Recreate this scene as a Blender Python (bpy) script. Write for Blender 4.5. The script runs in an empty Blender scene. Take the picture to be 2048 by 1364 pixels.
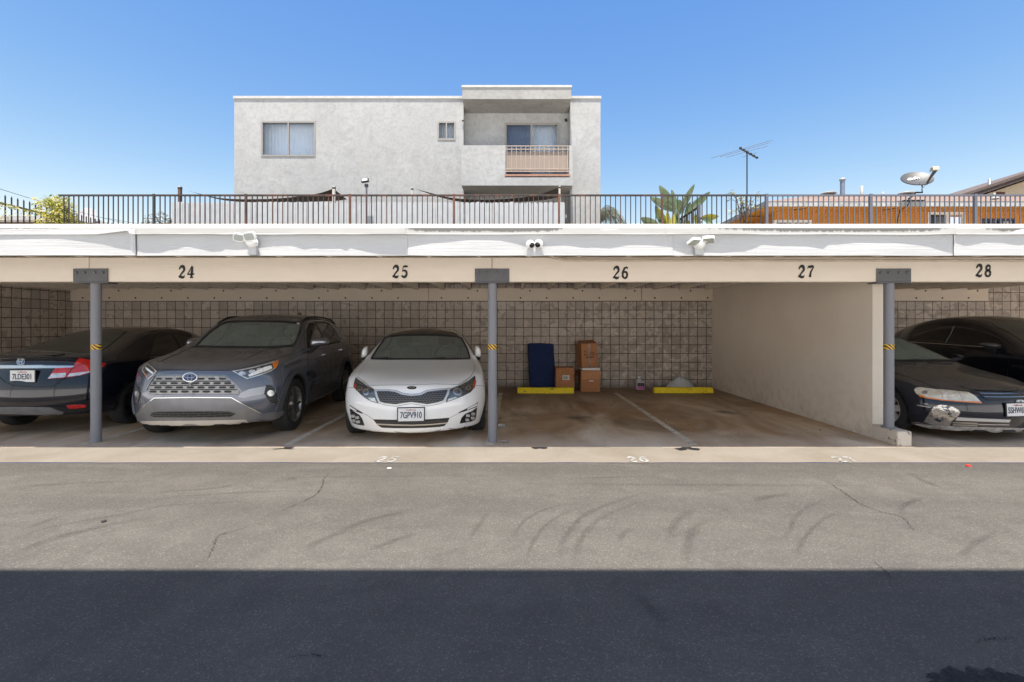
import bpy, bmesh, math, random
from mathutils import Vector, Matrix, noise
from mathutils.bvhtree import BVHTree
R = math.radians
PI = math.pi
random.seed(7)
scene = bpy.context.scene
COL = scene.collection

# ------------------------------------------------------------------ camera frame
F, CX, CY, CAMZ = 990.0, 1030.0, 653.0, 1.44      # focal length and principal point in pixels of a 2048 px wide frame
cam_d = bpy.data.cameras.new('camera'); cam = bpy.data.objects.new('camera', cam_d); COL.objects.link(cam)
cam.location = (0, 0, CAMZ); cam.rotation_euler = (R(90), 0, 0)
cam_d.sensor_width = 36; cam_d.lens = 36 * F / 2048
cam_d.shift_x = (1024 - CX) / 2048; cam_d.shift_y = -(682 - CY) / 2048
cam_d.clip_start = 0.05; cam_d.clip_end = 3000
scene.camera = cam

def at(px, py, D):
    return Vector(((px - CX) / F * D, D, CAMZ + (CY - py) / F * D))
def gx(px, D): return (px - CX) / F * D
def gz(py, D): return CAMZ + (CY - py) / F * D

# ------------------------------------------------------------------ objects
def tag(o, label=None, cat=None, group=None, kind=None):
    if label: o['label'] = label
    if cat: o['category'] = cat
    if group: o['group'] = group
    if kind: o['kind'] = kind
    return o
def empty(name, loc=(0, 0, 0), rz=0, label=None, cat=None, group=None, parent=None):
    o = bpy.data.objects.new(name, None); COL.objects.link(o)
    o.location = loc; o.rotation_euler = (0, 0, rz); o.empty_display_size = .2
    if parent: o.parent = parent
    return tag(o, label, cat, group)

class MB:
    """collects shapes for ONE mesh object"""
    def __init__(s): s.v = []; s.f = []; s.m = []; s.sm = []
    def add(s, vs, fs, mi=0, smooth=False):
        b = len(s.v); s.v += [tuple(v) for v in vs]
        for f in fs:
            s.f.append([b + i for i in f]); s.m.append(mi); s.sm.append(smooth)
        return s
    def box(s, a, b, mi=0, M=None, bev=0):
        x0, y0, z0 = (min(a[i], b[i]) for i in range(3)); x1, y1, z1 = (max(a[i], b[i]) for i in range(3))
        if bev:
            c = bev; vs = []; 
            bm = bmesh.new(); bmesh.ops.create_cube(bm, size=1)
            for v in bm.verts: v.co = Vector(((x0+x1)/2+v.co.x*(x1-x0), (y0+y1)/2+v.co.y*(y1-y0), (z0+z1)/2+v.co.z*(z1-z0)))
            bmesh.ops.bevel(bm, geom=bm.edges[:], offset=c, segments=2, affect='EDGES', profile=.5)
            bm.verts.index_update()
            vs = [v.co.copy() for v in bm.verts]; fs = [[v.index for v in f.verts] for f in bm.faces]; bm.free()
            if M: vs = [M @ v for v in vs]
            return s.add(vs, fs, mi)
        vs = [Vector(p) for p in ((x0,y0,z0),(x1,y0,z0),(x1,y1,z0),(x0,y1,z0),(x0,y0,z1),(x1,y0,z1),(x1,y1,z1),(x0,y1,z1))]
        if M: vs = [M @ v for v in vs]
        return s.add(vs, [(0,3,2,1),(4,5,6,7),(0,1,5,4),(1,2,6,5),(2,3,7,6),(3,0,4,7)], mi)
    def tube(s, pts, r, n=8, mi=0, cap=True, smooth=True, sq=False):
        pts = [Vector(p) for p in pts]; rs = r if isinstance(r, (list, tuple)) else [r] * len(pts)
        up = Vector((0, 0, 1)); vs = []; 
        for i, p in enumerate(pts):
            t = (pts[min(i+1, len(pts)-1)] - pts[max(i-1, 0)]).normalized()
            u = t.cross(up)
            if u.length < 1e-3: u = t.cross(Vector((0, 1, 0)))
            u.normalize(); w = u.cross(t)
            for k in range(n):
                a = 2 * PI * (k + (.5 if sq else 0)) / n
                vs.append(p + (u * math.cos(a) + w * math.sin(a)) * rs[i])
        fs = []
        for i in range(len(pts) - 1):
            for k in range(n):
                fs.append((i*n+k, i*n+(k+1) % n, (i+1)*n+(k+1) % n, (i+1)*n+k))
        s.add(vs, fs, mi, smooth and not sq)
        if cap:
            s.add(vs[:n], [list(range(n))[::-1]], mi); s.add(vs[-n:], [list(range(n))], mi)
        return s
    def lathe(s, prof, axis='z', c=(0, 0, 0), n=24, mi=0, smooth=True, M=None):
        vs = []; c = Vector(c)
        for r, h in prof:
            for k in range(n):
                a = 2 * PI * k / n; x, y = r * math.cos(a), r * math.sin(a)
                p = {'z': (x, y, h), 'x': (h, x, y), 'y': (x, h, y)}[axis]
                p = Vector(p)
                if M: p = M @ p
                vs.append(c + p)
        fs = []
        for i in range(len(prof) - 1):
            for k in range(n):
                fs.append((i*n+k, i*n+(k+1) % n, (i+1)*n+(k+1) % n, (i+1)*n+k))
        return s.add(vs, fs, mi, smooth)
    def prism(s, poly, z0, z1, mi=0, M=None):
        """poly of (x,y) extruded along z, then M"""
        n = len(poly)
        vs = [Vector((x, y, z0)) for x, y in poly] + [Vector((x, y, z1)) for x, y in poly]
        if M: vs = [M @ v for v in vs]
        return s.add(vs, [list(range(n))[::-1], list(range(n, 2*n))] + [(i, (i+1) % n, n+(i+1) % n, n+i) for i in range(n)], mi)
    def grid(s, nx, ny, fn, mi=0, smooth=True):
        vs = [fn(i / nx, j / ny) for j in range(ny + 1) for i in range(nx + 1)]
        fs = [(j*(nx+1)+i, j*(nx+1)+i+1, (j+1)*(nx+1)+i+1, (j+1)*(nx+1)+i) for j in range(ny) for i in range(nx)]
        return s.add(vs, fs, mi, smooth)
    def build(s, name, mats, parent=None, local=False):
        me = bpy.data.meshes.new(name)
        vs = s.v
        if parent is not None and not local:
            Mi = world(parent).inverted(); vs = [tuple(Mi @ Vector(v)) for v in vs]
        me.from_pydata(vs, [], s.f); me.update()
        mats = mats if isinstance(mats, (list, tuple)) else [mats]
        for m in mats: me.materials.append(m)
        me.polygons.foreach_set('material_index', s.m)
        me.polygons.foreach_set('use_smooth', s.sm)
        bm = bmesh.new(); bm.from_mesh(me); bmesh.ops.recalc_face_normals(bm, faces=bm.faces[:]) if not getattr(s, 'keep', 0) else None
        bm.to_mesh(me); bm.free()
        o = bpy.data.objects.new(name, me); COL.objects.link(o)
        if parent is not None: o.parent = parent
        return o
def world(o):
    M = Matrix.LocRotScale(o.location, o.rotation_euler, o.scale)
    return world(o.parent) @ M if o.parent else M
def copy_tree(o, parent=None):
    c = o.copy(); COL.objects.link(c); c.parent = parent
    for ch in [x for x in COL.objects if x.parent is o]: copy_tree(ch, c)
    return c

# ------------------------------------------------------------------ materials
class NT:
    def __init__(s, name):
        s.mat = bpy.data.materials.new(name); s.mat.use_nodes = True
        s.t = s.mat.node_tree; s.n = s.t.nodes; s.l = s.t.links
        s.b = s.n['Principled BSDF']; s.out = s.n['Material Output']
        s._pos = None
    def link(s, a, b): s.l.new(a, b)
    def node(s, t, **k):
        n = s.n.new(t)
        for a, v in k.items(): setattr(n, a, v)
        return n
    def pos(s, kind='Object'):
        if s._pos is None:
            s._pos = s.node('ShaderNodeNewGeometry').outputs['Position'] if kind == 'World' else s.node('ShaderNodeTexCoord').outputs[kind]
        return s._pos
    def mapping(s, v, scale=(1, 1, 1), loc=(0, 0, 0), rot=(0, 0, 0)):
        m = s.node('ShaderNodeMapping'); s.link(v, m.inputs[0]); m.inputs['Scale'].default_value = scale
        m.inputs['Location'].default_value = loc; m.inputs['Rotation'].default_value = rot
        return m.outputs[0]
    def noise(s, v, scale, detail=3, rough=.55, dist=0, col=False):
        n = s.node('ShaderNodeTexNoise'); s.link(v, n.inputs['Vector']); n.inputs['Scale'].default_value = scale
        n.inputs['Detail'].default_value = detail; n.inputs['Roughness'].default_value = rough; n.inputs['Distortion'].default_value = dist
        return n.outputs['Color' if col else 'Fac']
    def voro(s, v, scale, out='Distance', feature='F1', rnd=1):
        n = s.node('ShaderNodeTexVoronoi', feature=feature); s.link(v, n.inputs['Vector']); n.inputs['Scale'].default_value = scale
        n.inputs['Randomness'].default_value = rnd
        return n.outputs[out]
    def math(s, op, a, b=None, c=None, clamp=False):
        n = s.node('ShaderNodeMath', operation=op, use_clamp=clamp)
        for i, x in enumerate((a, b, c)):
            if x is None: continue
            if isinstance(x, (int, float)): n.inputs[i].default_value = x
            else: s.link(x, n.inputs[i])
        return n.outputs[0]
    def ramp(s, f, stops, interp='LINEAR'):
        n = s.node('ShaderNodeValToRGB'); s.link(f, n.inputs[0]); e = n.color_ramp.elements; n.color_ramp.interpolation = interp
        while len(e) < len(stops): e.new(.5)
        for i, (p, c) in enumerate(stops):
            e[i].position = p
            e[i].color = (c, c, c, 1) if isinstance(c, (int, float)) else (*c, 1)
        return n.outputs[0]
    def mix(s, f, a, b, blend='MIX'):
        n = s.node('ShaderNodeMix', data_type='RGBA', blend_type=blend, clamp_factor=True)
        for i, x in ((0, f), (6, a), (7, b)):
            if isinstance(x, (int, float)): n.inputs[i].default_value = x if i == 0 else (x, x, x, 1)
            elif isinstance(x, tuple): n.inputs[i].default_value = (*x, 1)
            else: s.link(x, n.inputs[i])
        return n.outputs[2]
    def sep(s, v):
        n = s.node('ShaderNodeSeparateXYZ'); s.link(v, n.inputs[0]); return n.outputs
    def comb(s, x=0, y=0, z=0):
        n = s.node('ShaderNodeCombineXYZ')
        for i, q in enumerate((x, y, z)):
            if isinstance(q, (int, float)): n.inputs[i].default_value = q
            else: s.link(q, n.inputs[i])
        return n.outputs[0]
    def bump(s, h, strength=.3, dist=.01, prev=None):
        n = s.node('ShaderNodeBump'); s.link(h, n.inputs['Height']); n.inputs['Strength'].default_value = strength
        n.inputs['Distance'].default_value = dist
        if prev is not None: s.link(prev, n.inputs['Normal'])
        return n.outputs[0]
    def fin(s, col=None, rough=None, normal=None, metal=None, spec=None, coat=None):
        for x, k in ((col, 'Base Color'), (rough, 'Roughness'), (normal, 'Normal'), (metal, 'Metallic'), (spec, 'Specular IOR Level'), (coat, 'Coat Weight')):
            if x is None: continue
            i = s.b.inputs[k]
            if isinstance(x, tuple): i.default_value = (*x, 1)
            elif isinstance(x, (int, float)): i.default_value = x
            else: s.link(x, i)
        return s.mat
_mc = {}
def M(name, col, rough=.6, metal=0, spec=.5, var=.12, scale=6, bump=0, bscale=80, coat=0):
    if name in _mc: return _mc[name]
    t = NT(name); p = t.pos()
    c = col
    if var:
        f = t.noise(p, scale, 4)
        g = t.ramp(f, [(.3, tuple(x * (1 - var) for x in col)), (.7, tuple(min(1, x * (1 + var)) for x in col))]); c = g
    nrm = t.bump(t.noise(p, bscale, 3), bump, .004) if bump else None
    _mc[name] = t.fin(c, rough, nrm, metal, spec, coat)
    return _mc[name]

def mat_asphalt():
    t = NT('asphalt'); p = t.pos('World'); y = t.sep(p)[1]
    big = t.noise(t.mapping(p, (.5, 1, 1)), .7, 5, .62, .9); mid = t.noise(p, 3.2, 6, .68, .5)
    sp = t.voro(p, 150, 'Color'); spx = t.sep(sp)[0]; sp2 = t.noise(p, 110, 2, .7)
    base = t.ramp(big, [(.25, (.071, .065, .0555)), (.5, (.102, .0935, .080)), (.75, (.129, .119, .102))])
    c = t.mix(t.ramp(mid, [(.40, .0), (.66, .72)]), base, (.066, .061, .055))
    # worn wheel paths along the lane, dark gutter beside the apron
    wp = t.math('ADD', y, t.math('MULTIPLY', t.math('SUBTRACT', t.noise(p, .6, 4), .5), .7))
    c = t.mix(t.ramp(t.math('MULTIPLY', wp, .2), [(.40, 0), (.5, .2), (.58, 0), (.70, 0), (.80, .45), (.88, .1), (.93, .2), (1.0, .65)]), c, (.05, .047, .043))
    # polished, paler drift and old drips
    dr = t.noise(t.mapping(p, (.8, 2.4, 1), rot=(0, 0, R(7))), 1.5, 6, .7, 1.0)
    c = t.mix(t.ramp(dr, [(.5, 0), (.68, .45)]), c, (.125, .117, .104))
    drip = t.voro(t.mapping(p, (1, 1, 1)), 1.6, 'Distance')
    c = t.mix(t.ramp(t.math('ADD', drip, t.math('MULTIPLY', t.noise(p, 9, 4), .12)), [(.09, .75), (.13, 0)]), c, (.05, .047, .044))
    c = t.mix(t.ramp(spx, [(0, .6), (.2, .25), (.45, 0)]), c, (.052, .05, .048))
    c = t.mix(t.ramp(spx, [(.80, 0), (.93, .18), (1, .38)]), c, (.30, .28, .25))
    c = t.mix(t.ramp(sp2, [(.35, .5), (.6, 0)]), c, (.07, .066, .06))
    st = t.noise(t.mapping(p, (.35, 5, 1), rot=(0, 0, R(4))), 1.6, 4, .6, .4)
    c = t.mix(t.ramp(st, [(.55, 0), (.72, .3)]), c, (.085, .08, .074))
    h = t.math('ADD', t.math('MULTIPLY', t.voro(p, 150, 'Distance'), .8), sp2)
    return t.fin(c, .88, t.bump(h, .5, .005), spec=.25)
def mat_strip():
    t = NT('sunlit_concrete'); p = t.pos('World')
    a = t.noise(p, 1.3, 5, .6, .5); b = t.noise(t.mapping(p, (1, 4, 1)), 9, 4, .7)
    c = t.ramp(a, [(.3, (.145, .126, .102)), (.7, (.195, .174, .147))])
    c = t.mix(t.ramp(b, [(.5, 0), (.8, .35)]), c, (.26, .22, .17))
    y = t.sep(p)[1]
    c = t.mix(t.math('MULTIPLY', t.ramp(t.math('MULTIPLY', t.math('SUBTRACT', y, 5.2), 8), [(0, 1), (.5, .25), (1, 0)]), t.noise(p, 6, 4)), c, (.17, .14, .11))
    return t.fin(c, .9, t.bump(t.noise(p, 120, 3), .2, .003), spec=.2)
def mat_slab():
    t = NT('shaded_stained_concrete'); p = t.pos('World')
    a = t.noise(t.mapping(p, (1, .45, 1)), 1.1, 6, .6, 1.1); b = t.noise(t.mapping(p, (1.3, .6, 1), (4, 2, 0)), .8, 5, .62, .8); d = t.noise(p, 22, 4, .7)
    c = t.ramp(a, [(.30, (.24, .165, .10)), (.44, (.42, .31, .205)), (.58, (.62, .49, .35)), (.74, (.80, .70, .57))])
    c = t.mix(t.ramp(b, [(.46, 0), (.66, .72)]), c, (.40, .225, .095))
    y = t.sep(p)[1]
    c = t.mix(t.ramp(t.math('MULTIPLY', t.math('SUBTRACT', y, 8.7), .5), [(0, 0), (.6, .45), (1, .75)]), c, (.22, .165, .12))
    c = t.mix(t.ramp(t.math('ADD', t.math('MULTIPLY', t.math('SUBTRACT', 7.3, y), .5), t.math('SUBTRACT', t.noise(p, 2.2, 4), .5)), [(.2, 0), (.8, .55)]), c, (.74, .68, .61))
    c = t.mix(t.ramp(d, [(.62, 0), (.8, .4)]), c, (.06, .05, .04))
    oil = t.voro(p, .75, 'Distance')
    c = t.mix(t.ramp(t.math('ADD', oil, t.math('MULTIPLY', t.noise(p, 5, 4), .25)), [(.15, .75), (.32, 0)]), c, (.05, .042, .035))
    return t.fin(c, t.ramp(b, [(.4, .75), (.7, .5)]), t.bump(d, .12, .003), spec=.35)
def mat_block(axis):
    t = NT('concrete_block_' + axis); p = t.pos('World'); s = t.sep(p)
    u = t.comb(s[0] if axis == 'along' else s[1], s[2], 0)
    wob = t.node('ShaderNodeVectorMath', operation='ADD'); t.link(u, wob.inputs[0])
    nz = t.node('ShaderNodeVectorMath', operation='SCALE'); t.link(t.noise(p, 7, 2, col=True), nz.inputs[0]); nz.inputs['Scale'].default_value = .006; t.link(nz.outputs[0], wob.inputs[1])
    u = wob.outputs[0]
    b = t.node('ShaderNodeTexBrick', offset=0, squash=1); t.link(u, b.inputs['Vector'])
    b.inputs['Scale'].default_value = 1; b.inputs['Brick Width'].default_value = .2032; b.inputs['Row Height'].default_value = .2032
    b.inputs['Mortar Size'].default_value = .0068; b.inputs['Mortar Smooth'].default_value = .25; b.inputs['Bias'].default_value = 0
    b.inputs['Color1'].default_value = (0, 0, 0, 1); b.inputs['Color2'].default_value = (1, 1, 1, 1); b.inputs['Mortar'].default_value = (.5, .5, .5, 1)
    per = b.outputs['Color']; per_ = t.sep(per)[0]; mor = b.outputs['Fac']
    big = t.noise(p, .9, 4, .6, .4); blot = t.math('ADD', t.math('MULTIPLY', t.noise(p, 6.5, 5, .65, .5), .8), t.math('MULTIPLY', t.math('ADD', per_, t.noise(p, .8, 3)), .12)); fine = t.noise(p, 60, 3, .7)
    c = t.ramp(per, [(0, (.40, .36, .32)), (1, (.70, .635, .565))])
    c = t.mix(t.ramp(big, [(.4, 0), (.7, .55)]), c, (.58, .49, .41))
    c = t.mix(t.ramp(t.noise(p, .55, 5, .6, .8), [(.42, 0), (.62, .6)]), c, (.42, .365, .315))
    # damp blocks and the pale salt edge round the damp
    wet = t.math('MULTIPLY', t.ramp(t.math('MULTIPLY_ADD', s[0], .2, .1), [(0, .35), (.3, .45), (.55, 1)]), t.ramp(t.math('MULTIPLY', s[2], .5), [(0, .9), (.55, 1), (.85, .5), (1, .7)]))
    bl = t.math('ADD', blot, t.math('MULTIPLY', t.math('SUBTRACT', wet, .6), .14))
    c = t.mix(t.ramp(bl, [(.52, 0), (.57, .48), (.8, .65)]), c, (.24, .208, .18))
    c = t.mix(t.ramp(bl, [(.47, 0), (.505, .34), (.53, 0)]), c, (.80, .75, .68))
    z = s[2]
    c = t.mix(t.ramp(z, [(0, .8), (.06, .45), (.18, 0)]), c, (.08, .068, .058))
    salt = t.noise(t.mapping(p, (1, 1, 2)), 9, 5, .7, 1.5)
    c = t.mix(t.math('MULTIPLY', t.ramp(z, [(0, 1), (.2, .25), (.75, .2), (1, 0)]), t.ramp(salt, [(.55, 0), (.7, .75)])), c, (.6, .56, .5))
    c = t.mix(t.ramp(fine, [(.35, .35), (.6, 0)]), c, (.26, .215, .18))
    c = t.mix(mor, c, (.05, .04, .034))
    h = t.math('SUBTRACT', t.math('MULTIPLY', fine, .25), mor)
    return t.fin(c, .92, t.bump(h, .7, .008), spec=.2)
def mat_board(name, col, grain=.25, dark=.5, sc=1):
    """painted sawn timber running along X"""
    t = NT(name); p = t.pos('World')
    g = t.noise(t.mapping(p, (1.2, 1, 55)), 1.6 * sc, 4, .7, .35); s = t.noise(t.mapping(p, (1, 1, 3)), 3, 5, .6)
    knots = t.voro(t.mapping(p, (1, .2, 2.2)), 1.7, 'Distance')
    c = t.mix(t.ramp(s, [(.35, 0), (.75, dark * .35)]), col, tuple(x * .78 for x in col))
    nk = t.noise(t.mapping(p, (1, 1, 1)), 38, 2)
    c = t.mix(t.ramp(nk, [(.73, 0), (.78, dark)]), c, tuple(x * .45 for x in col))
    c = t.mix(t.ramp(g, [(.2, dark * .4), (.34, 0)]), c, tuple(x * .6 for x in col))
    h = t.math('ADD', g, t.ramp(knots, [(.0, 0), (.08, .6), (.1, 0)]))
    return t.fin(c, .62, t.bump(h, grain, .012), spec=.35)
def mat_drip():
    """white sheet metal roof edge with black algae drips from the top"""
    t = NT('roof_edge_metal'); p = t.pos('World'); s = t.sep(p)
    st = t.noise(t.mapping(p, (20, 1, 2.0)), 1.5, 3, .6); fine = t.noise(p, 70, 3, .7)
    zone = t.ramp(t.math('MULTIPLY_ADD', s[0], 1 / 12.0, .5), [(0, .55), (.085, .5), (.12, 0), (.395, 0), (.42, .9), (.53, .9), (.55, 0), (.59, .3), (.62, .1), (.7, .5), (.74, .9), (.86, .85), (.9, 0), (.93, .8), (.98, .7)])
    fall = t.math('MULTIPLY', t.math('SUBTRACT', s[2], 2.418), 16, clamp=True)
    f = t.math('MULTIPLY', t.math('MULTIPLY', zone, fall), t.math('ADD', st, t.math('MULTIPLY', fine, .25)))
    f = t.ramp(f, [(.20, 0), (.32, .75)])
    c = t.mix(t.ramp(t.noise(p, 3, 4), [(.4, 0), (.8, .4)]), (.35, .346, .335), (.28, .272, .252))
    c = t.mix(f, c, (.035, .034, .028))
    return t.fin(c, .5, t.bump(t.noise(p, 5, 3), .25, .01), spec=.4)
def mat_stucco(name, col, stain=(.5, .44, .33), amt=.35, bs=55, dirt=.4):
    t = NT(name); p = t.pos('World')
    big = t.noise(p, .8, 5, .62, .6); st = t.noise(t.mapping(p, (1.5, 1.5, .7)), 1.1, 5, .6, .4); gr = t.noise(p, bs, 4, .7); gm = t.noise(p, 9, 5, .7)
    c = t.ramp(big, [(.3, tuple(x * .86 for x in col)), (.7, col)])
    c = t.mix(t.ramp(st, [(.55, 0), (.75, amt)]), c, stain)
    c = t.mix(t.ramp(gm, [(.46, 0), (.72, dirt)]), c, tuple(x * .62 for x in col))
    gl = t.noise(p, 1.9, 6, .68, 1.2); c = t.mix(t.ramp(gl, [(.48, 0), (.7, dirt)]), c, tuple(x * .66 for x in col))
    sk = t.noise(t.mapping(p, (7, 7, .3)), 1.3, 4, .6, .2); c = t.mix(t.math('MULTIPLY', t.ramp(sk, [(.6, 0), (.74, .5)]), t.ramp(big, [(.4, 0), (.6, 1)])), c, tuple(x * .6 for x in col))
    h = t.math('ADD', gr, gm)
    return t.fin(c, .93, t.bump(h, .3, .02), spec=.2)
def mat_plaster():
    t = NT('painted_plaster'); p = t.pos('World'); s = t.sep(p)
    a = t.noise(p, .9, 4, .6); d = t.noise(p, 30, 4, .75); e = t.noise(p, 7, 5, .7)
    c = t.ramp(a, [(.3, (.70, .625, .53)), (.7, (.76, .69, .595))])
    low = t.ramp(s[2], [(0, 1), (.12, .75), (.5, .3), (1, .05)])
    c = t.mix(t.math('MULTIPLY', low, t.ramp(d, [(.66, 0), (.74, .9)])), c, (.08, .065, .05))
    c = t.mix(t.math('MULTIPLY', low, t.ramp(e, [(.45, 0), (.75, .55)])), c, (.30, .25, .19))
    return t.fin(c, .8, t.bump(t.noise(p, 45, 3), .25, .006), spec=.3)
def mat_rust(name, col, rust=.5):
    t = NT(name); p = t.pos('World')
    a = t.noise(p, 8, 5, .7); b = t.noise(t.mapping(p, (1, 1, .25)), 5, 4, .6)
    c = t.mix(t.ramp(b, [(.62 - .34 * rust, 0), (.78 - .3 * rust, min(1, rust * 1.4))]), col, (.11, .038, .018))
    c = t.mix(t.ramp(a, [(.6, 0), (.8, .5 * rust)]), c, (.3, .115, .045))
    return t.fin(c, .6, t.bump(a, .2, .003), spec=.4)
def mat_paint(name, col, rough=.3, dust=.6, metal=0, flake=0, dustcol=(.23, .195, .155), sidedust=.08, coat=1):
    """car paint under settled dust: dust lies on what faces up"""
    t = NT(name); p = t.pos(); g = t.node('ShaderNodeNewGeometry'); nz = t.sep(g.outputs['Normal'])[2]
    c = col
    b = t.b; b.inputs['Base Color'].default_value = (*col, 1); b.inputs['Roughness'].default_value = rough; b.inputs['Metallic'].default_value = metal
    b.inputs['Coat Weight'].default_value = coat; b.inputs['Specular IOR Level'].default_value = .5 if coat == 1 else .25; b.inputs['Coat Roughness'].default_value = .05
    d = t.node('ShaderNodeBsdfDiffuse'); d.inputs['Color'].default_value = (*dustcol, 1)
    n = t.noise(t.mapping(p, (1, .5, 1)), 2.2, 5, .6, .5); n2 = t.noise(p, 60, 3, .7)
    up = t.ramp(nz, [(.35, sidedust), (.62, sidedust + .06), (.92, 1)])
    f = t.math('MULTIPLY', up, t.math('MULTIPLY_ADD', n, .7, .6))
    f = t.math('MULTIPLY', t.math('MULTIPLY', f, dust), t.math('MULTIPLY_ADD', n2, .5, .75), clamp=True)
    mx = t.node('ShaderNodeMixShader'); t.link(f, mx.inputs[0]); t.link(b.outputs[0], mx.inputs[1]); t.link(d.outputs[0], mx.inputs[2])
    t.link(mx.outputs[0], t.out.inputs[0])
    return t.mat
def mat_glass(name, tint=(.42, .5, .46), dust=.1, dustcol=(.25, .25, .21)):
    t = NT(name); p = t.pos()
    tr = t.node('ShaderNodeBsdfTransparent'); tr.inputs[0].default_value = (*tint, 1)
    gl = t.node('ShaderNodeBsdfGlossy'); gl.inputs['Roughness'].default_value = .03; gl.inputs[0].default_value = (1, 1, 1, 1)
    fr = t.node('ShaderNodeFresnel'); fr.inputs[0].default_value = 1.5
    m1 = t.node('ShaderNodeMixShader'); t.link(fr.outputs[0], m1.inputs[0]); t.link(tr.outputs[0], m1.inputs[1]); t.link(gl.outputs[0], m1.inputs[2])
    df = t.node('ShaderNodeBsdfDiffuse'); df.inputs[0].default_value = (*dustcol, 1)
    f = t.math('MULTIPLY', t.math('MULTIPLY_ADD', t.noise(t.mapping(p, (2, 1, 1)), 2, 3, .5, .3), .5, .75), dust)  # dust film, raised on windshields to paint in their grey-green reflection
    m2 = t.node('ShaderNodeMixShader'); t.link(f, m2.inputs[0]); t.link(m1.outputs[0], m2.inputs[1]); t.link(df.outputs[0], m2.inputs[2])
    t.link(m2.outputs[0], t.out.inputs[0])
    return t.mat
def mat_worn(name, col, keep=.55, sc=14):
    """worn road paint: flakes missing"""
    t = NT(name); p = t.pos('World')
    f = t.ramp(t.noise(p, sc, 5, .7), [(keep - .12, 1), (keep + .1, 0)])
    tr = t.node('ShaderNodeBsdfTransparent'); mx = t.node('ShaderNodeMixShader')
    t.fin(t.ramp(t.noise(p, 5, 4), [(.3, tuple(x * .75 for x in col)), (.7, col)]), .8)
    t.link(f, mx.inputs[0]); t.link(tr.outputs[0], mx.inputs[1]); t.link(t.b.outputs[0], mx.inputs[2]); t.link(mx.outputs[0], t.out.inputs[0])
    return t.mat
def mat_leaf(name, a, b, rough=.45, sc=2):
    t = NT(name); p = t.pos('World')
    c = t.ramp(t.noise(p, sc, 4, .6), [(.3, a), (.7, b)])
    t.b.inputs['Subsurface Weight'].default_value = 0
    tl = t.node('ShaderNodeBsdfTranslucent'); t.link(c, tl.inputs[0])
    t.fin(c, rough); mx = t.node('ShaderNodeMixShader'); mx.inputs[0].default_value = .3
    t.link(t.b.outputs[0], mx.inputs[1]); t.link(tl.outputs[0], mx.inputs[2]); t.link(mx.outputs[0], t.out.inputs[0])
    return t.mat

# ------------------------------------------------------------------ lettering
def text_mesh(txt, h, depth=.004, font_bold=0):
    cu = bpy.data.curves.new('lettering', 'FONT'); cu.body = txt; cu.align_x = 'CENTER'; cu.align_y = 'CENTER'
    cu.size = h / .72; cu.extrude = depth / 2; cu.offset = font_bold
    o = bpy.data.objects.new('lettering', cu); COL.objects.link(o)
    dg = bpy.context.evaluated_depsgraph_get()
    me = bpy.data.meshes.new_from_object(o.evaluated_get(dg))
    bpy.data.objects.remove(o); bpy.data.curves.remove(cu)
    return me
def lettering(name, txt, h, Mx, mat, parent, squeeze=1, bold=0, depth=.004):
    me = text_mesh(txt, h, depth, bold); me.transform(Matrix.Diagonal((squeeze, 1, 1, 1)))
    me.transform(Mx); me.materials.clear(); me.materials.append(mat)
    o = bpy.data.objects.new(name, me); COL.objects.link(o); o.parent = parent
    return o
UPRIGHT = Matrix(((1, 0, 0, 0), (0, 0, -1, 0), (0, 1, 0, 0), (0, 0, 0, 1)))     # text plane XY -> XZ, facing -Y
# digits as brush strokes (x 0..1, y 0..1, half width)
def arc(cx, cy, rx, ry, a0, a1, n=12): return [(cx + rx * math.cos(R(a0 + (a1 - a0) * i / n)), cy + ry * math.sin(R(a0 + (a1 - a0) * i / n))) for i in range(n + 1)]
DIG = {
 '2': [([(.16, .70)] + arc(.47, .73, .31, .24, 170, -40) + [(.42, .34), (.12, .06)], (.07, .085, .12, .12, .05)), ([(.08, .10), (.3, .13), (.55, .05), (.8, .07), (.9, .22)], (.04, .09, .10, .08, .02))],
 '4': [([(.62, .98), (.34, .62), (.06, .32)], (.07, .045, .04)), ([(.05, .31), (.5, .31), (.97, .33)], (.05, .06, .05)), ([(.70, .96), (.64, .55), (.60, .10)], (.05, .12, .10)), ([(.40, .04), (.62, .06), (.86, .04)], (.035, .06, .035))],
 '5': [([(.88, .93), (.55, .95), (.28, .93)], (.05, .085, .05)), ([(.28, .95), (.2, .52)], (.045, .04)), ([(.2, .50)] + arc(.44, .33, .34, .27, 120, -150), (.04, .07, .11, .12, .09, .06)), ([(.13, .2), (.16, .14)], (.09, .09))],
 '6': [([(.82, .86), (.62, .96), (.36, .86), (.16, .5), (.18, .22), (.42, .04)], (.06, .06, .1, .12, .12, .06)), (arc(.47, .31, .30, .26, -100, 150), (.06, .11, .11, .07, .05))],
 '7': [([(.1, .74), (.16, .93), (.4, .9), (.65, .95), (.9, .93)], (.03, .06, .1, .09, .05)), ([(.9, .94), (.55, .5), (.45, .05)], (.04, .09, .13))],
 '8': [(arc(.5, .74, .25, .2, 0, 360, 18), (.07, .07, .1, .07, .07)), (arc(.5, .28, .32, .24, 0, 360, 18), (.11, .07, .11, .07, .11))]}
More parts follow.
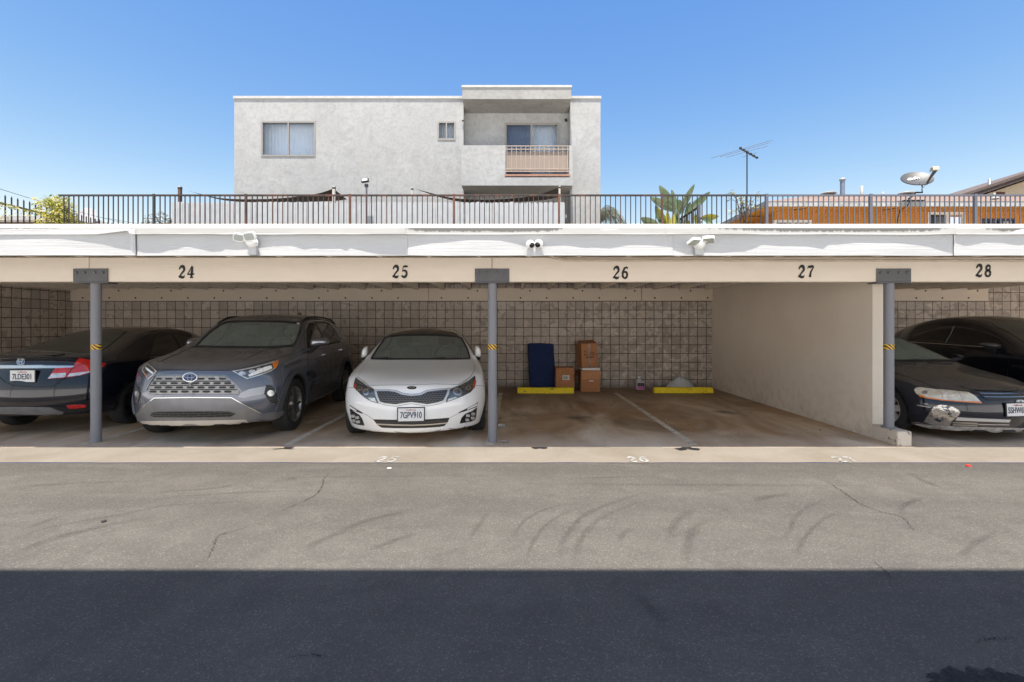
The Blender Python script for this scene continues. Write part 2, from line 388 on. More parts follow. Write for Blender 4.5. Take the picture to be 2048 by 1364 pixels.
def stroke(mb, pts, ws, fn, mi=0):
    """fn(x,y,side) -> point; makes a ribbon with thickness"""
    n = len(pts); L = []
    for i, (x, y) in enumerate(pts):
        a = pts[max(i-1, 0)]; b = pts[min(i+1, n-1)]
        dx, dy = b[0]-a[0], b[1]-a[1]; d = math.hypot(dx, dy) or 1
        q = i / (n - 1) * (len(ws) - 1); k = min(int(q), len(ws) - 2); w = (ws[k] + (ws[k+1] - ws[k]) * (q - k)) * 1.22
        L.append(((x - dy/d*w, y + dx/d*w), (x + dy/d*w, y - dx/d*w)))
    vs = [];
    for a, b in L: vs += [fn(*a, 0), fn(*b, 0), fn(*a, 1), fn(*b, 1)]
    fs = []
    for i in range(n - 1):
        p = 4 * i; q = p + 4
        fs += [(p, q, q+1, p+1), (p+2, p+3, q+3, q+2), (p, p+2, q+2, q), (p+1, q+1, q+3, p+3)]
    fs += [(0, 1, 3, 2), (4*n-4, 4*n-2, 4*n-1, 4*n-3)]
    mb.add(vs, fs, mi)
def digits(mb, txt, fn, w=.62, gap=.74):
    """fn(u,v,side): u in digit heights"""
    x0 = -((len(txt) - 1) * gap + w) / 2
    for i, ch in enumerate(txt):
        for pts, ws in DIG[ch]:
            stroke(mb, pts, ws, lambda x, y, s, o=x0 + i * gap: fn(o + x * w + (y - .5) * .06, y - .5, s))
SUN, SKY, EXPO = 4.2, .12, 1.4
SKYG = ((1.55, .54, 1.9, .95), (2.83, .77, 1.25, 1.0), (5.07, 1.0, .45, 1.12))
# ================================================================== light
sun_dir = Vector((.09, .67, -2.35)).normalized()
sun_d = bpy.data.lights.new('sun', 'SUN'); sun = bpy.data.objects.new('sun', sun_d); COL.objects.link(sun)
sun_d.energy = SUN; sun_d.angle = R(.5); sun_d.color = (1, .94, .86)
sun.rotation_euler = sun_dir.to_track_quat('-Z', 'Y').to_euler(); sun.location = (0, -20, 40)
w = bpy.data.worlds.new('World'); scene.world = w; w.use_nodes = True
wn = w.node_tree.nodes; bg = wn['Background']
sky = wn.new('ShaderNodeTexSky'); sky.sky_type = 'NISHITA'; sky.sun_disc = False
sky.sun_elevation = math.asin(-sun_dir.z); sky.sun_rotation = math.atan2(-sun_dir.x, -sun_dir.y)
sky.altitude = 0; sky.air_density = 1.0; sky.dust_density = .5; sky.ozone_density = 8
sp_ = wn.new('ShaderNodeSeparateColor'); cb_ = wn.new('ShaderNodeCombineColor'); wl = w.node_tree.links; wl.new(sky.outputs[0], sp_.inputs[0])
for i, (ref, tgt, ex, mx_) in enumerate(SKYG):                      # clear dry air: steeper fall-off to a deep blue
    k_ = 1/(SKY*2**EXPO); d_ = wn.new('ShaderNodeMath'); d_.operation = 'DIVIDE'; d_.inputs[1].default_value = ref
    p_ = wn.new('ShaderNodeMath'); p_.operation = 'POWER'; p_.inputs[1].default_value = ex; m_ = wn.new('ShaderNodeMath'); m_.operation = 'MULTIPLY'; m_.inputs[1].default_value = tgt*k_; n_ = wn.new('ShaderNodeMath'); n_.operation = 'MINIMUM'; n_.inputs[1].default_value = mx_*k_
    wl.new(sp_.outputs[i], d_.inputs[0]); wl.new(d_.outputs[0], p_.inputs[0]); wl.new(p_.outputs[0], m_.inputs[0]); wl.new(m_.outputs[0], n_.inputs[0]); wl.new(n_.outputs[0], cb_.inputs[i])
wl.new(cb_.outputs[0], bg.inputs[0]); bg.inputs[1].default_value = SKY
vs_ = scene.view_settings; vs_.view_transform = 'Standard'; vs_.look = 'None'; vs_.gamma = 1; vs_.exposure = EXPO
scene.cycles.max_bounces = 14; scene.cycles.diffuse_bounces = 12; scene.cycles.transparent_max_bounces = 12
scene.cycles.use_denoising = True
scene.cycles.sample_clamp_indirect = 6

# ================================================================== materials
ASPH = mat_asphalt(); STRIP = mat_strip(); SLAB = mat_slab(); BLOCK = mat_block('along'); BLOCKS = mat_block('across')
WHITEWOOD = mat_board('white_fascia_paint', (.435, .44, .44), .4, .2); BEAMP = mat_board('beige_beam_paint', (.70, .625, .53), .2, .6)
JOISTP = M('beige_joist_paint', (.78, .71, .61), .75, var=.1); LEDGP = mat_board('beige_ledger_paint', (.70, .61, .50), .12, .5)
DECK = M('roof_deck_boards', (.76, .70, .60), .8, var=.12); DRIP = mat_drip(); PLASTER = mat_plaster()
POSTP = mat_rust('grey_post_paint', (.20, .205, .225), .16); BRACK = M('dark_grey_steel_paint', (.085, .085, .095), .5, var=.15)
BOLT = M('bolt_steel', (.16, .16, .17), .4, .6, var=0); INK = M('black_paint', (.012, .012, .012), .6, var=0)
YEL = M('yellow_wheel_stop_paint', (.60, .44, .012), .6, var=.25, scale=9, bump=.2)
WHITEP = M('white_plastic', (.72, .72, .69), .4, var=.04); LENS = M('lamp_lens', (.34, .36, .33), .25, var=0)
BLACKP = M('black_plastic', (.015, .015, .017), .45, var=0); CARDB = M('brown_cardboard', (.42, .185, .08), .8, var=.14, scale=5)
CARDD = M('dark_cardboard', (.28, .125, .06), .85, var=.14); CARDL = M('pale_cardboard', (.50, .24, .11), .8, var=.1)
RAILP_ = mat_rust('rusted_post_paint', (.03, .02, .018), .62); RAILR = mat_rust('rusted_fence_paint', (.018, .014, .013), .42); RAILG = mat_rust('grey_fence_paint', (.075, .085, .11), .12); RAILB = mat_rust('black_fence_paint', (.022, .02, .021), .28)

# ================================================================== ground
def sheet(name, x0, x1, y0, y1, z, mat, n=1):
    mb = MB(); mb.grid(n, n, lambda u, v: (x0 + (x1-x0)*u, y0 + (y1-y0)*v, z), smooth=False)
    return tag(mb.build(name, mat), kind='structure')
sheet('driveway', -300, 300, 1.62, 5.23, 0, ASPH)
_mb = MB(); _py = [(1.62, 0), (-1.5, 0), (-3.5, .2), (-22, 5.6), (-26, 6.0), (-500, 6.2)]            # added pale slope, out of view, to bounce sunlight into the bays
_mb.grid(1, 5, lambda u, v: (-300 + 600*u, _py[round(v*5)][0], _py[round(v*5)][1]), smooth=False)
tag(_mb.build('bounce_slope', M('bounce_slope_concrete', (.80, .77, .72), .9, var=.06, scale=.6)), kind='structure')
_mb = MB()                                        # apron: outer edge a little ragged where the asphalt meets it
_n = 400
_mb.grid(_n, 1, lambda u, v: (-30 + 60*u, (5.225 + .012*noise.noise((u*160, 0, 0)) + .018*noise.noise((u*30, 3, 0))) if v < .5 else 5.96, .005), smooth=False)
tag(_mb.build('concrete_apron', STRIP), kind='structure')
sheet('carport_floor', -30, 30, 5.875, 11.9, .007, SLAB)  # same slab as the apron; sunlit and shaded parts coloured separately at the shadow edge
GRASS = M('dry_earth', (.16, .13, .09), .9, var=.3, scale=1)
sheet('upper_ground', -400, 400, 11.75, 900, 3.2, GRASS)
STALL = mat_worn('worn_stall_paint', (.76, .70, .60), .66, 6)
for X in (-5.22, -2.755, -.31, 2.165, 7.0):
    _mb = MB(); _mb.grid(2, 30, lambda u, v: (X - .045 + .09*u + .004*noise.noise((v*9, X, u)), 5.97 + (10.64-5.97)*v, .011), smooth=False)
    tag(_mb.build('stall_line', STALL), kind='structure')
NUMP = mat_worn('worn_white_paint', (.33, .325, .312), .60, 26)
for txt, px in (('25', 774), ('26', 1276), ('27', 1690)):
    _mb = MB(); cx_ = gx(px, 5.33)
    digits(_mb, txt, lambda u, v, s: (cx_ + u*.17, 5.335 + v*.20, .009 + .001*s))
    tag(_mb.build('painted_number', NUMP), kind='structure')
def gpt(px, py): D = F*CAMZ/(py - CY); return Vector((gx(px, D), D, 0))
def ground_strip(name, pts, wd, mat, z, jit=0, sub=6, taper=True, sd=0, soft=False):
    P = [gpt(*p) for p in pts]; Q = []
    for i in range(len(P) - 1):
        p0, p1, p2, p3 = P[max(i-1, 0)], P[i], P[i+1], P[min(i+2, len(P)-1)]
        for k in range(sub):
            t = k / sub
            Q.append(.5*((2*p1) + (p2-p0)*t + (2*p0-5*p1+4*p2-p3)*t*t + (3*p1-p0-3*p2+p3)*t**3))
    Q.append(P[-1]); vs = []; n = len(Q)
    prof = ((.5, 0), (.3, .6), (0, 1), (-.3, .6), (-.5, 0)) if soft else ((.5, 1), (-.5, 1)); al = []
    for i, q in enumerate(Q):
        t = (Q[min(i+1, n-1)] - Q[max(i-1, 0)]).normalized(); s = Vector((-t.y, t.x, 0))
        j = jit * noise.noise((i*.9, sd, 0)); e = min(1, i*3/n, (n-1-i)*3/n); ww = wd * (e if taper and not soft else 1) * (1 + .4*noise.noise((i*.35, 5, sd)))
        for k, am in prof: vs.append(q + s*(j + ww*k) + Vector((0, 0, z))); al.append(am*(e if soft else 1))
    m = len(prof); mb = MB(); mb.add(vs, [(m*i+k, m*i+k+1, m*i+m+k+1, m*i+m+k) for i in range(n-1) for k in range(m-1)])
    o = mb.build(name, mat); at_ = o.data.attributes.new('wear', 'FLOAT', 'POINT'); at_.data.foreach_set('value', al)
    return tag(o, kind='structure')
def mat_smear(name, col, amt, sc):
    t = NT(name); p = t.pos('World'); f = t.math('MULTIPLY', t.ramp(t.noise(p, sc, 5, .7), [(.3, .35 if amt < .9 else .1), (.65, 1)]), amt)
    if amt < .9:
        wa = t.node('ShaderNodeAttribute', attribute_name='wear'); f = t.math('MULTIPLY', f, wa.outputs['Fac'])
    tr = t.node('ShaderNodeBsdfTransparent'); mx = t.node('ShaderNodeMixShader'); t.fin(col, .8)
    t.link(f, mx.inputs[0]); t.link(tr.outputs[0], mx.inputs[1]); t.link(t.b.outputs[0], mx.inputs[2]); t.link(mx.outputs[0], t.out.inputs[0])
    return t.mat
SKID = mat_smear('tyre_rubber_smear', (.025, .024, .023), .26, 3); CRACK = mat_smear('crack_dirt', (.018, .017, .016), 1.0, 14); TAR = mat_smear('tar', (.008, .008, .009), 1.15, 7)
c7 = lambda L: [(1024 + x/2, 860 + y/2) for x, y in L]; c6 = lambda L: [(x/2, 860 + y/2) for x, y in L]
for i, L in enumerate([c7([(0, 430), (20, 400), (60, 355), (140, 315), (240, 290)]), c7([(185, 525), (200, 460), (240, 390), (300, 335), (420, 285), (560, 240)]),
        c7([(630, 470), (640, 400), (680, 345), (760, 305)]), c7([(1075, 460), (1110, 400), (1140, 345), (1200, 300), (1300, 263)]),
        c7([(1545, 340), (1575, 298), (1660, 265)]), c7([(1570, 165), (1650, 205), (1730, 235)]), c7([(150, 200), (380, 190), (590, 187)]),
        c7([(430, 450), (440, 420), (500, 380)]), c7([(950, 290), (1020, 270), (1120, 255)]), c6([(0, 455), (200, 390), (480, 340), (700, 300), (1100, 285)]),
        c6([(60, 490), (200, 435), (330, 400)]), c6([(1320, 425), (1480, 360), (1680, 315)]), c6([(1870, 445), (1910, 390), (1960, 320)]), c6([(600, 250), (850, 235), (1030, 200)]),
        c7([(470, 640), (560, 720), (640, 800)]), c7([(60, 525), (75, 470), (120, 400), (190, 345), (330, 290)]), c7([(250, 540), (262, 470), (300, 405), (370, 345), (520, 285)]), c7([(700, 540), (705, 470), (720, 410), (790, 345)]), c7([(1140, 530), (1150, 470), (1190, 410), (1260, 350), (1400, 300)]), c7([(1790, 520), (1850, 455), (1960, 400)]), c6([(0, 520), (220, 440), (420, 385), (640, 345)]), c6([(380, 300), (700, 270), (1000, 250), (1300, 245)]), c6([(1450, 500), (1560, 450), (1720, 400)]), c6([(1180, 500), (1290, 440), (1400, 400)]), c6([(900, 200), (1300, 190), (1700, 186), (2040, 190)]), c7([(0, 215), (500, 220), (900, 222), (1500, 226)]), c6([(0, 235), (300, 215), (640, 205)]), c7([(0, 255), (40, 238), (90, 232)]), c6([(100, 400), (170, 370), (250, 345)])]):
    ground_strip('skid_mark', L, .045 + .02*(i % 3), SKID, .002 + .0002*i, sd=i, soft=True)
for i, L in enumerate([c7([(1110, 150), (1240, 200), (1310, 240), (1395, 297), (1480, 330), (1560, 350), (1600, 395), (1645, 412)]), c6([(1350, 150), (1300, 190), (1290, 222), (1260, 262), (1160, 310), (1040, 355)]),
        c6([(1095, 365), (920, 410), (870, 430), (850, 480), (810, 550)]), c7([(1440, 520), (1490, 565), (1520, 600)]), c6([(1150, 912), (1260, 905), (1320, 915)]), c7([(1850, 860), (1900, 840), (2040, 835)])]):
    ground_strip('asphalt_crack', L, .009, CRACK, .006, .03, 18, sd=i+20)
_mb = MB(); _c = gpt(1975, 1372); _pts = [(_c.x + (.22 + .07*noise.noise((a*.5, 0, 1)) + .02*noise.noise((a*3, 0, 1)))*math.cos(a*2*PI/60)*1.05, _c.y + (.10 + .05*noise.noise((a*.6, 4, 1)) + .015*noise.noise((a*3.1, 2, 1)))*math.sin(a*2*PI/60), .004) for a in range(60)]
_mb.add(_pts, [list(range(60))]); tag(_mb.build('tar_patch', TAR), kind='structure')
STONE = M('dark_stone', (.02, .02, .02), .8)
def pebble(name, px, py, r, mat, label, cat, fl=.6, D=None, group=None):
    bm = bmesh.new(); bmesh.ops.create_icosphere(bm, subdivisions=2, radius=r)
    for v in bm.verts: v.co *= 1 + .35*noise.noise(v.co/r*1.3 + Vector((px, 0, 0))); v.co.z *= fl
    me = bpy.data.meshes.new(name); bm.to_mesh(me); bm.free(); me.materials.append(mat)
    o = bpy.data.objects.new(name, me); COL.objects.link(o); g = gpt(px, py); o.location = (g.x, g.y, r*fl*.6 + .002)
    return tag(o, label, cat, group)
pebble('stone', 208, 1044, .016, STONE, 'small dark stone lying alone on the sunlit asphalt', 'stone')
pebble('plastic_scrap', 1936, 933, .022, M('red_plastic', (.55, .03, .015), .4), 'small red plastic scrap at the edge of the concrete apron', 'litter', .5)
PAPER = M('white_paper', (.62, .60, .56), .7)
pebble('paper_scrap', 779, 937, .022, PAPER, 'small white scrap on the asphalt just below the painted 25', 'litter', .25)

# ================================================================== walls under the carport
_mb = MB(); _mb.box((-10.6, 11.56, -.05), (14.5, 11.76, 3.22)); tag(_mb.build('block_wall', BLOCK), 'long grey concrete block back wall of the carport', 'wall')
_mb = MB(); _mb.box((-10.53, 5.9, -.05), (-10.33, 11.555, 2.48)); tag(_mb.build('block_wall', BLOCKS), 'dark block side wall beside the black sedan with red tail lamps', 'wall')
pw = empty('partition_wall', (4.67, 6.4, 0), label='smooth beige plaster partition wall between stalls 27 and 28', cat='wall')
_mb = MB(); _mb.box((4.60, 6.37, 0), (4.745, 11.555, 2.485)); _mb.build('plaster_wall', PLASTER, pw)
bm = bmesh.new(); bmesh.ops.create_grid(bm, x_segments=1, y_segments=1, size=1); bm.free()
CURBP = NT('chipped_white_curb'); _p = CURBP.pos('World'); _f = CURBP.ramp(CURBP.noise(_p, 9, 6, .75, .6), [(.58, 0), (.66, .9)])
_s = CURBP.sep(_p); _near = CURBP.ramp(CURBP.math('MULTIPLY', CURBP.math('SUBTRACT', 6.35, _s[1]), 2.4), [(0, .25), (1, 1)])
CURBP = CURBP.fin(CURBP.mix(CURBP.math('MULTIPLY', _f, _near), (.62, .555, .465), (.05, .042, .035)), .85, CURBP.bump(CURBP.noise(_p, 20, 4), .4, .01))
_mb = MB(); _mb.box((4.578, 5.92, .0), (4.752, 6.366, .186), bev=.018); _mb.build('curb', CURBP, pw)

# ================================================================== carport
PX = [-10.12, -5.20, -.28, 4.64, 9.56]
cp = empty('carport', (0, 6.145, 0), label='long flat roofed beige timber carport with numbered stalls 24 to 28', cat='carport')
_mb = MB(); _mb.box((-10.6, 5.31, 2.49), (14.5, 11.9, 2.54)); _mb.build('roof_deck', DECK, cp)
xs = [-10.6] + [-5.245, -.285] + [14.5]
_beams = [(-10.6, -5.232), (-5.228, -.285), (-.279, 9.56)]
for i, (a, b) in enumerate(_beams):
    _mb = MB(); _mb.box((a, 6.075 + .004*(i % 2), 1.99), (b, 6.215, 2.288), bev=.006); bo = _mb.build('beam', BEAMP, cp)
    for txt, px, py in (('24', 373, 544), ('25', 800.5, 543.5), ('26', 1241.5, 545.5), ('27', 1612, 543.5), ('28', 1967, 541.5)):
        D = 6.073 + .004*(i % 2); X = gx(px, D)
        if a < X < b:
            _n = MB(); Z = gz(py, D); digits(_n, txt, lambda u, v, s: (X + u*.148, D - .0005 - .0035*s, Z + v*.148)); _n.build('stall_number', INK, bo)
jm = MB(); jm.box((-.019, 5.34, 2.291), (.019, 11.5, 2.487)); j0 = jm.build('joist', JOISTP, cp)
_first = True
X = -10.20
while X < 11:
    o = j0 if _first else j0.copy()
    if not _first: COL.objects.link(o)
    _first = False; o.location.x = X; X += .61
for a, b in ((gx(140, 11.5), gx(857, 11.5)), (gx(857.5, 11.5), gx(1283, 11.5)), (gx(1284, 11.5), 4.595), (4.75, 11.0)):
    _mb = MB(); _mb.box((a + .002, 11.5, 2.035), (b - .002, 11.555, 2.33), bev=.004)
    k = 0; x = a + .3
    while x < b - .1:
        for dx, z, on in ((0, 2.105, 1), (.21, 2.27, k % 2)):
            if on: _mb.lathe([(.0, 11.493), (.019, 11.493), (.019, 11.501)], 'y', (x + dx + .03*noise.noise((k, z, 0)), 0, z), 8, 1)
        x += .61; k += 1
    _mb.build('ledger_board', [LEDGP, INK], cp)
_mb = MB(); _mb.box((-10.328, 6.25, 2.27), (-10.285, 11.49, 2.488)); _mb.build('side_ledger', LEDGP, cp)
_mb = MB(); _mb.tube([(gx(1083, 5.95), 5.36, 2.30), (gx(1090, 5.97), 5.6, 2.287), (gx(1105, 6.0), 5.95, 2.272), (gx(1130, 6.06), 6.056, 2.252), (9.0, 6.056, 2.247)], .0165, 8); _mb.build('conduit', M('conduit_paint', (.50, .43, .34), .6), cp)
# fascia: board face a little cupped, each length at its own depth
FY = 5.262
fz0, fz1 = gz(511, FY), gz(458, FY)
joints = [-9.5, gx(-60, FY), gx(273, FY), gx(815, FY), gx(1346, FY), gx(1906, FY), 11.5]
for i in range(len(joints) - 1):
    a, b = joints[i] + .002, joints[i+1] - .002; n = max(6, int((b - a) / .05)); dy = (0, -.012, .004, -.006, .0, -.008)[i % 6]
    _mb = MB()
    def fn(u, v, a=a, b=b, dy=dy):
        x = a + (b-a)*u
        return (x, FY + dy + .006*noise.noise((x*1.5, v*2, i)), fz0 + .0045*noise.noise((x*.8, 1, i)) + (fz1 - fz0)*v)
    _mb.grid(n, 6, fn); _mb.box((a, FY + .018, fz0 + .004), (b, FY + .04, fz1)); 
    _mb.grid(n, 1, lambda u, v, a=a, b=b, dy=dy: (a + (b-a)*u, FY + dy + .003 + .03*v, fz0 + .0045*noise.noise(((a + (b-a)*u)*.8, 1, i))))
    _mb.build('fascia_board', WHITEWOOD, cp)
# metal roof edge: the lip bulges and dips between its nails, so its shadow scallops along the fascia
SH = [(-400, 478), (0, 473.6), (45, 474), (112, 476.6), (164, 482.5), (211, 489), (234, 498), (272, 508), (274, 489), (285, 493.5), (321, 496), (337, 491), (356, 490), (368, 484.6), (382, 485), (422, 492), (441, 490), (450, 485), (472, 485.6), (521, 481.8), (546, 480.5), (548, 478.4), (552, 480.5), (583, 481), (609, 490), (631, 486.5), (633, 486), (638, 489), (680, 486.5), (682, 486), (692, 491.6), (701, 485.3), (730, 491.8), (760, 498.5), (814.5, 498), (815.5, 491), (863, 481), (922, 478.6), (948, 477.6), (1004, 478.6), (1037, 483.5), (1049, 486.8), (1090, 488), (1129, 487.4), (1160, 491.5), (1178, 493), (1180, 491), (1220, 492.5), (1257, 484.8), (1297, 484.5), (1344, 489.3), (1375, 501), (1412, 496), (1443, 498), (1490, 495), (1512, 488.4), (1525, 481.5), (1560, 483), (1580, 482), (1612, 482.4), (1647, 489.6), (1658, 480.8), (1674, 481.5), (1712, 478), (1789, 477.2), (1855, 483.9), (1905, 499), (1907, 482.4), (1932, 489), (1970, 481.5), (2004, 482.4), (2034, 488), (2060, 487), (2400, 484)]
def shy(px):
    for (a, ya), (b, yb) in zip(SH, SH[1:]):
        if a <= px <= b: return ya + (yb - ya) * (px - a) / (b - a)
    return 484
ez0, ez1 = gz(469, FY - .03), gz(455.5, FY - .02)
tanel = 2.35 / .67
ej = [-9.5, gx(-150, FY), gx(265, FY), gx(812, FY), gx(1330, FY), gx(1908, FY), 11.5]
for i in range(len(ej) - 1):
    a, b = ej[i], ej[i+1] - .003; n = max(8, int((b - a) / .022)); _mb = MB()
    def over(x):
        px = CX + x*F/FY; o = ((shy(px + 1.5) - 470) / F * FY) / tanel
        if 236 < px < 266 : o += 0
        return max(.012, o)
    def fn(u, v, a=a, b=b):
        x = a + (b-a)*u; o = over(x); px = CX + x*F/FY
        dz = .004*noise.noise((x*1.3, 0, i)) + (.03*max(0, 1 - abs(px - 262)/60) if px < 266 else 0)
        prof = [(.06, .0), (-.004, .0), (-.0045, -.4), (-.005, -.80), (-o - .004, -.90), (-o - .009, -.93), (-o - .009, -1.0), (-o + .004, -1.0)]
        k = v*7; j = min(int(k), 6); q = k - j
        d = prof[j][0]*(1-q) + prof[j+1][0]*q; zz = prof[j][1]*(1-q) + prof[j+1][1]*q
        return (x, FY + d - .004, ez1 + zz*(ez1 - ez0) + dz*(-zz) + .003*noise.noise((x*.7, 2, i)))
    _mb.grid(n, 7, fn, smooth=False); _mb.build('metal_roof_edge', DRIP, cp)
# posts
TAPE = NT('hazard_tape'); _p = TAPE.pos('World'); _s = TAPE.sep(_p)
_f = TAPE.math('GREATER_THAN', TAPE.math('FRACT', TAPE.math('MULTIPLY', TAPE.math('ADD', _s[0], _s[2]), 24)), .5)
TAPE = TAPE.fin(TAPE.mix(_f, (.72, .42, .01), (.012, .011, .01)), .45)
for X, zb in ((-5.20, .004), (-.28, .004), (4.64, .186)):
    p = empty('support_post', (X, 6.145, zb), parent=None); p.parent = cp; p.matrix_parent_inverse = Matrix(); p.location = (X, 0, zb)
    W = lambda mb, n, m: mb.build(n, m, p)
    mb = MB(); mb.lathe([(.056, zb), (.056, 1.985)], 'z', (X, 6.145, 0), 28); mb.lathe([(0, zb + .002), (.085, zb + .002), (.085, zb + .014), (.056, zb + .016)], 'z', (X, 6.145, 0), 20) if zb > .1 else None
    W(mb, 'pipe', POSTP)
    a, b = X - .21, X + .21; mb = MB()
    mb.box((a, 6.058, gz(563.5, 6.06)), (b, 6.068, gz(537, 6.06)), bev=.003); mb.box((a, 6.222, 1.99), (b, 6.232, 2.155)); mb.box((a, 6.0685, 1.972), (b, 6.2215, 1.985))
    br = W(mb, 'saddle_bracket', BRACK)
    for dx in (-.165, -.066, .062, .158):
        mb = MB(); mb.lathe([(0, 6.04), (.012, 6.041), (.016, 6.046), (.016, 6.059)], 'y', (X + dx, 0, gz(545, 6.05)), 6); o = mb.build('bolt', BOLT, br)
    mb = MB(); zt = gz(694, 6.09); mb.lathe([(.0575, zt - .032), (.0575, zt + .032)], 'z', (X, 6.145, 0), 28); W(mb, 'warning_tape', TAPE)

# lamps and cameras on the fascia
def fascia_lamp(px, py, heads, label, block=True):
    D = FY - .06; X = gx(px, D); Z = gz(py, D)
    t = empty('security_floodlight', (X, FY, Z), label=label, cat='floodlight', group='white twin head floodlights on the fascia')
    mb = MB(); mb.box((X - .045 + .02, FY - .05, gz(509.5, FY - .05)), (X + .045 + .02, FY - .008, Z - .02), bev=.004); mb.build('mounting_block', WHITEWOOD, t)
    mb = MB(); mb.lathe([(0, -.11), (.03, -.105), (.05, -.085), (.058, -.05), (.058, -.028)], 'y', (X + .02, FY, Z - .012), 20); mb.build('base', WHITEP, t)
    for dx, dz, rz, rx, ry, wd, ht in heads:
        Mx = Matrix.Translation((X + dx, FY - .13, Z + dz)) @ Matrix.Rotation(R(rz), 4, 'Z') @ Matrix.Rotation(R(rx), 4, 'X') @ Matrix.Rotation(R(ry), 4, 'Y')
        def rr(w_, h_, r, n=5): return [(sx*(w_/2 - r) + r*math.cos(R(a0 + 90*k/n)), sz*(h_/2 - r) + r*math.sin(R(a0 + 90*k/n))) for sx, sz, a0 in ((1, 1, 0), (-1, 1, 90), (-1, -1, 180), (1, -1, 270)) for k in range(n + 1)]
        XZ = Mx @ Matrix(((1, 0, 0, 0), (0, 0, 1, 0), (0, 1, 0, 0), (0, 0, 0, 1)))
        mb = MB(); mb.prism(rr(wd, ht, .025), -.012, .016, 0, XZ); h = mb.build('lamp_head', WHITEP, t)
        mb = MB(); mb.prism(rr(wd - .02, ht - .02, .018), -.0145, -.0125, 0, XZ); mb.build('lamp_lens', LENS, h)
        mb = MB(); mb.tube([Mx @ Vector((0, .01, 0)), (X + .02 + dx*.2, FY - .09, Z - .01)], .014, 8); mb.build('arm', WHITEP, t)
    return t
fascia_lamp(499, 483, [(-.075, .03, 18, 28, 8, .105, .085), (.04, .04, -10, 24, -6, .13, .09)], 'white twin floodlight above stall 24 with both panels facing the driveway')
fascia_lamp(1396, 486, [(-.07, -.0, 25, 66, 0, .12, .12), (.085, .02, -25, 70, 0, .12, .12)], 'white twin floodlight above stall 26 with its panels turned down')
for i, (px, py, rz) in enumerate(((1060.5, 489, 30), (1077.5, 488, -25))):
    D = FY - .07; X = gx(px, D); Z = gz(py, D)
    t = empty('security_camera', (X, FY, Z), label=('white ball security camera aimed left, on the side of the middle post', 'white ball security camera aimed right, on the side of the conduit')[i], cat='camera')
    Mx = Matrix.Rotation(R(rz), 4, 'Z') @ Matrix.Rotation(R(22), 4, 'X')
    mb = MB(); prof = [(.046*math.sin(R(a)), -.046*math.cos(R(a))) for a in range(40, 181, 10)]; mb.lathe(prof, 'y', (X, FY - .075, Z), 20, 0, True, Mx.inverted() if 0 else Mx)
    mb.lathe([(.0, -.006), (.034, -.008), (.034, -.03)], 'y', (X, FY, Z - .005), 16); mb.build('shell', WHITEP, t)
    mb = MB(); mb.lathe([(0, -.041), (.012, -.040), (.024, -.036), (.030, -.033), (.031, -.028)], 'y', (X, FY - .075, Z), 20, 0, True, Mx); mb.build('lens', M('camera_lens', (.006, .006, .007), .15, var=0), t)
mb = MB(); mb.box((gx(1051, FY - .03), FY - .03, gz(512, FY - .03)), (gx(1086, FY - .03), FY - .009, gz(490, FY - .03)), bev=.003); mb.build('camera_mounting_block', WHITEWOOD, cp)

# ================================================================== things on the carport floor
def wheel_stop(px0, px1, D, label):
    x0, x1 = gx(px0, D), gx(px1, D); prof = [(0, .012), (0, .062), (.035, .125), (.045, .13), (.105, .13), (.115, .125), (.15, .062), (.15, .012)]
    mb = MB(); n = 40; c = .012
    def fn(u, v):
        k = min(int(v*8), 7); q = v*8 - k; a, b = prof[k % 8], prof[(k+1) % 8]; x = x0 + (x1-x0)*u
        return (x, D + a[0]*(1-q) + b[0]*q, a[1]*(1-q) + b[1]*q + .002*noise.noise((x*9, v*5, D)))
    mb.grid(n, 8, fn, smooth=False)
    for x in (x0, x1): mb.add([(x, D + a, z) for a, z in prof], [list(range(8))])
    o = mb.build('wheel_stop', STOPM); return tag(o, label, 'wheel stop', 'yellow concrete wheel stops')
_t = NT('scuffed_yellow_paint'); _p = _t.pos('World'); _f = _t.ramp(_t.noise(_t.mapping(_p, (1, 1, 2)), 7, 5, .7, .5), [(.58, 0), (.66, .9)])
STOPM = _t.fin(_t.mix(_f, _t.ramp(_t.noise(_p, 16, 4), [(.3, (.80, .60, .012)), (.7, (.95, .76, .025))]), (.07, .06, .03)), .65, _t.bump(_t.noise(_p, 60, 3), .3, .004))
wheel_stop(1035, 1148, 10.56, 'yellow wheel stop in front of the navy mattress')
wheel_stop(1309.5, 1427, 10.6, 'yellow wheel stop in front of the grey plastic bag')
NAVY = M('navy_fabric', (.012, .027, .095), .95, var=.25, scale=30, bump=.5, bscale=140)
bm = bmesh.new(); bmesh.ops.create_cube(bm, size=1); bmesh.ops.subdivide_edges(bm, edges=bm.edges[:], cuts=1)
for v in bm.verts: v.co = Vector((v.co.x*.60, v.co.y*.12, (v.co.z + .5)*1.075))
_me = bpy.data.meshes.new('mattress'); bm.to_mesh(_me); bm.free(); mt = bpy.data.objects.new('mattress', _me); COL.objects.link(mt)
_bv = mt.modifiers.new('b', 'BEVEL'); _bv.width = .05; _bv.segments = 5; _ss = mt.modifiers.new('s', 'SUBSURF'); _ss.levels = _ss.render_levels = 3
_dg = bpy.context.evaluated_depsgraph_get(); _m2 = bpy.data.meshes.new_from_object(mt.evaluated_get(_dg)); mt.modifiers.clear(); mt.data = _m2
for v in _m2.vertices:
    v.co += Vector((.012*noise.noise(v.co*4), .025*noise.noise(v.co*5 + Vector((3, 0, 0))), .012*noise.noise(v.co*3 + Vector((0, 9, 0))))); v.co.x += -.035*(v.co.z - .5)
    v.co.z -= .02*max(0, -v.co.x) if v.co.z > .8 else 0
for p in _m2.polygons: p.use_smooth = True
_m2.materials.append(NAVY); mt.location = (gx(1084, 11.2), 11.2, .006); mt.rotation_euler = (R(-14), 0, 0)
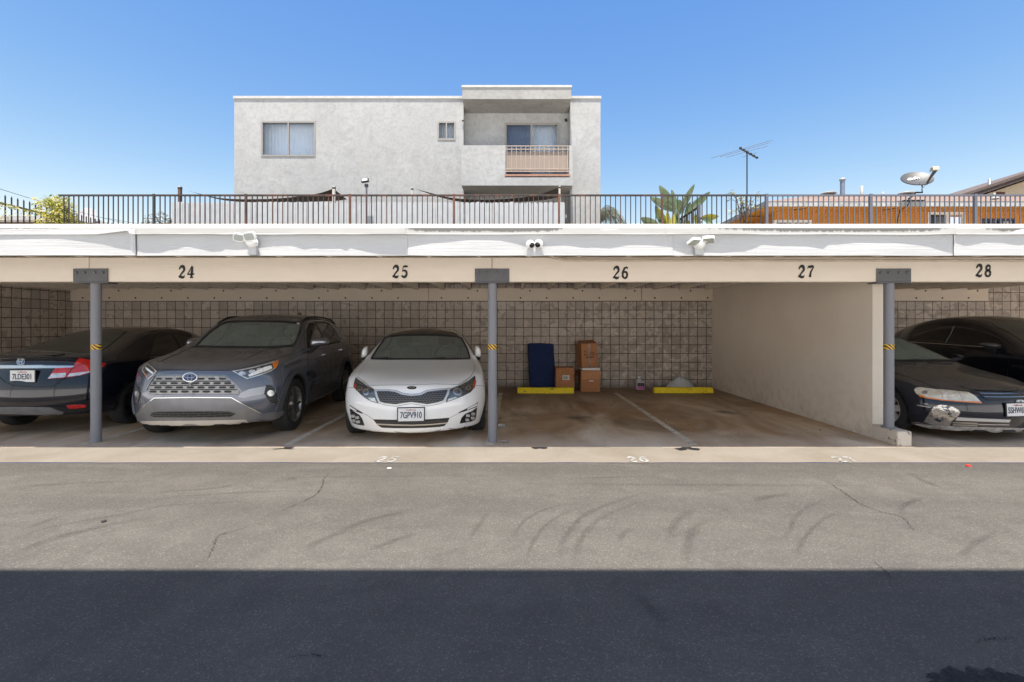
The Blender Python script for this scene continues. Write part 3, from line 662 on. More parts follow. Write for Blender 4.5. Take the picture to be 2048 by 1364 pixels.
tag(mt, 'navy blue mattress leaning upright against the block wall', 'mattress')
def carton(px0, px1, py0, D, dep, rz, label, top=True):
    x0, x1 = gx(px0, D), gx(px1, D); w_ = x1 - x0
    return x0, x1, gz(py0, D)
TAPEB = M('packing_tape', (.22, .12, .06), .25, var=0); LBL = M('paper_label', (.66, .64, .6), .6, var=.05)
D = 10.95; x0, x1, z1 = gx(1111.5, D), gx(1148.5, D), gz(735.5, D)
b = empty('cardboard_box', ((x0+x1)/2, D, .004), label='brown cardboard box with white label beside the navy mattress', cat='box')
mb = MB(); mb.box((x0, D, .006), (x1, D + .36, z1), bev=.006); mb.build('carton', CARDB, b)
mb = MB(); xa, xb, za, zb = gx(1125, D), gx(1139, D), gz(760, D), gz(750, D); mb.box((xa, D - .003, za), (xb, D - .001, zb)); l = mb.build('shipping_label', LBL, b)
mb = MB(); rnd = random.Random(3)
for k in range(6): x = xa + .02 + k*.018; mb.box((x, D - .005, za + .02), (x + .004 + .006*rnd.random(), D - .0035, zb - .03))
mb.build('barcode', INK, l)
mb = MB(); mb.box((gx(1127, D), D - .003, gz(763.5, D)), (gx(1136, D), D - .001, gz(761.5, D))); mb.box((gx(1126, D), D - .003, gz(766, D)), (gx(1134, D), D - .001, gz(764.3, D))); mb.build('printed_mark', M('pale_red_ink', (.5, .2, .14), .7, var=0), b)
# open carton
D = 10.88; x0, x1, z1 = gx(1161.5, D), gx(1200, D), gz(741, D)
b = empty('cardboard_box', ((x0+x1)/2, D, .004), label='open brown carton with hanging flaps, lower box of the two box stack', cat='box', group='stacked cartons')
mb = MB(); mb.box((x0, D, .006), (x1, D + .40, z1), bev=.006); mb.build('carton', CARDB, b)
mb = MB(); mb.prism([(x0 + .01, z1), (x1 + .004, z1 - .002), (x1 + .006, z1 - .185), (x0 + .02, z1 - .195)], 0, .005, 0, Matrix.Translation((0, D - .028, 0)) @ Matrix(((1, 0, 0, 0), (0, 0, 1, 0), (0, 1, 0, 0), (0, 0, 0, 1)))); mb.build('flap', CARDL, b)
mb = MB(); mb.add([(x0, D + .02, z1), (x0, D + .36, z1), (x0 - .15, D + .34, z1 - .15), (x0 - .13, D + .0, z1 - .17), (x0 - .004, D + .02, z1 - .005), (x0 - .004, D + .36, z1 - .005), (x0 - .154, D + .34, z1 - .155), (x0 - .134, D, z1 - .175)], [(0, 1, 2, 3), (7, 6, 5, 4), (0, 3, 7, 4), (1, 5, 6, 2), (2, 6, 7, 3)]); mb.build('flap', CARDD, b)
mb = MB(); mb.add([(x1, D + .3, z1), (x1, D + .38, z1), (x1 + .05, D + .36, z1 + .2), (x1 + .04, D + .28, z1 + .22), (x1 + .005, D + .3, z1), (x1 + .005, D + .38, z1), (x1 + .055, D + .36, z1 + .2), (x1 + .045, D + .28, z1 + .22)], [(0, 1, 2, 3), (7, 6, 5, 4), (0, 3, 7, 4), (1, 5, 6, 2), (2, 6, 7, 3)]); mb.build('flap', CARDD, b)
mb = MB(); mb.box((gx(1178, D), D - .004, gz(763, D)), (gx(1187, D), D - .001, gz(760.5, D))); mb.build('printed_mark', LBL, b)
mb = MB(); mb.box((gx(1163, D - .02), D - .04, gz(740.5, D)), (gx(1199.5, D - .02), D + .3, gz(735.5, D)), bev=.012); tag(mb.build('foam_slab', M('white_foam', (.72, .70, .68), .7, bump=.3)), 'white foam slab squeezed between the two stacked cartons', 'foam')
zb = gz(735.2, D); zt = gz(687.5, D); x0, x1 = gx(1162.5, D), gx(1197, D)
Mx = Matrix.Translation(((x0+x1)/2, D + .02, zb + .005)) @ Matrix.Rotation(R(9), 4, 'Z') @ Matrix.Rotation(R(-2), 4, 'Y')
b = empty('cardboard_box', ((x0+x1)/2, D + .02, zb), label='tall printed carton on top of the foam, upper box of the stack', cat='box', group='stacked cartons')
w_, h_ = (x1 - x0)*.96, zt - zb
mb = MB(); mb.box((-w_/2, 0, 0), (w_/2, .40, h_), 0, Mx, .006); mb.build('carton', CARDB, b)
mb = MB(); mb.add([Mx @ Vector(q) for q in ((-w_/2, .0, h_), (w_/2, 0, h_), (w_/2 - .02, .2, h_ + .07), (-w_/2, .3, h_ + .06), (-w_/2, .004, h_ - .006), (w_/2, .004, h_ - .006), (w_/2 - .02, .204, h_ + .064), (-w_/2, .304, h_ + .054))], [(0, 1, 2, 3), (7, 6, 5, 4), (0, 4, 5, 1), (1, 5, 6, 2), (2, 6, 7, 3), (3, 7, 4, 0)]); mb.build('flap', CARDD, b)
mb = MB(); rnd = random.Random(9)
for row, (z, n, x0_) in enumerate(((.36, 1, -.12), (.34, 1, -.12), (.31, 2, -.12), (.285, 6, -.12), (.262, 4, -.12), (.26, 3, .07), (.205, 4, -.08))):
    x = x0_
    for k in range(n + (2 if row in (0, 2) else 0)):
        l = .022 + .03*rnd.random(); hh = .013 if row < 6 else .028
        mb.box((x, -.004, z + .004*rnd.random()), (x + l, -.001, z + hh), 0, Mx); x += l + .008 + (.06 if row in (0, 2) and k == 0 else 0)
mb.build('printed_mark', M('dark_print', (.05, .022, .015), .8, var=0), b)
mb = MB(); mb.box((-.025, -.003, 0), (.025, -.001, h_), 0, Mx); mb.build('packing_tape', TAPEB, b)
# jug
D = 11.25; X = gx(1280.5, D); s = F / D
b = empty('plastic_jug', (X, D, .004), label='white plastic jug with pink and black label standing by the wall', cat='jug')
JUG = M('cloudy_plastic', (.50, .47, .50), .4, var=.05)
mb = MB(); mb.box((X - .095, D - .06, .006), (X + .095, D + .06, .20), bev=.022); mb.lathe([(.082, .19), (.062, .235), (.03, .262), (.024, .285)], 'z', (X - .03, D, 0), 16); mb.build('bottle', JUG, b)
mb = MB(); mb.lathe([(0, .312), (.03, .31), (.032, .282), (.024, .28)], 'z', (X - .03, D, 0), 14); mb.build('cap', WHITEP, b)
mb = MB(); mb.tube([(X - .0, D, .27), (X + .03, D, .305), (X + .075, D, .30), (X + .088, D, .26), (X + .082, D, .19)], .012, 8); mb.build('handle', JUG, b)
mb = MB(); mb.box((X - .078, D - .0635, .02), (X + .078, D - .0605, .09), 0); mb.box((X - .078, D - .0635, .0905), (X + .078, D - .0605, .165), 1)
mb.build('label', [M('pink_label', (.42, .10, .30), .5, var=.1), M('black_label', (.02, .018, .025), .5, var=0)], b)
# grey plastic bag
mb = MB(); BAG = M('grey_plastic_sheet', (.50, .54, .57), .38, var=.1); bx = gx(1362, 11.15)
def fnb(u, v):
    a = u*2*PI; q = v; h = (1 - q**2.0)**.8; r = q
    x = math.cos(a)*.34*r*(1 + .12*noise.noise((math.cos(a)*2, math.sin(a)*2, 1))); y = math.sin(a)*.18*r
    z = .28*h*(1 + .25*noise.noise((x*5, y*6, 2))) + .03*noise.noise((x*14, y*14, 3))*h + .012*noise.noise((x*30, y*30, 3))*h
    return (bx + x + .03*h, 11.2 + y, .008 + max(0, z))
mb.grid(64, 20, fnb); tag(mb.build('plastic_bag', BAG), 'crumpled grey plastic bag slumped behind a yellow wheel stop', 'bag')
def scrap(px, py, w_, d_, label, mat, seed):
    g = gpt(px, py); mb = MB(); mb.grid(8, 6, lambda u, v: (g.x + (u-.5)*w_, g.y + (v-.5)*d_ + .02*noise.noise((u*2, v*2, seed)), .012 + .035*abs(noise.noise((u*2.4 + seed, v*2.4, 1)))), smooth=False)
    mb.grid(8, 6, lambda u, v: (g.x + (u-.5)*w_, g.y + (v-.5)*d_ + .02*noise.noise((u*2, v*2, seed)), .010 + .035*abs(noise.noise((u*2.4 + seed, v*2.4, 1)))), smooth=False)
    return tag(mb.build('paper_litter', mat), label, 'litter')
scrap(1003, 854, .10, .12, 'crumpled white paper beside the middle grey post', PAPER, 1)
scrap(1010, 886, .10, .05, 'flattened grey wrapper at the foot of the middle grey post', M('grey_wrapper', (.3, .29, .28), .6), 2)
scrap(1209, 776, .22, .08, 'white torn packing paper on the floor between carton stack and jug', PAPER, 3)
scrap(1157, 775, .09, .05, 'white scrap on the floor between small carton and carton stack', PAPER, 4)
LEAFD = M('dead_leaf', (.13, .06, .025), .8); mb = MB()
for i in range(60):
    rnd = random.Random(i); X = rnd.uniform(-.1, 4.4); Y = rnd.uniform(6.1, 11.3); a = rnd.uniform(0, 6); l = rnd.uniform(.008, .02)
    mb.add([(X + l*math.cos(a), Y + l*math.sin(a), .011), (X - l*.5*math.sin(a), Y + l*.5*math.cos(a), .022), (X - l*math.cos(a), Y - l*math.sin(a), .010), (X + l*.5*math.sin(a), Y - l*.5*math.cos(a), .016)], [(0, 1, 2, 3)], int(i % 5 == 0))
tag(mb.build('floor_debris', [LEAFD, PAPER]), 'dry leaf crumbs scattered over the empty stall floor', 'debris', kind='stuff')

# ================================================================== unseen canopy added overhead to throw shade over the foreground
OPP = M('shade_canopy_paint', (.62, .58, .52), .8, var=.06)
ob = empty('added_shade_canopy', (0, .5, 0), label='unseen flat canopy added high overhead to shade the near asphalt', cat='canopy')
hz = 6.6; eY = 2.935 - hz/tanel
mb = MB(); mb.box((-32, eY - 1.15, hz - .10), (32, eY, hz)); mb.build('shade_canopy_roof', OPP, ob)
for x in (-18, -12, -6, 6, 12, 18):
    mb = MB(); mb.lathe([(.05, 0), (.05, hz - .101)], 'z', (x, eY - .9, 0), 16); mb.build('shade_canopy_post', POSTP, ob)
# ================================================================== fence on top of the back wall
FD = 11.66; fzt = gz(389, FD); fzb = 3.21
mf = empty('metal_fence', (0, FD, 3.21), label='long metal picket fence with rusted rail above the carport roof', cat='fence')
posts = [(-20, 0), (308, 0), (492, 1), (700, 1), (908, 1), (1118, 1), (1324, 3), (1533, 2), (1741, 2), (1950, 2), (2160, 2)]
pm = {0: RAILB, 1: RAILP_, 2: RAILG, 3: RAILP_}
for px, k in posts:
    X = gx(px, FD); mb = MB(); r = .024 if k != 2 else .032
    mb.box((X - r, FD - r, fzb), (X + r, FD + r, fzt + .012), bev=.003)
    o = mb.build('fence_post', pm[k], mf); o['label'] = {0: 'black painted fence post', 1: 'fence post gone brown with rust', 2: 'thick blue grey fence post', 3: 'fence post gone brown with rust'}[k]
for (pa, ka), (pb, kb) in zip(posts, posts[1:]):
    a, b = gx(pa, FD) + .026, gx(pb, FD) - .026; rr = RAILR if 480 < pa < 1120 or 308 <= pa < 500 else RAILB if pa < 1330 else RAILG
    if pa == -20: a = gx(118, FD)
    mb = MB(); mb.box((a, FD - .019, fzt - .042), (b, FD + .019, fzt), 0, None, .004); mb.box((a, FD - .016, 3.32), (b, FD + .016, 3.355))
    n = round((b - a) / .117)
    for i in range(1, n):
        x = a + (b-a)*i/n + .004*noise.noise((i, pa, 0)); mb.box((x - .0095, FD - .0095, 3.3555), (x + .0095, FD + .0095, fzt - .0425))
    mb.build('picket_panel', rr, mf)
fx = gx(5, 12)
lf = empty('picket_fence', (fx, 14, 3.21), label='black pointed picket fence running away from the lane, strung with vine strands', cat='fence')
mb = MB(); zt = gz(393, 12)
for i in range(48):
    y = 11.0 + i*.152; mb.box((fx - .011, y - .011, 3.21), (fx + .011, y + .011, zt)); mb.add([(fx - .014, y - .014, zt), (fx + .014, y - .014, zt), (fx + .014, y + .014, zt), (fx - .014, y + .014, zt), (fx, y, zt + .07)], [(0, 1, 4), (1, 2, 4), (2, 3, 4), (3, 0, 4), (3, 2, 1, 0)])
mb.box((fx - .02, 10.8, zt - .19), (fx + .02, 18.3, zt - .15)); mb.build('picket_panel', RAILB, lf)
rx = gx(1398, 11.85)
rf = empty('picket_fence', (rx, 13, 3.21), label='short rusted picket fence running back among the broad leaves', cat='fence')
zt = gz(412, 11.85); mb = MB()
for i in range(1, 19): y = 11.85 + i*.125; mb.box((rx - .0095, y - .0095, 3.21), (rx + .0095, y + .0095, zt - .02))
mb.box((rx - .018, 11.9, zt - .04), (rx + .018, 14.2, zt)); mb.build('picket_panel', RAILR, rf)
mb = MB(); mb.box((rx - .03, 11.82, 3.21), (rx + .03, 11.88, zt + .03)); mb.build('fence_post', RAILG, rf)

# ================================================================== white board fence
BD = 13.0; BW = M('pale_fence_paint', (.33, .347, .365), .75, var=.08, scale=5, bump=.3, bscale=30)
bf = empty('board_fence', (0, BD, 3.2), label='white painted fence of dog eared upright boards behind the metal fence', cat='fence')
X = gx(343.5, BD); xe = gx(1133, BD); i = 0; rnd = random.Random(5)
while X < xe - .05:
    w_ = .138 + .006*rnd.random(); zt = gz(404.3, BD) + .012*rnd.uniform(-1, 1); y = BD + .004*rnd.random()
    mb = MB(); c = .028
    mb.prism([(X, 3.2), (X + w_, 3.2), (X + w_, zt - c), (X + w_ - c, zt), (X + c, zt), (X, zt - c)], y, y + .018, 0, Matrix(((1, 0, 0, 0), (0, 0, 1, 0), (0, 1, 0, 0), (0, 0, 0, 1))))
    mb.build('board', BW, bf); X += w_ + (.004 + .012*(rnd.random() < .3)); i += 1
mb = MB(); mb.box((gx(343.5, BD), BD + .024, 4.3), (xe, BD + .06, 4.39)); mb.build('fence_rail', BW, bf)

# ================================================================== shade sails
SAIL = M('brown_sail_cloth', (.035, .024, .02), .9, var=.2)
def interp(L, u):
    q = u*(len(L) - 1); k = min(int(q), len(L) - 2); q -= k; p0, p1, p2, p3 = L[max(k-1, 0)], L[k], L[k+1], L[min(k+2, len(L)-1)]
    return tuple(.5*((2*b) + (c-a)*q + (2*a-5*b+4*c-d)*q*q + (3*b-a-3*c+d)*q**3) for a, b, c, d in zip(p0, p1, p2, p3))
for near, far, label in (([(372, 380), (410, 390), (445, 396.5), (500, 398.5), (560, 396.5), (610, 391), (640, 386), (667, 377)], [(382, 383), (430, 397), (470, 403), (520, 404.5), (580, 404.5), (640, 403), (668, 402), (694, 399)], 'dark brown shade sail whose corner rises beside the thick weathered post'),
        ([(832, 378), (870, 388), (900, 395), (950, 399.5), (1000, 398.5), (1050, 394), (1085, 387), (1114, 376)], [(842, 382), (885, 396), (925, 404), (970, 405), (1030, 404), (1080, 401), (1105, 397), (1126, 391)], 'dark brown shade sail sagging in front of the balcony')):
    mb = MB()
    def fn(u, v):
        a = at(*interp(near, u), 13.7); b = at(*interp(far, u), 16.0); return a*(1-v) + b*v
    mb.grid(40, 8, fn); tag(mb.build('shade_sail', SAIL), label, 'shade sail')
TIMB = M('weathered_post', (.42, .39, .36), .8, var=.2); TIMD = M('brown_post', (.10, .055, .035), .8)
for px, y0, m, lab in ((360, 373, TIMD, 'short brown sail post standing clear of the white apartment building'), (668, 373, TIMB, 'thick weathered sail post between a sail corner and the work lamp'), (824.5, 375, TIMB, 'slim weathered sail post below the small two pane window'), (1119, 372, TIMB, 'slim weathered sail post under the balcony railing')):
    D = 13.4; a = at(px, y0, D); mb = MB(); r = .036 if px < 700 else .024
    mb.box((a.x - r, D - r, 3.2), (a.x + r, D + r, a.z - .07)); o = empty('sail_post', (a.x, D, 3.2), label=lab, cat='post'); mb.build('pole', m, o)
    mb = MB(); mb.box((a.x - r*1.1, D - r*1.1, a.z - .069), (a.x + r*1.1, D + r*1.1, a.z - .025), 0); mb.box((a.x - r*1.1, D - r*1.1, a.z - .0245), (a.x + r*1.1, D + r*1.1, a.z), 1); mb.build('post_cap', [BLACKP, TIMB], o)
# flood lamp on a pole
D = 12.7; a = at(733, 372, D); o = empty('flood_lamp', (a.x, D, 3.2), label='black work lamp on a thin grey pole in front of the board fence', cat='lamp')
mb = MB(); mb.tube([(a.x, D, 3.2), (a.x, D, a.z)], .024, 8); mb.build('pole', RAILG, o)
mb = MB(); mb.box((a.x - .05, D - .03, a.z - .03), (a.x + .045, D + .03, a.z + .06), bev=.015); mb.build('bracket', BLACKP, o)
Mx = Matrix.Translation(at(730, 360.5, D)) @ Matrix.Rotation(R(-8), 4, 'Y') @ Matrix.Rotation(R(-18), 4, 'X')
mb = MB(); mb.box((-.095, -.03, -.055), (.095, .04, .055), 0, Mx, .012); h = mb.build('lamp_head', BLACKP, o)
mb = MB(); mb.box((-.075, -.034, -.036), (.07, -.0305, .036), 0, Mx); mb.build('lamp_glass', M('pale_lamp_glass', (.42, .46, .5), .2, var=0), h)

# ================================================================== white apartment building
def wall_holes(mb, x0, x1, z0, z1, y, th, holes, mi=0, rev=.08):
    xs = sorted({x0, x1} | {h[0] for h in holes} | {h[1] for h in holes}); zs = sorted({z0, z1} | {h[2] for h in holes} | {h[3] for h in holes})
    for a, b in zip(xs, xs[1:]):
        for c, d in zip(zs, zs[1:]):
            mx, mz = (a+b)/2, (c+d)/2
            if any(h[0] < mx < h[1] and h[2] < mz < h[3] for h in holes): continue
            mb.add([(a, y, c), (b, y, c), (b, y, d), (a, y, d)], [(0, 1, 2, 3)], mi)
    for a, b, c, d in holes:
        mb.add([(a, y, c), (b, y, c), (b, y, d), (a, y, d), (a, y+rev, c), (b, y+rev, c), (b, y+rev, d), (a, y+rev, d)], [(0, 4, 5, 1), (1, 5, 6, 2), (2, 6, 7, 3), (3, 7, 4, 0)], mi)
STUC = mat_stucco('white_stucco', (.385, .39, .388), (.35, .33, .265), .4, 45, .6); STUCD = mat_stucco('white_stucco_stained', (.33, .328, .315), (.18, .175, .155), .7, 45, .6)
FRM = M('aluminium_frame', (.27, .255, .235), .45, .2, var=.05); CURT = M('white_vertical_blind', (.78, .80, .82), .7, var=.04)
PANE = mat_glass('window_pane', (.80, .86, .93), .06, (.4, .42, .45)); PANED = mat_glass('screened_pane', (.36, .42, .54), .05, (.2, .22, .26)); DARKI = M('dark_room', (.03, .03, .035), .9, var=0)
wb = empty('apartment_building', (-3, 17, 3.2), label='white stucco apartment building with one balcony behind the carport', cat='building')
D = 17.0; X0, X1 = gx(468.5, D), gx(1201, D); ZT = gz(197, D); zc = gz(198, 16.4)
H1 = (gx(524, D), gx(630, D), gz(311.5, D), gz(244, D)); H2 = (gx(876.5, D), gx(910, D), gz(278.5, D), gz(244.5, D)); RX0, RX1 = gx(927, D), gx(1140, D)
mb = MB(); wall_holes(mb, X0, X1, 3.2, ZT, D, .3, [H1, H2], rev=.09) if 0 else None
wall_holes(mb, X0, RX0, 3.2, ZT, D, .3, [H1, H2], rev=.09); wall_holes(mb, RX1, X1, 3.2, ZT, D, .3, [], rev=.09)
mb.add([(RX0, D, zc + .2), (RX1, D, zc + .2), (RX1, D, ZT), (RX0, D, ZT)], [(0, 1, 2, 3)])
mb.add([(X0, D, 3.2), (X0, D + 12, 3.2), (X0, D + 12, ZT), (X0, D, ZT), (X1, D, 3.2), (X1, D + 12, 3.2), (X1, D + 12, ZT), (X1, D, ZT)], [(0, 3, 2, 1), (4, 5, 6, 7), (1, 2, 6, 5), (3, 7, 6, 2)])
RY = 17.5; DH = (gx(1010.5, RY), gx(1117, RY), 6.44, gz(247.5, RY))
wall_holes(mb, RX0, RX1, 3.2, zc, RY, .2, [DH], rev=.06)
mb.add([(RX0, D, 3.2), (RX0, RY, 3.2), (RX0, RY, zc), (RX0, D, zc), (RX1, D, 3.2), (RX1, RY, 3.2), (RX1, RY, zc), (RX1, D, zc)], [(0, 1, 2, 3), (4, 7, 6, 5)])
mb.build('stucco_wall', STUC, wb)
mb = MB(); mb.box((X0 - .02, D - .035, ZT - .01), (gx(924, 16.4) - .003, D + .1, ZT + .075)); mb.box((gx(1143, 16.4) + .003, D - .035, ZT - .01), (X1 + .02, D + .1, ZT + .075)); mb.build('roof_coping', M('white_coping', (.42, .415, .40), .5), wb)
mb = MB(); cz1 = gz(175, 16.4); ca, cb = gx(924.5, 16.4), gx(1142.5, 16.4); mb.box((ca, 16.4, zc), (cb, RY - .002, cz1)); mb.build('balcony_canopy', STUCD, wb)
mb = MB(); mb.box((ca - .02, 16.375, cz1 + .001), (cb + .02, RY, cz1 + .07)); mb.build('canopy_coping', _mc['white_coping'], wb)
bz0, bz1, bf0 = gz(371, 16.4), gz(290.5, 16.4), gz(354, 16.4)
ba, bb, r0, r1 = gx(923, 16.4), gx(1145.5, 16.4), gx(1011, 16.4), gx(1138.5, 16.4)
mb = MB(); mb.box((ba, 16.4, bz0), (bb, RY - .001, bf0)); mb.box((ba, 16.402, bf0 + .001), (r0, 16.55, bz1)); mb.box((r1, 16.402, bf0 + .001), (bb, 16.55, bz1))
mb.box((ba, 16.5505, bf0 + .001), (ba + .15, D - .002, bz1)); mb.box((bb - .12, 16.5505, bf0 + .001), (bb, D - .002, bz1)); bal = mb.build('balcony', STUC, wb)
RAILP = M('pink_railing_paint', (.38, .31, .255), .5, var=.1)
mb = MB(); rz1, rz0 = gz(292, 16.43), gz(343, 16.43)
for z in (rz1, gz(298.5, 16.43), gz(338, 16.43), rz0): mb.box((r0 + .004, 16.42, z - .012), (r1 - .004, 16.45, z + .012))
for i in range(14): x = r0 + .05 + (r1 - r0 - .1)*i/13; mb.box((x - .009, 16.427, rz0 + .013), (x + .009, 16.443, rz1 - .013) if i % 13 else (x + .009, 16.443, rz1 - .013))
mb.build('balcony_railing', RAILP, wb)
mb = MB(); mb.box((r0 - .03, 16.385, gz(352.5, 16.4) + .003), (r1 + .03, 16.5, gz(348.5, 16.4))); mb.build('railing_sill', M('brown_sill', (.30, .16, .11), .7), wb)
SCR = NT('mesh_screen'); _tr = SCR.node('ShaderNodeBsdfTransparent'); _mx = SCR.node('ShaderNodeMixShader'); _mx.inputs[0].default_value = .78; SCR.fin((.32, .262, .22), .9)
SCR.link(_tr.outputs[0], _mx.inputs[1]); SCR.link(SCR.b.outputs[0], _mx.inputs[2]); SCR.link(_mx.outputs[0], SCR.out.inputs[0])
mb = MB(); mb.box((r0 + .02, 16.47, gz(341, 16.47)), (r1 - .02, 16.474, gz(303, 16.47))); mb.build('privacy_screen', SCR.mat, wb)
def window(parent, h, y, split, f=.05, curtain=(1, 1), dep=.09, bl=9, frame=FRM, panes=(PANE, PANE), glassbar=None):
    a, b, c, d = h; w_ = empty('window', ((a+b)/2, y, c)); w_.parent = parent; w_.location = Vector(((a+b)/2, y, c)) - world(parent).translation
    mb = MB(); mb.box((a - .02, y - .02, c - .03), (b + .02, y + dep*.6, c + f*.8)); mb.box((a - .02, y - .02, d - f*.8), (b + .02, y + dep*.6, d + .03))
    for x0, x1 in ((a - .02, a + f*.8), (b - f*.8, b + .02), (split - f*.6, split + f*.6)): mb.box((x0, y - .022, c + f*.8 + .001), (x1, y + dep*.6 - .002, d - f*.8 - .001))
    mb.build('frame', frame, w_)
    for k, (p, q) in enumerate(((a + f*.8, split - f*.6), (split + f*.6, b - f*.8))):
        mb = MB(); mb.add([(p, y + dep*.3, c + f*.7), (q, y + dep*.3, c + f*.7), (q, y + dep*.3, d - f*.7), (p, y + dep*.3, d - f*.7)], [(0, 1, 2, 3)]); mb.build('pane', panes[k], w_)
    for k, (p, q) in enumerate(((a, split), (split, b))):
        mb = MB()
        if curtain[k]:
            n = bl*4; pe, qe = (p - .15, q) if k == 0 else (p, q + .15); mb.grid(n, 1, lambda u, v: (pe + (qe-pe)*u, y + dep + .34 + .018*abs(((u*bl) % 1) - .5), c - .1 + (d-c+.2)*v), smooth=False); mb.build('blind', CURT, w_)
    mb = MB(); mb.add([(a - .3, y + dep + .7, c - .3), (b + .1, y + dep + .7, c - .1), (b + .1, y + dep + .7, d + .1), (a - .1, y + dep + .7, d + .1)], [(0, 1, 2, 3)]); mb.build('room', DARKI, w_)
window(wb, H1, D, gx(577, D), .035); window(wb, H2, D, gx(893, D), .035, bl=5)
window(wb, DH, RY, gx(1063, RY), .06, (1, 1), .06, 12, panes=(PANED, PANE))
mb = MB(); mb.lathe([(0, .0), (.04, .02), (.05, .06), (.03, .1), (0, .11)], 'z', (gx(1132, 17.4), 17.42, gz(243, 17.4)), 10); mb.build('wall_lamp', BLACKP, wb)
mb = MB(); mb.lathe([(0, .0), (.03, .02), (.035, .05), (0, .08)], 'z', (gx(926, 16.96), 16.94, gz(245, 17)), 10); mb.build('wall_lamp', BLACKP, wb)

# ================================================================== orange house with dish and antenna
ORA = mat_stucco('orange_stucco', (.56, .245, .05), (.42, .175, .035), .3, 55, .2); ORS = M('orange_soffit', (.66, .31, .045), .8); GUT = M('worn_white_gutter', (.36, .36, .35), .6, var=.25, scale=8)
SHG = NT('brown_roof_shingles'); _p = SHG.pos('World'); _s = SHG.sep(_p); _b = SHG.node('ShaderNodeTexBrick'); SHG.link(SHG.comb(_s[0], SHG.math('MULTIPLY', _s[1], 1.0), 0), _b.inputs['Vector'])
for k, v in (('Scale', 1), ('Brick Width', .3), ('Row Height', .25), ('Mortar Size', .018)): _b.inputs[k].default_value = v
_b.inputs['Color1'].default_value = (.20, .128, .098, 1); _b.inputs['Color2'].default_value = (.165, .108, .085, 1); _b.inputs['Mortar'].default_value = (.15, .1, .08, 1)
SHG = SHG.fin(SHG.mix(SHG.ramp(SHG.noise(_p, 2, 4), [(.3, 0), (.8, .5)]), _b.outputs[0], (.27, .205, .17)), .9)
oh = empty('orange_house', (12, 17, 3.2), label='orange stucco house with pale gutter and brown shingle roof', cat='house')
EY = 16.0; EX = gx(1530, EY); ez = gz(403.5, EY); eb = gz(412.8, EY); WY = 16.72; WX = EX + .72
Hw1 = (gx(1549, WY), gx(1622, WY), 3.9, gz(442, WY)); Hw2 = (gx(1856.5, WY), gx(1928.5, WY), 3.9, gz(426, WY)); Hw3 = (gx(1963, WY), gx(2029, WY), 4.0, gz(439, WY))
mb = MB(); wall_holes(mb, WX, 22, 3.2, eb, WY, .2, [Hw1, Hw2, Hw3]); mb.add([(WX, WY, 3.2), (WX, 26, 3.2), (WX, 26, eb), (WX, WY, eb)], [(0, 3, 2, 1)]); mb.build('stucco_wall', ORA, oh)
mb = MB(); mb.add([(EX, EY, eb), (22, EY, eb), (22, WY + .01, eb - .001), (WX, WY + .01, eb - .001), (EX, 27, eb), (WX, 27, eb)], [(0, 1, 2, 3), (0, 3, 5, 4)]); mb.build('soffit', ORS, oh)
mb = MB(); mb.box((EX, EY - .03, eb - .005), (22, EY - .001, ez)); mb.box((EX - .03, EY - .03, eb - .005), (EX - .001, 27, ez)); mb.build('gutter', GUT, oh)
rz_ = ez + 5*.315
mb = MB(); mb.add([(EX - .04, EY - .04, ez + .003), (22, EY - .04, ez + .003), (22, EY + 5, rz_), (EX + 5, EY + 5, rz_), (EX - .04, 27, ez + .003), (22, 27, ez + .003)], [(0, 1, 2, 3), (0, 3, 4), (4, 3, 2, 5)]); mb.build('roof', SHG, oh)
WFR = M('white_window_frame', (.68, .67, .64), .5); PANO = mat_glass('house_pane', (.5, .5, .5), .06, (.22, .2, .19))
window(oh, Hw1, WY, gx(1585, WY), .07, (0, 1), frame=WFR, panes=(PANO, PANO)); window(oh, Hw2, WY, gx(1894, WY), .07, (0, 1), frame=WFR, panes=(PANO, PANO)); 
window(oh, Hw3, WY, gx(1996, WY), .05, (0, 0), frame=M('navy_frame', (.02, .025, .06), .5, var=0), panes=(PANO, PANO))
mb = MB()
for i in range(9): x = Hw3[0] + .1 + i*(Hw3[1] - Hw3[0] - .2)/8; mb.box((x - .012, WY - .05, 3.9), (x + .012, WY - .028, Hw3[3] - .06))
mb.build('window_bars', _mc['navy_frame'], oh)
mb = MB(); ly0, ly1 = 17.5, 18.6; mb.box((WX - .03, ly0, 3.9), (WX - .002, ly1, 4.95)); mb.build('side_window', WFR, oh)
for px0, px1, y in ((1593, 1614, 16.2), (1773, 1795, 16.2)):
    a, b = gx(px0, y), gx(px1, y); mb = MB(); mb.add([(a, y + .25, eb - .006), (b, y + .02, eb - .006), (b + .02, y + .12, eb - .006), (a + .1, y + .33, eb - .006)], [(0, 1, 2, 3)]); mb.build('soffit_vent', BLACKP, oh)
mb = MB(); mb.add([(EX + .1, 17.3, eb - .006), (EX + .6, 17.35, eb - .006), (EX + .6, 17.5, eb - .006), (EX + .1, 17.45, eb - .006)], [(0, 1, 2, 3)]); mb.build('soffit_vent', BLACKP, oh)
def roofz(y): return ez + (y - EY)*.315
STEEL = M('galvanised_vent', (.22, .25, .31), .4, .5, var=.1)
y = 19.6; a = at(1685, 360, y); mb = MB(); mb.lathe([(.085, roofz(y) - .1), (.085, a.z - .02)], 'z', (a.x, y, 0), 14); v = mb.build('vent_pipe', STEEL, oh); mb = MB(); mb.lathe([(0, a.z + .07), (.11, a.z + .06), (.115, a.z - .02), (.085, a.z - .03)], 'z', (a.x, y, 0), 14); mb.build('vent_cap', M('pale_vent_cap', (.3, .3, .3), .4), v)
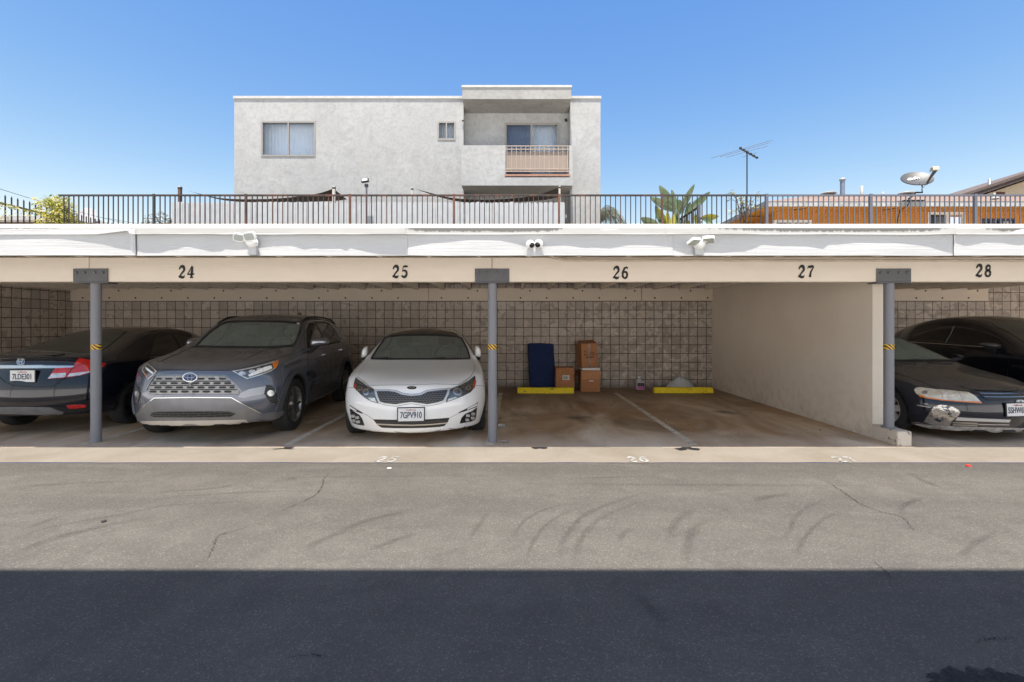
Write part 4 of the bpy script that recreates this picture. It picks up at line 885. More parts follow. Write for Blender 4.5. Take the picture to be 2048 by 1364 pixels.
y = 20; a = at(1723.5, 372, y); mb = MB(); mb.lathe([(0, a.z), (.055, a.z), (.055, roofz(y) - .1)], 'z', (a.x, y, 0), 12); mb.build('vent_pipe', M('pale_vent', (.28, .28, .27), .6), oh)
y = 18; a = at(1766, 384, y); mb = MB(); mb.lathe([(0, a.z), (.03, a.z), (.03, a.z - .1), (.09, a.z - .25)], 'z', (a.x, y, 0), 12); mb.build('vent_pipe', _mc['pale_vent'], oh)
y = 17; a = at(1989, 386, y); mb = MB(); mb.lathe([(0, a.z), (.03, a.z), (.03, a.z - .08), (.13, a.z - .2)], 'z', (a.x, y, 0), 12); mb.build('vent_pipe', _mc['pale_vent'], oh)
for px, y in ((1657, 20.4), (1812, 20.4)):
    a = at(px, 386.5, y); mb = MB(); mb.lathe([(0, a.z + .04), (.28, a.z + .02), (.3, a.z - .03), (.2, a.z - .06)], 'z', (a.x, y, 0), 16); mb.build('roof_vent', M('pale_vent', (.28, .28, .27), .6), oh)
# antenna
hA = (CY - 297)/F*18.0
def ap(px, py): D = F*hA/(CY - py); return Vector((gx(px, D), D, CAMZ + hA))
ta = empty('television_antenna', tuple(ap(1494, 303)), label='thin roof top television antenna with long tilted rods on a pole', cat='antenna')
BLK = M('dark_metal', (.03, .03, .035), .5, .4, var=0)
A, B = ap(1481, 297), ap(1514, 316); mid = ap(1494, 304.5)
mb = MB(); mb.tube([A, B], .028, 8); mb.build('boom', BLK, ta)
mb = MB(); mb.tube([(mid.x, mid.y, mid.z + .06), (mid.x, mid.y, 5.0)], .024, 8); mb.build('pole', BLK, ta)
for p, q in (((1422, 316.5), (1545, 280)), ((1440, 314), (1540, 285)), ((1453, 314.5), (1535, 292)), ((1484, 314.2), (1514, 305))):
    mb = MB(); mb.tube([ap(*p), ap(*q)], .008, 6); mb.build('antenna_rod', M('aluminium_rod', (.25, .26, .28), .4, .6, var=0), ta)
for i in range(6): p = A.lerp(B, i/5); mb = MB(); mb.box((p.x - .035, p.y - .035, p.z - .02), (p.x + .035, p.y + .035, p.z + .045)); mb.build('insulator', BLACKP, ta)
# satellite dish
D = 15.7; c = at(1834.5, 356.5, D); DG = M('grey_dish_paint', (.05, .05, .05), .5, var=.06)
sd = empty('satellite_dish', tuple(c), label='grey satellite dish with white lettering on the orange house gutter', cat='satellite dish')
nrm = Vector((-.22, -.66, .72)).normalized(); zq = nrm.to_track_quat('Z', 'Y').to_matrix().to_4x4()
Mx = Matrix.Translation(c) @ zq; rx_, ry_ = .425, .40
mb = MB(); mb.grid(40, 8, lambda u, v: Mx @ Vector((rx_*v*math.cos(u*2*PI), ry_*v*math.sin(u*2*PI), .075*v*v - .07)))
mb.grid(40, 1, lambda u, v: Mx @ Vector((rx_*math.cos(u*2*PI)*(1 + .02*v), ry_*math.sin(u*2*PI)*(1 + .02*v), .005 - .025*v)))
mb.grid(40, 8, lambda u, v: Mx @ Vector((1.02*rx_*v*math.cos(u*2*PI), 1.02*ry_*v*math.sin(u*2*PI), .075*v*v - .095))); rfl = mb.build('reflector', DG, sd)
xl = Mx.to_3x3() @ Vector((1, 0, 0)); ylo = Mx.to_3x3() @ Vector((0, 1, 0))
right = Vector((1, 0, 0)) - nrm*nrm.x; right.normalize(); upv = nrm.cross(right)
TM = Matrix((( *[right.x, upv.x, nrm.x], 0), (right.y, upv.y, nrm.y, 0), (right.z, upv.z, nrm.z, 0), (0, 0, 0, 1)))
lettering('dish_lettering', 'dish', .17, sd.matrix_world.inverted() @ Matrix.Translation(-c) @ Matrix.Translation(c + right*.0 + upv*.10 - nrm*.045) @ TM if 0 else Matrix.Translation(upv*.10 + right*-.02 - nrm*.05) @ TM, WHITEP, rfl, 1.25, .006, .01) if 0 else None
lt = lettering('dish_lettering', 'dish', .13, Matrix.Translation(upv*.09 + right*-.06 - nrm*.040) @ TM, WHITEP, rfl, 1.2, .004, .006)
low = c - upv*.33 - nrm*.02; tip = at(1871, 340, 14.9)
mb = MB(); mb.tube([low + Vector((.1, 0, -.02)), tip.lerp(low, .5) + Vector((.03, 0, -.02)), tip], [.03, .034, .055], 4, sq=True); mb.build('feed_arm', DG, sd)
mb = MB(); mb.box((tip.x - .12, tip.y - .06, tip.z - .02), (tip.x + .08, tip.y + .06, tip.z + .10), bev=.02); mb.build('feed_head', M('cream_plastic', (.5, .46, .38), .5), sd)
mb = MB(); mb.tube([(tip.x - .1, tip.y, tip.z + .05), (tip.x - .16, tip.y - .03, tip.z + .02), (tip.x - .2, tip.y - .05, tip.z - .05)], .022, 6); mb.build('feed_horn', BLACKP, sd)
ft = at(1817, 398, 15.9); mb = MB(); mb.tube([c - upv*.3 - nrm*.08, c - upv*.34 - nrm*.1 + Vector((-.02, 0, -.2)), at(1832, 385, 15.85), at(1824, 393, 15.9), ft], .028, 8); mb.build('mast', DG, sd)
mb = MB(); mb.box((ft.x - .16, 15.86, ft.z - .06), (ft.x + .5, 15.965, ft.z - .035)); mb.build('foot_plate', BLK, sd)
mb = MB(); mb.tube([c - upv*.3 + right*-.1, c - upv*.42 + right*-.12, c - upv*.44, at(1842, 380, 15.8)], .007, 5); mb.tube([at(1822, 397, 15.8), at(1815, 412, 15.95), at(1800, 420, 16.5), at(1795, 440, 16.68), (gx(1795, 16.68), 16.68, 3.3)], .014, 5); mb.build('cable', BLACKP, sd)
# gabled house
gh = empty('gabled_house', (30, 27, 3.2), label='cream gable end house with dark brown eaves beyond the orange house', cat='house')
D = 26.0; x0, z0 = gx(1915, D), gz(391, D); sl = (gz(347, D) - gz(388, D))/(gx(2048, D) - gx(1926, D)); xr = x0 + 7; zr = z0 + 7*sl; x9 = xr + 7
mb = MB(); mb.prism([(x0 + .8, 3.2), (x9 - .8, 3.2), (x9 - .8, z0 - .2), (xr, zr - .45), (x0 + .8, z0 - .2)], D + .6, D + 9, 0, Matrix(((1, 0, 0, 0), (0, 0, 1, 0), (0, 1, 0, 0), (0, 0, 0, 1)))); mb.build('stucco_wall', mat_stucco('cream_stucco', (.56, .46, .33), (.5, .3, .15), .3), gh)
XZM = Matrix(((1, 0, 0, 0), (0, 0, 1, 0), (0, 1, 0, 0), (0, 0, 0, 1)))
mb = MB(); mb.prism([(x0, z0 - .15), (xr, zr - .15), (x9, z0 - .15), (x9, z0), (xr, zr), (x0, z0)], D, D + 9.6, 0, XZM); mb.build('roof', M('dark_brown_roof', (.10, .075, .065), .85, var=.25), gh)
mb = MB(); mb.prism([(x0, z0 - .36), (xr, zr - .36), (x9, z0 - .36), (x9, z0 - .152), (xr, zr - .152), (x0, z0 - .152)], D + .04, D + .5, 0, XZM); mb.build('eaves_board', M('dark_brown_timber', (.06, .042, .036), .85, var=.3), gh)
mb = MB(); mb.box((gx(2015, D), D + .55, gz(386, D)), (gx(2031, D), D + .598, gz(378, D))); mb.build('attic_vent', M('brown_vent', (.10, .03, .02), .7), gh)
a = at(1979, 358, D + 1); mb = MB(); mb.lathe([(0, a.z), (.07, a.z), (.07, a.z - 1)], 'z', (a.x, D + 1, 0), 10); mb.build('vent_pipe', STEEL, gh)
# houses at far left
gr_roof = NT('grey_roof_shingles'); _p = gr_roof.pos('World'); _s = gr_roof.sep(_p); _q = gr_roof.noise(gr_roof.mapping(_p, (.6, 2.5, 6)), 2.5, 4, .7)
gr_roof = gr_roof.fin(gr_roof.ramp(_q, [(.3, (.12, .117, .11)), (.7, (.21, .205, .195))]), .9)
lh = empty('grey_roofed_house', (-26, 27, 3.2), label='low house with worn grey shingle roof behind the yellow green vine', cat='house')
D = 26.0; a0, a1 = gx(-200, D), gx(262, D); zr = gz(428, 28); ze = gz(441, D); rxe = gx(150, 28)
mb = MB(); mb.add([(a0, D, ze), (gx(160, D), D, ze), (rxe, 28.5, zr), (a0, 28.5, zr), (a1, D + 1, gz(459, D)), (a1 - 1, 32, ze - .6), (a0, 32, ze)], [(0, 1, 2, 3), (1, 4, 2), (4, 5, 2), (3, 2, 5, 6)]); mb.build('roof', gr_roof, lh)
mb = MB(); mb.box((a0, D + .5, 3.2), (gx(170, D), 31, ze - .05)); mb.box((gx(170, D), D + 1.2, 3.2), (a1 - .4, 31, gz(456, D))); mb.build('stucco_wall', mat_stucco('tan_stucco', (.45, .33, .24)), lh)
mb = MB(); mb.box((a0, D - .03, ze - .10), (gx(160, D), D - .002, ze + .02)); mb.build('fascia', M('grey_fascia', (.22, .19, .17), .8), lh)
mb = MB()
def fnt(u, v):
    x = gx(156 + 36*u, 27.0); y0 = 421 - 5*math.sin(u*PI) + 4*noise.noise((u*4, 0, 0)); y1 = 442 + 6*u
    p = at(156 + 36*u, y0*(1-v) + y1*v, 27.2 - 1.2*v); return (p.x, p.y, p.z + .1*noise.noise((u*6, v*5, 2)))
mb.grid(16, 8, fnt); tag(mb.build('roof_tarp', M('pale_tarp', (.26, .255, .26), .6, var=.15)), 'crumpled pale tarp over the end of the grey shingle roof', 'tarp')
mb = MB(); pts = [(-60, 360, 16), (0, 378, 18), (80, 402.5, 21), (170, 427, 25), (270, 451, 30), (330, 463, 34)]
mb.tube([at(*interp(pts, i/24)) for i in range(25)], .010, 5); tag(mb.build('power_cable', BLK), 'thin overhead cable sloping down across the sky above the pointed fence', 'cable')
mb = MB(); mb.tube([at(212, 436, 30), at(245, 442, 30.5), at(285, 449, 31)], .010, 5); tag(mb.build('power_cable', BLK), 'short thin cable beside the grey roof, low behind the fence', 'cable')

# ================================================================== plants
def leafclump(mb, c, r, n, l, w_, rnd, mi=(0,), droop=.3, flat=1):
    for _ in range(n):
        while 1:
            d = Vector((rnd.uniform(-1, 1), rnd.uniform(-1, 1), rnd.uniform(-1, 1)))
            if d.length <= 1: break
        p = Vector(c) + Vector((d.x*r[0], d.y*r[1], d.z*r[2])); a = rnd.uniform(0, 2*PI); t = Vector((math.cos(a), math.sin(a)*flat, rnd.uniform(-droop - .5, .4))).normalized()
        s = t.cross(Vector((rnd.uniform(-1, 1), rnd.uniform(-1, 1), 1))).normalized(); ll = l*rnd.uniform(.6, 1.3); ww = w_*rnd.uniform(.7, 1.2)
        mb.add([p, p + t*ll*.5 + s*ww*.5, p + t*ll, p + t*ll*.5 - s*ww*.5], [(0, 1, 2, 3)], mi[rnd.randrange(len(mi))])
VG = mat_leaf('vine_yellow_green', (.26, .28, .04), (.55, .50, .10)); VD = mat_leaf('vine_green', (.08, .15, .02), (.2, .27, .05)); VY = mat_leaf('vine_straw', (.5, .42, .14), (.62, .54, .25)); BARK = M('bark', (.09, .06, .04), .9)
rnd = random.Random(11)
vb = empty('vine_bush', (gx(118, 11.9), 11.9, 3.2), label='dense yellow green vine mounded over the end of the metal fence', cat='vine')
mb = MB(); 
for px, py, rx_, rz_, n in ((118, 405, .28, .2, 420), (105, 420, .35, .25, 420), (125, 435, .28, .25, 500), (110, 450, .4, .25, 420), (95, 405, .25, .12, 160), (135, 420, .15, .25, 150), (90, 452, .3, .1, 120), (135, 455, .35, .1, 100)):
    p = at(px, py, 11.95); leafclump(mb, p, (rx_, .3, rz_), n, .085, .032, rnd, (0, 0, 1, 2), .6)
mb.build('foliage', [VG, VD, VY], vb)
mb = MB(); 
for i in range(7): mb.tube([(gx(118 + (i-3)*4, 11.9), 11.9 + .03*i, 3.2), at(118 + (i-3)*5, 430, 11.95), at(118 + (i-3)*7, 405, 11.95)], [.02, .014, .006], 5)
mb.build('stem', BARK, vb)
cv = empty('climbing_vine', (fx, 12.8, 3.2), label='sparse straw coloured vine strands threaded along the pointed picket fence', cat='vine')
mb = MB()
for i in range(26):
    y = 11.6 + i*.11; leafclump(mb, (fx + .05, y, gz(393, 12) - .2 + .05*noise.noise((i, 0, 0))), (.08, .1, .05), 14, .08, .03, rnd, (0, 2, 1), .7)
for i in range(16):
    y = 11.7 + rnd.random()*2.2; leafclump(mb, (fx + .08, y, rnd.uniform(3.65, 4.35)), (.12, .16, .1), 16, .09, .028, rnd, (0, 2, 2), .7)
mb.build('foliage', [VG, VD, VY], cv)
mb = MB(); mb.tube([(fx + .03, 11.4 + i*.25, gz(393, 12) - .17 + .03*noise.noise((i*1.3, 0, 0))) for i in range(14)], .014, 5); mb.build('stem', BARK, cv)
def tree(name, px, py, D, r, n, l, mats, label, trunk=True):
    c = at(px, py, D); o = empty(name, (c.x, D, 3.2), label=label, cat='tree'); mb = MB()
    for k in range(9):
        d = Vector((rnd.uniform(-1, 1), rnd.uniform(-1, 1), rnd.uniform(-.8, .8))); q = c + Vector((d.x*r[0], d.y*r[1], d.z*r[2]))*.7
        leafclump(mb, q, (r[0]*.45, r[1]*.45, r[2]*.45), n//9, l, l*.45, rnd, (0, 1))
    mb.build('crown', mats, o); mb = MB(); mb.tube([(c.x, D, 3.2), (c.x + .05, D, c.z - r[2]*.4), (c.x - .1, D, c.z)], [.12, .09, .03], 7)
    for k in range(6): a = k*1.1; mb.tube([(c.x, D, c.z - r[2]*.5), (c.x + r[0]*.6*math.cos(a), D + r[1]*.6*math.sin(a), c.z + r[2]*.5*math.sin(k*2))], [.045, .012], 5)
    mb.build('trunk', BARK, o)
TG1 = mat_leaf('olive_leaf', (.06, .07, .035), (.17, .17, .09)); TG2 = mat_leaf('brown_leaf', (.10, .075, .04), (.22, .17, .10))
tree('tree', 327, 446, 24, (.75, .7, .62), 900, .11, [TG1, TG2], 'small olive brown tree beside the end of the white board fence')
tree('tree', 294, 455, 26, (.55, .5, .35), 420, .10, [TG1, TG2], 'low olive shrub between the grey shingle roof and the small tree')
# broad leaved plant
bp = empty('bird_of_paradise', (gx(1357, 13.2), 13.2, 3.2), label='big bird of paradise plant with broad paddle leaves behind the fence', cat='plant')
PL = mat_leaf('paddle_leaf', (.05, .095, .04), (.13, .17, .085), .35, 3); PY = mat_leaf('yellowing_paddle_leaf', (.22, .22, .02), (.42, .38, .05), .4, 3); PW = mat_leaf('pale_paddle_leaf', (.10, .15, .07), (.26, .30, .18), .3, 4)
c8 = lambda x, y: (1240 + x/6.4, 340 + y/6.4)
def paddle(b, t, w_, D0, D1, mat, roll=0, drop=.0):
    A, B = at(*c8(*b), D0), at(*c8(*t), D1); ax = (B - A); L = ax.length; ax.normalize(); vw = Vector((0, -1, 0)); s = ax.cross(vw).normalized(); nn = s.cross(ax).normalized(); wm = w_/6.4/F*D0
    s = (s*math.cos(roll) + nn*math.sin(roll)); nn = s.cross(ax).normalized(); mb = MB()
    def fn(u, v):
        q = v; wd = wm*.5*(math.sin(PI*min(1, q*.93 + .05))**.7)*(1.05 - .15*q); x = (u - .5)*2
        rag = 1 - .10*abs(noise.noise((q*16, x > 0, L)))
        return A + ax*(L*q) + s*(x*wd*rag) + nn*(abs(x)*wd*.35 - .05*L*math.sin(q*PI) + drop*q*q)
    mb.grid(8, 26, fn); o = mb.build('leaf', mat, bp)
    root = Vector((gx(1357, 13.2), 13.2, 3.2)); mb = MB(); mid = A.lerp(root, .5) + Vector((0, 0, -.1)); mb.tube([root + (A - root)*.02, mid, A, A.lerp(B, .5) - nn*.05*L - nn*.01], [.03, .024, .018, .008], 6); mb.build('stalk', PW, bp)
for b, t, w_, d0, d1, m, rl in (((700, 520), (505, 200), 120, 13.2, 13.0, PW, .35), ((720, 500), (660, 255), 90, 13.5, 13.5, PW, -.3), ((755, 560), (950, 185), 110, 13.2, 13.1, PW, -.5), ((850, 550), (1152, 282), 110, 13.1, 12.9, PL, .5), ((690, 520), (385, 348), 110, 13.1, 12.8, PW, .2),
        ((560, 720), (455, 455), 95, 13.2, 13.3, PL, .4), ((620, 740), (482, 480), 70, 13.0, 12.9, PY, .3), ((530, 790), (272, 612), 150, 12.9, 12.6, PW, .1), ((1030, 620), (1262, 592), 90, 13.0, 12.9, PY, -.3), ((1060, 610), (1190, 700), 70, 12.9, 12.8, PL, .2),
        ((790, 570), (760, 380), 100, 13.3, 13.4, PL, .2), ((830, 620), (900, 410), 80, 13.2, 13.3, PL, -.3), ((640, 760), (600, 520), 70, 12.8, 12.8, PY, -.2), ((670, 720), (690, 560), 60, 12.8, 12.9, PY, .3), ((880, 760), (860, 640), 70, 12.8, 12.7, PY, 0), ((1000, 740), (960, 560), 60, 13, 13, PY, .2), ((470, 800), (330, 670), 120, 12.7, 12.6, PL, .2)):
    paddle(b, t, w_, d0, d1, m, rl)
pt = empty('low_leafy_plant', (gx(1245, 13.5), 13.5, 3.2), label='low yellow green leaves just above the roof edge beside the palm', cat='plant')
bp_keep = bp; bp = pt
for b, t in (((-90, 790), (60, 700)), ((-60, 800), (90, 735)), ((-130, 790), (-20, 710))): paddle(b, t, 70, 13.3, 13.1, PY, .3)
bp = bp_keep
# palm beside the white building
pc = at(1196, 440, 20); pa = empty('palm_tree', (pc.x, 20, 3.2), label='grey green palm fronds drooping beside the corner of the white building', cat='palm')
PF = mat_leaf('palm_frond', (.08, .095, .07), (.22, .24, .19)); mb = MB()
for k in range(15):
    a = R(-75 + 150*k/14) if k < 11 else R(rnd.uniform(0, 360)); L = rnd.uniform(.8, 1.25); d = Vector((math.cos(a), math.sin(a), 0)); pts = [pc + d*(L*t) + Vector((0, 0, .62*math.sin(t*2.0) - .95*t*t + .1*(k % 3))) for t in [i/12 for i in range(13)]]
    mb.tube(pts, .012, 4)
    for i in range(1, 13):
        for sgn in (-1, 1):
            for q in (0, .5):
                p = pts[i].lerp(pts[i-1], q); s = Vector((-d.y, d.x, 0))*sgn; e = p + s*.2 + d*.14 + Vector((0, 0, -.26)); m_ = p.lerp(e, .5) + Vector((0, 0, .05)); mb.add([p, m_ + d*.012, e, m_ - d*.012], [(0, 1, 2, 3)])
mb.build('fronds', PF, pa); mb = MB(); mb.tube([(pc.x - .2, 20, 3.2), pc], [.16, .1], 8); mb.build('trunk', BARK, pa)
# straggly shrub by the antenna
sc_ = at(1487, 420, 14.6); sh = empty('straggly_shrub', (sc_.x, 14.6, 3.2), label='thin straggly shrub growing in front of the orange house gutter', cat='shrub'); mb = MB(); mt_ = MB()
for k in range(17):
    px, py = rnd.uniform(1456, 1518), rnd.uniform(384, 430); e = at(px, py, 14.6 + rnd.uniform(-.3, .3)); mt_.tube([sc_ + Vector((rnd.uniform(-.1, .1), 0, -.4)), sc_.lerp(e, .5) + Vector((0, 0, .05)), e], [.012, .008, .004], 4)
    leafclump(mb, e, (.06, .06, .06), 9, .13, .035, rnd, (0, 1, 2), .5)
mb.build('foliage', [TG1, VY, PL], sh); mt_.tube([(sc_.x, 14.6, 3.2), sc_ + Vector((0, 0, -.4))], .03, 6); mt_.build('branches', BARK, sh)
# ================================================================== cars
TYRE = M('tyre_rubber', (.018, .018, .018), .85, var=.3, scale=20); ALLOY = M('alloy_rim', (.55, .55, .55), .3, .25, var=.1); ALLOYD = M('dark_alloy_rim', (.05, .05, .055), .35, .7, var=.1)
CHROME = M('chrome', (.56, .56, .56), .2, 1, var=0); DCHROME = M('dark_chrome', (.25, .26, .28), .2, 1, var=0); SILVERP = M('silver_trim', (.5, .5, .51), .35, .5, var=.05); GLOSSB = M('gloss_black', (.008, .008, .010), .12, var=0, coat=1)
TRIMB = M('black_trim', (.014, .014, .015), .6, var=0); SEATM = M('grey_seat_cloth', (.30, .29, .26), .85, var=.12); SEATD = M('dark_dashboard', (.05, .05, .048), .8, var=.1)
REDL = M('red_tail_lens', (.50, .012, .010), .12, var=.15, scale=30, coat=1); AMB = M('amber_lens', (.62, .16, .012), .2, var=.1, coat=1); REDR = M('red_side_marker', (.38, .05, .02), .2, var=.1, coat=1)
CLEAR = M('clear_lamp_lens', (.55, .56, .56), .14, .35, var=.3, scale=24, coat=1); LAMPD = M('lamp_housing', (.10, .105, .11), .2, .5, var=.4, scale=22, coat=1); OLDLENS = M('yellowed_lamp_lens', (.56, .52, .42), .2, .2, var=.25, scale=14, coat=1)
PLATE = M('white_plate', (.66, .66, .65), .4, var=.03); PLINK = M('plate_ink', (.02, .03, .07), .5, var=0); PLRED = M('plate_red', (.4, .08, .05), .5, var=0)
SEAM = M('panel_gap', (.004, .004, .004), .8, var=0)
def mesh_pat(name, w_, h_, bar, col_bar, col_hole):
    t = NT(name); p = t.pos(); s = t.sep(p); b = t.node('ShaderNodeTexBrick', offset=.5); t.link(t.comb(s[0], s[2], 0), b.inputs['Vector'])
    for k, v in (('Scale', 1), ('Brick Width', w_), ('Row Height', h_), ('Mortar Size', bar), ('Mortar Smooth', .1)): b.inputs[k].default_value = v
    t.fin(t.mix(b.outputs['Fac'], col_hole, col_bar), .4, metal=b.outputs['Fac'] if max(col_bar) > .1 else 0); return t.mat
def pip(x, y, P):
    c = False; n = len(P); j = n - 1
    for i in range(n):
        if (P[i][1] > y) != (P[j][1] > y) and x < (P[j][0]-P[i][0])*(y-P[i][1])/(P[j][1]-P[i][1]) + P[i][0]: c = not c
        j = i
    return c
def grow(P, d):
    """offset a polygon outward by d"""
    A = sum(P[i][0]*P[(i+1) % len(P)][1] - P[(i+1) % len(P)][0]*P[i][1] for i in range(len(P))); sg = 1 if A > 0 else -1; out = []; n = len(P)
    for i in range(n):
        a, b, c = Vector(P[i-1]), Vector(P[i]), Vector(P[(i+1) % n]); e1 = (b-a).normalized(); e2 = (c-b).normalized()
        n1 = Vector((e1.y, -e1.x))*sg; n2 = Vector((e2.y, -e2.x))*sg; m = (n1+n2)
        m = m/max(.35, m.length_squared/2) if m.length > 1e-6 else n1
        out.append((b.x + m.x*d, b.y + m.y*d))
    return out
def rounded(P, k=3, r=.25):
    out = []; n = len(P)
    for i in range(n):
        a, b, c = Vector(P[i-1]), Vector(P[i]), Vector(P[(i+1) % n]); p = b.lerp(a, r); q = b.lerp(c, r)
        for j in range(k + 1):
            t = j/k; out.append(tuple((1-t)**2*p + 2*t*(1-t)*b + t*t*q))
    return out

class Car:
    def __init__(s, name, Xf, Yf, yaw, label, paint, st, bow, offs, rbow, roffs, wheels, R_, track, crop=None, group=None, tmat=TYRE, arch=.065, sub=3):
        s.root = empty(name, (Xf, Yf, .006), R(yaw), label, 'car', group); s.M = Matrix.LocRotScale(s.root.location, s.root.rotation_euler, None); s.Mi = s.M.inverted()
        s.o = s.Mi @ Vector((0, 0, CAMZ)); s.paint = paint; s.crop = crop or (0, 0, 1); s.R = R_; s.wheels = wheels; s.track = track
        s.make_body(st, bow, offs, rbow, roffs, arch, sub)
    def make_body(s, st, bow, offs, rbow, roffs, arch, sub):
        NC = 6; us = [-1, -.72, -.36, 0, .36, .72, 1]; bm = bmesh.new(); n = len(st); V = {}
        def pos(k, r, c):
            y, zz, ww, zc = st[k]; u = us[c]
            z = zz[r]; x = u*ww[r]
            if r == 4: z = zz[4] + (zc - zz[4])*(1 - abs(u)**2.2)
            yy = y
            if k == 0: yy = y + bow*abs(u)**2.3 + offs[r]
            if k == n - 1: yy = y - rbow*abs(u)**2.3 - roffs[r]
            return Vector((x, yy, z))
        for k in range(n):
            for r in range(5):
                for c in range(7):
                    if r in (0, 4) or c in (0, 6) or k in (0, n-1): V[k, r, c] = bm.verts.new(pos(k, r, c))
        def q(*a): bm.faces.new([V[i] for i in a])
        for k in range(n-1):
            for c in range(6):
                q((k, 4, c), (k, 4, c+1), (k+1, 4, c+1), (k+1, 4, c)); q((k, 0, c+1), (k, 0, c), (k+1, 0, c), (k+1, 0, c+1))
            for r in range(4):
                q((k, r, 0), (k, r+1, 0), (k+1, r+1, 0), (k+1, r, 0)); q((k, r+1, 6), (k, r, 6), (k+1, r, 6), (k+1, r+1, 6))
        for r in range(4):
            for c in range(6): q((0, r, c), (0, r, c+1), (0, r+1, c+1), (0, r+1, c)); q((n-1, r, c+1), (n-1, r, c), (n-1, r+1, c), (n-1, r+1, c+1))
        cl = bm.edges.layers.float.new('crease_edge'); inv = {v: k for k, v in V.items()}
        for e in bm.edges:
            a, b = inv[e.verts[0]], inv[e.verts[1]]
            if a[1] == b[1] == 0 and a[2] == b[2] and a[2] in (0, 6): e[cl] = .6
            if a[1] == b[1] == 0 and a[0] == b[0] and a[0] in (0, n-1): e[cl] = .7
            if a[1] == b[1] == 3 and a[2] == b[2] and a[2] in (0, 6) : e[cl] = .45
            if a[1] == b[1] == 4 and a[2] == b[2] and a[2] in (0, 6): e[cl] = .25
        bm.normal_update(); bmesh.ops.recalc_face_normals(bm, faces=bm.faces[:])
        me = bpy.data.meshes.new('body'); bm.to_mesh(me); bm.free()
        me.materials.append(s.paint); me.materials.append(TRIMB)
        o = bpy.data.objects.new('body', me); COL.objects.link(o); ss = o.modifiers.new('s', 'SUBSURF'); ss.levels = ss.render_levels = sub
        # wheel wells
        mb = MB(); w_ = max(x[2][1] for x in st)
        for yw in s.wheels:
            for sg in (-1, 1):
                x0, x1 = sorted((sg*(w_ - .30), sg*(w_ + .2))); r = s.R + arch
                mb.lathe([(r, x0), (r, x1)], 'x', (0, yw, s.R - .02), 40, 1, False)
                for xx in (x0, x1): mb.add([(xx, yw + r*math.cos(2*PI*k/40), s.R - .02 + r*math.sin(2*PI*k/40)) for k in range(40)], [list(range(40))], 1)
        cut = mb.build('cut', [s.paint, TRIMB]); cm = bmesh.new(); cm.from_mesh(cut.data); bmesh.ops.remove_doubles(cm, verts=cm.verts[:], dist=1e-5); bmesh.ops.recalc_face_normals(cm, faces=cm.faces[:]); cm.to_mesh(cut.data); cm.free()
        dg = bpy.context.evaluated_depsgraph_get(); full = bpy.data.meshes.new_from_object(o.evaluated_get(dg))
        s.bvh = BVHTree.FromPolygons([v.co.copy() for v in full.vertices], [list(p.vertices) for p in full.polygons])
        bo = o.modifiers.new('b', 'BOOLEAN'); bo.operation = 'DIFFERENCE'; bo.object = cut; bo.solver = 'EXACT'; bo.use_self = False
        dg = bpy.context.evaluated_depsgraph_get(); dg.update(); m2 = bpy.data.meshes.new_from_object(o.evaluated_get(dg))
        o.modifiers.clear(); o.data = m2; bpy.data.objects.remove(cut); o.parent = s.root; s.body = o
        for p in m2.polygons: p.use_smooth = p.material_index == 0
        full_n = None
    # ---- picture rays, measured once on the photo and kept as points of the body
    def pick(s, px, py):
        d = (s.Mi.to_3x3() @ Vector(((px - CX)/F, 1, (CY - py)/F))).normalized(); h = s.bvh.ray_cast(s.o, d)
        if h[0] is None:
            # just off the outline: nearest point of the body to the ray
            best = None
            for k in range(60):
                p = s.o + d*(3 + k*.2); q = s.bvh.find_nearest(p)
                if q[0] is not None and (best is None or q[3] < best[0]): best = (q[3], q[0], q[1])
            return best[1], best[2]
        n = h[1]; return h[0], (n if n.dot(d) < 0 else -n)
    def hit(s, kind, a, b):
        if kind == 'cam':
            x0, y0, sc = s.crop; return s.pick(x0 + a/sc, y0 + b/sc)
        if kind == 'front': o, d = Vector((a, -2, b)), Vector((0, 1, 0))
        if kind == 'rear': o, d = Vector((a, 9, b)), Vector((0, -1, 0))
        if kind == 'top': o, d = Vector((a, b, 4)), Vector((0, 0, -1))
        if kind == 'right': o, d = Vector((3, a, b)), Vector((-1, 0, 0))     # picture right side
        if kind == 'left': o, d = Vector((-3, a, b)), Vector((1, 0, 0))
        h = s.bvh.ray_cast(o, d)
        if h[0] is None:
            q = s.bvh.find_nearest(o + d*2.5); return q[0], q[1]
        n = h[1]; return h[0], (n if n.dot(d) < 0 else -n)
    def patch(s, name, P, mat, off=.004, thick=.012, kind='cam', step=None, parent=None, mirror=False, seam=0, mats=None, rnd=0, both=False, seamoff=.0015):
        if rnd: P = rounded(P, 3, rnd)
        step = step or (.03 if kind != 'cam' else 4.2*s.crop[2])
        me = bpy.data.meshes.new(name); out = bmesh.new()
        def layer(P, off, thick, mi):
            bm = bmesh.new(); vs = [bm.verts.new((x, y, 0)) for x, y in P]; bm.faces.new(vs); bmesh.ops.triangulate(bm, faces=bm.faces[:])
            xs = [p[0] for p in P]; ys = [p[1] for p in P]
            for ax, lo, hi in ((0, min(xs), max(xs)), (1, min(ys), max(ys))):
                n = int((hi - lo)/step)
                for k in range(1, n + 1):
                    co = Vector((0, 0, 0)); co[ax] = lo + (hi-lo)*k/(n+1); no = Vector((0, 0, 0)); no[ax] = 1
                    bmesh.ops.bisect_plane(bm, geom=bm.verts[:] + bm.edges[:] + bm.faces[:], plane_co=co, plane_no=no, dist=1e-5)
            bm.verts.index_update(); top = {}; cent = Vector()
            for v in bm.verts:
                h, n_ = s.hit(kind, v.co.x, v.co.y); top[v.index] = (h, n_)
            # smooth the normals a little over neighbours
            nn = {v.index: (top[v.index][1] + sum((top[e.other_vert(v).index][1] for e in v.link_edges), Vector())).normalized() for v in bm.verts}
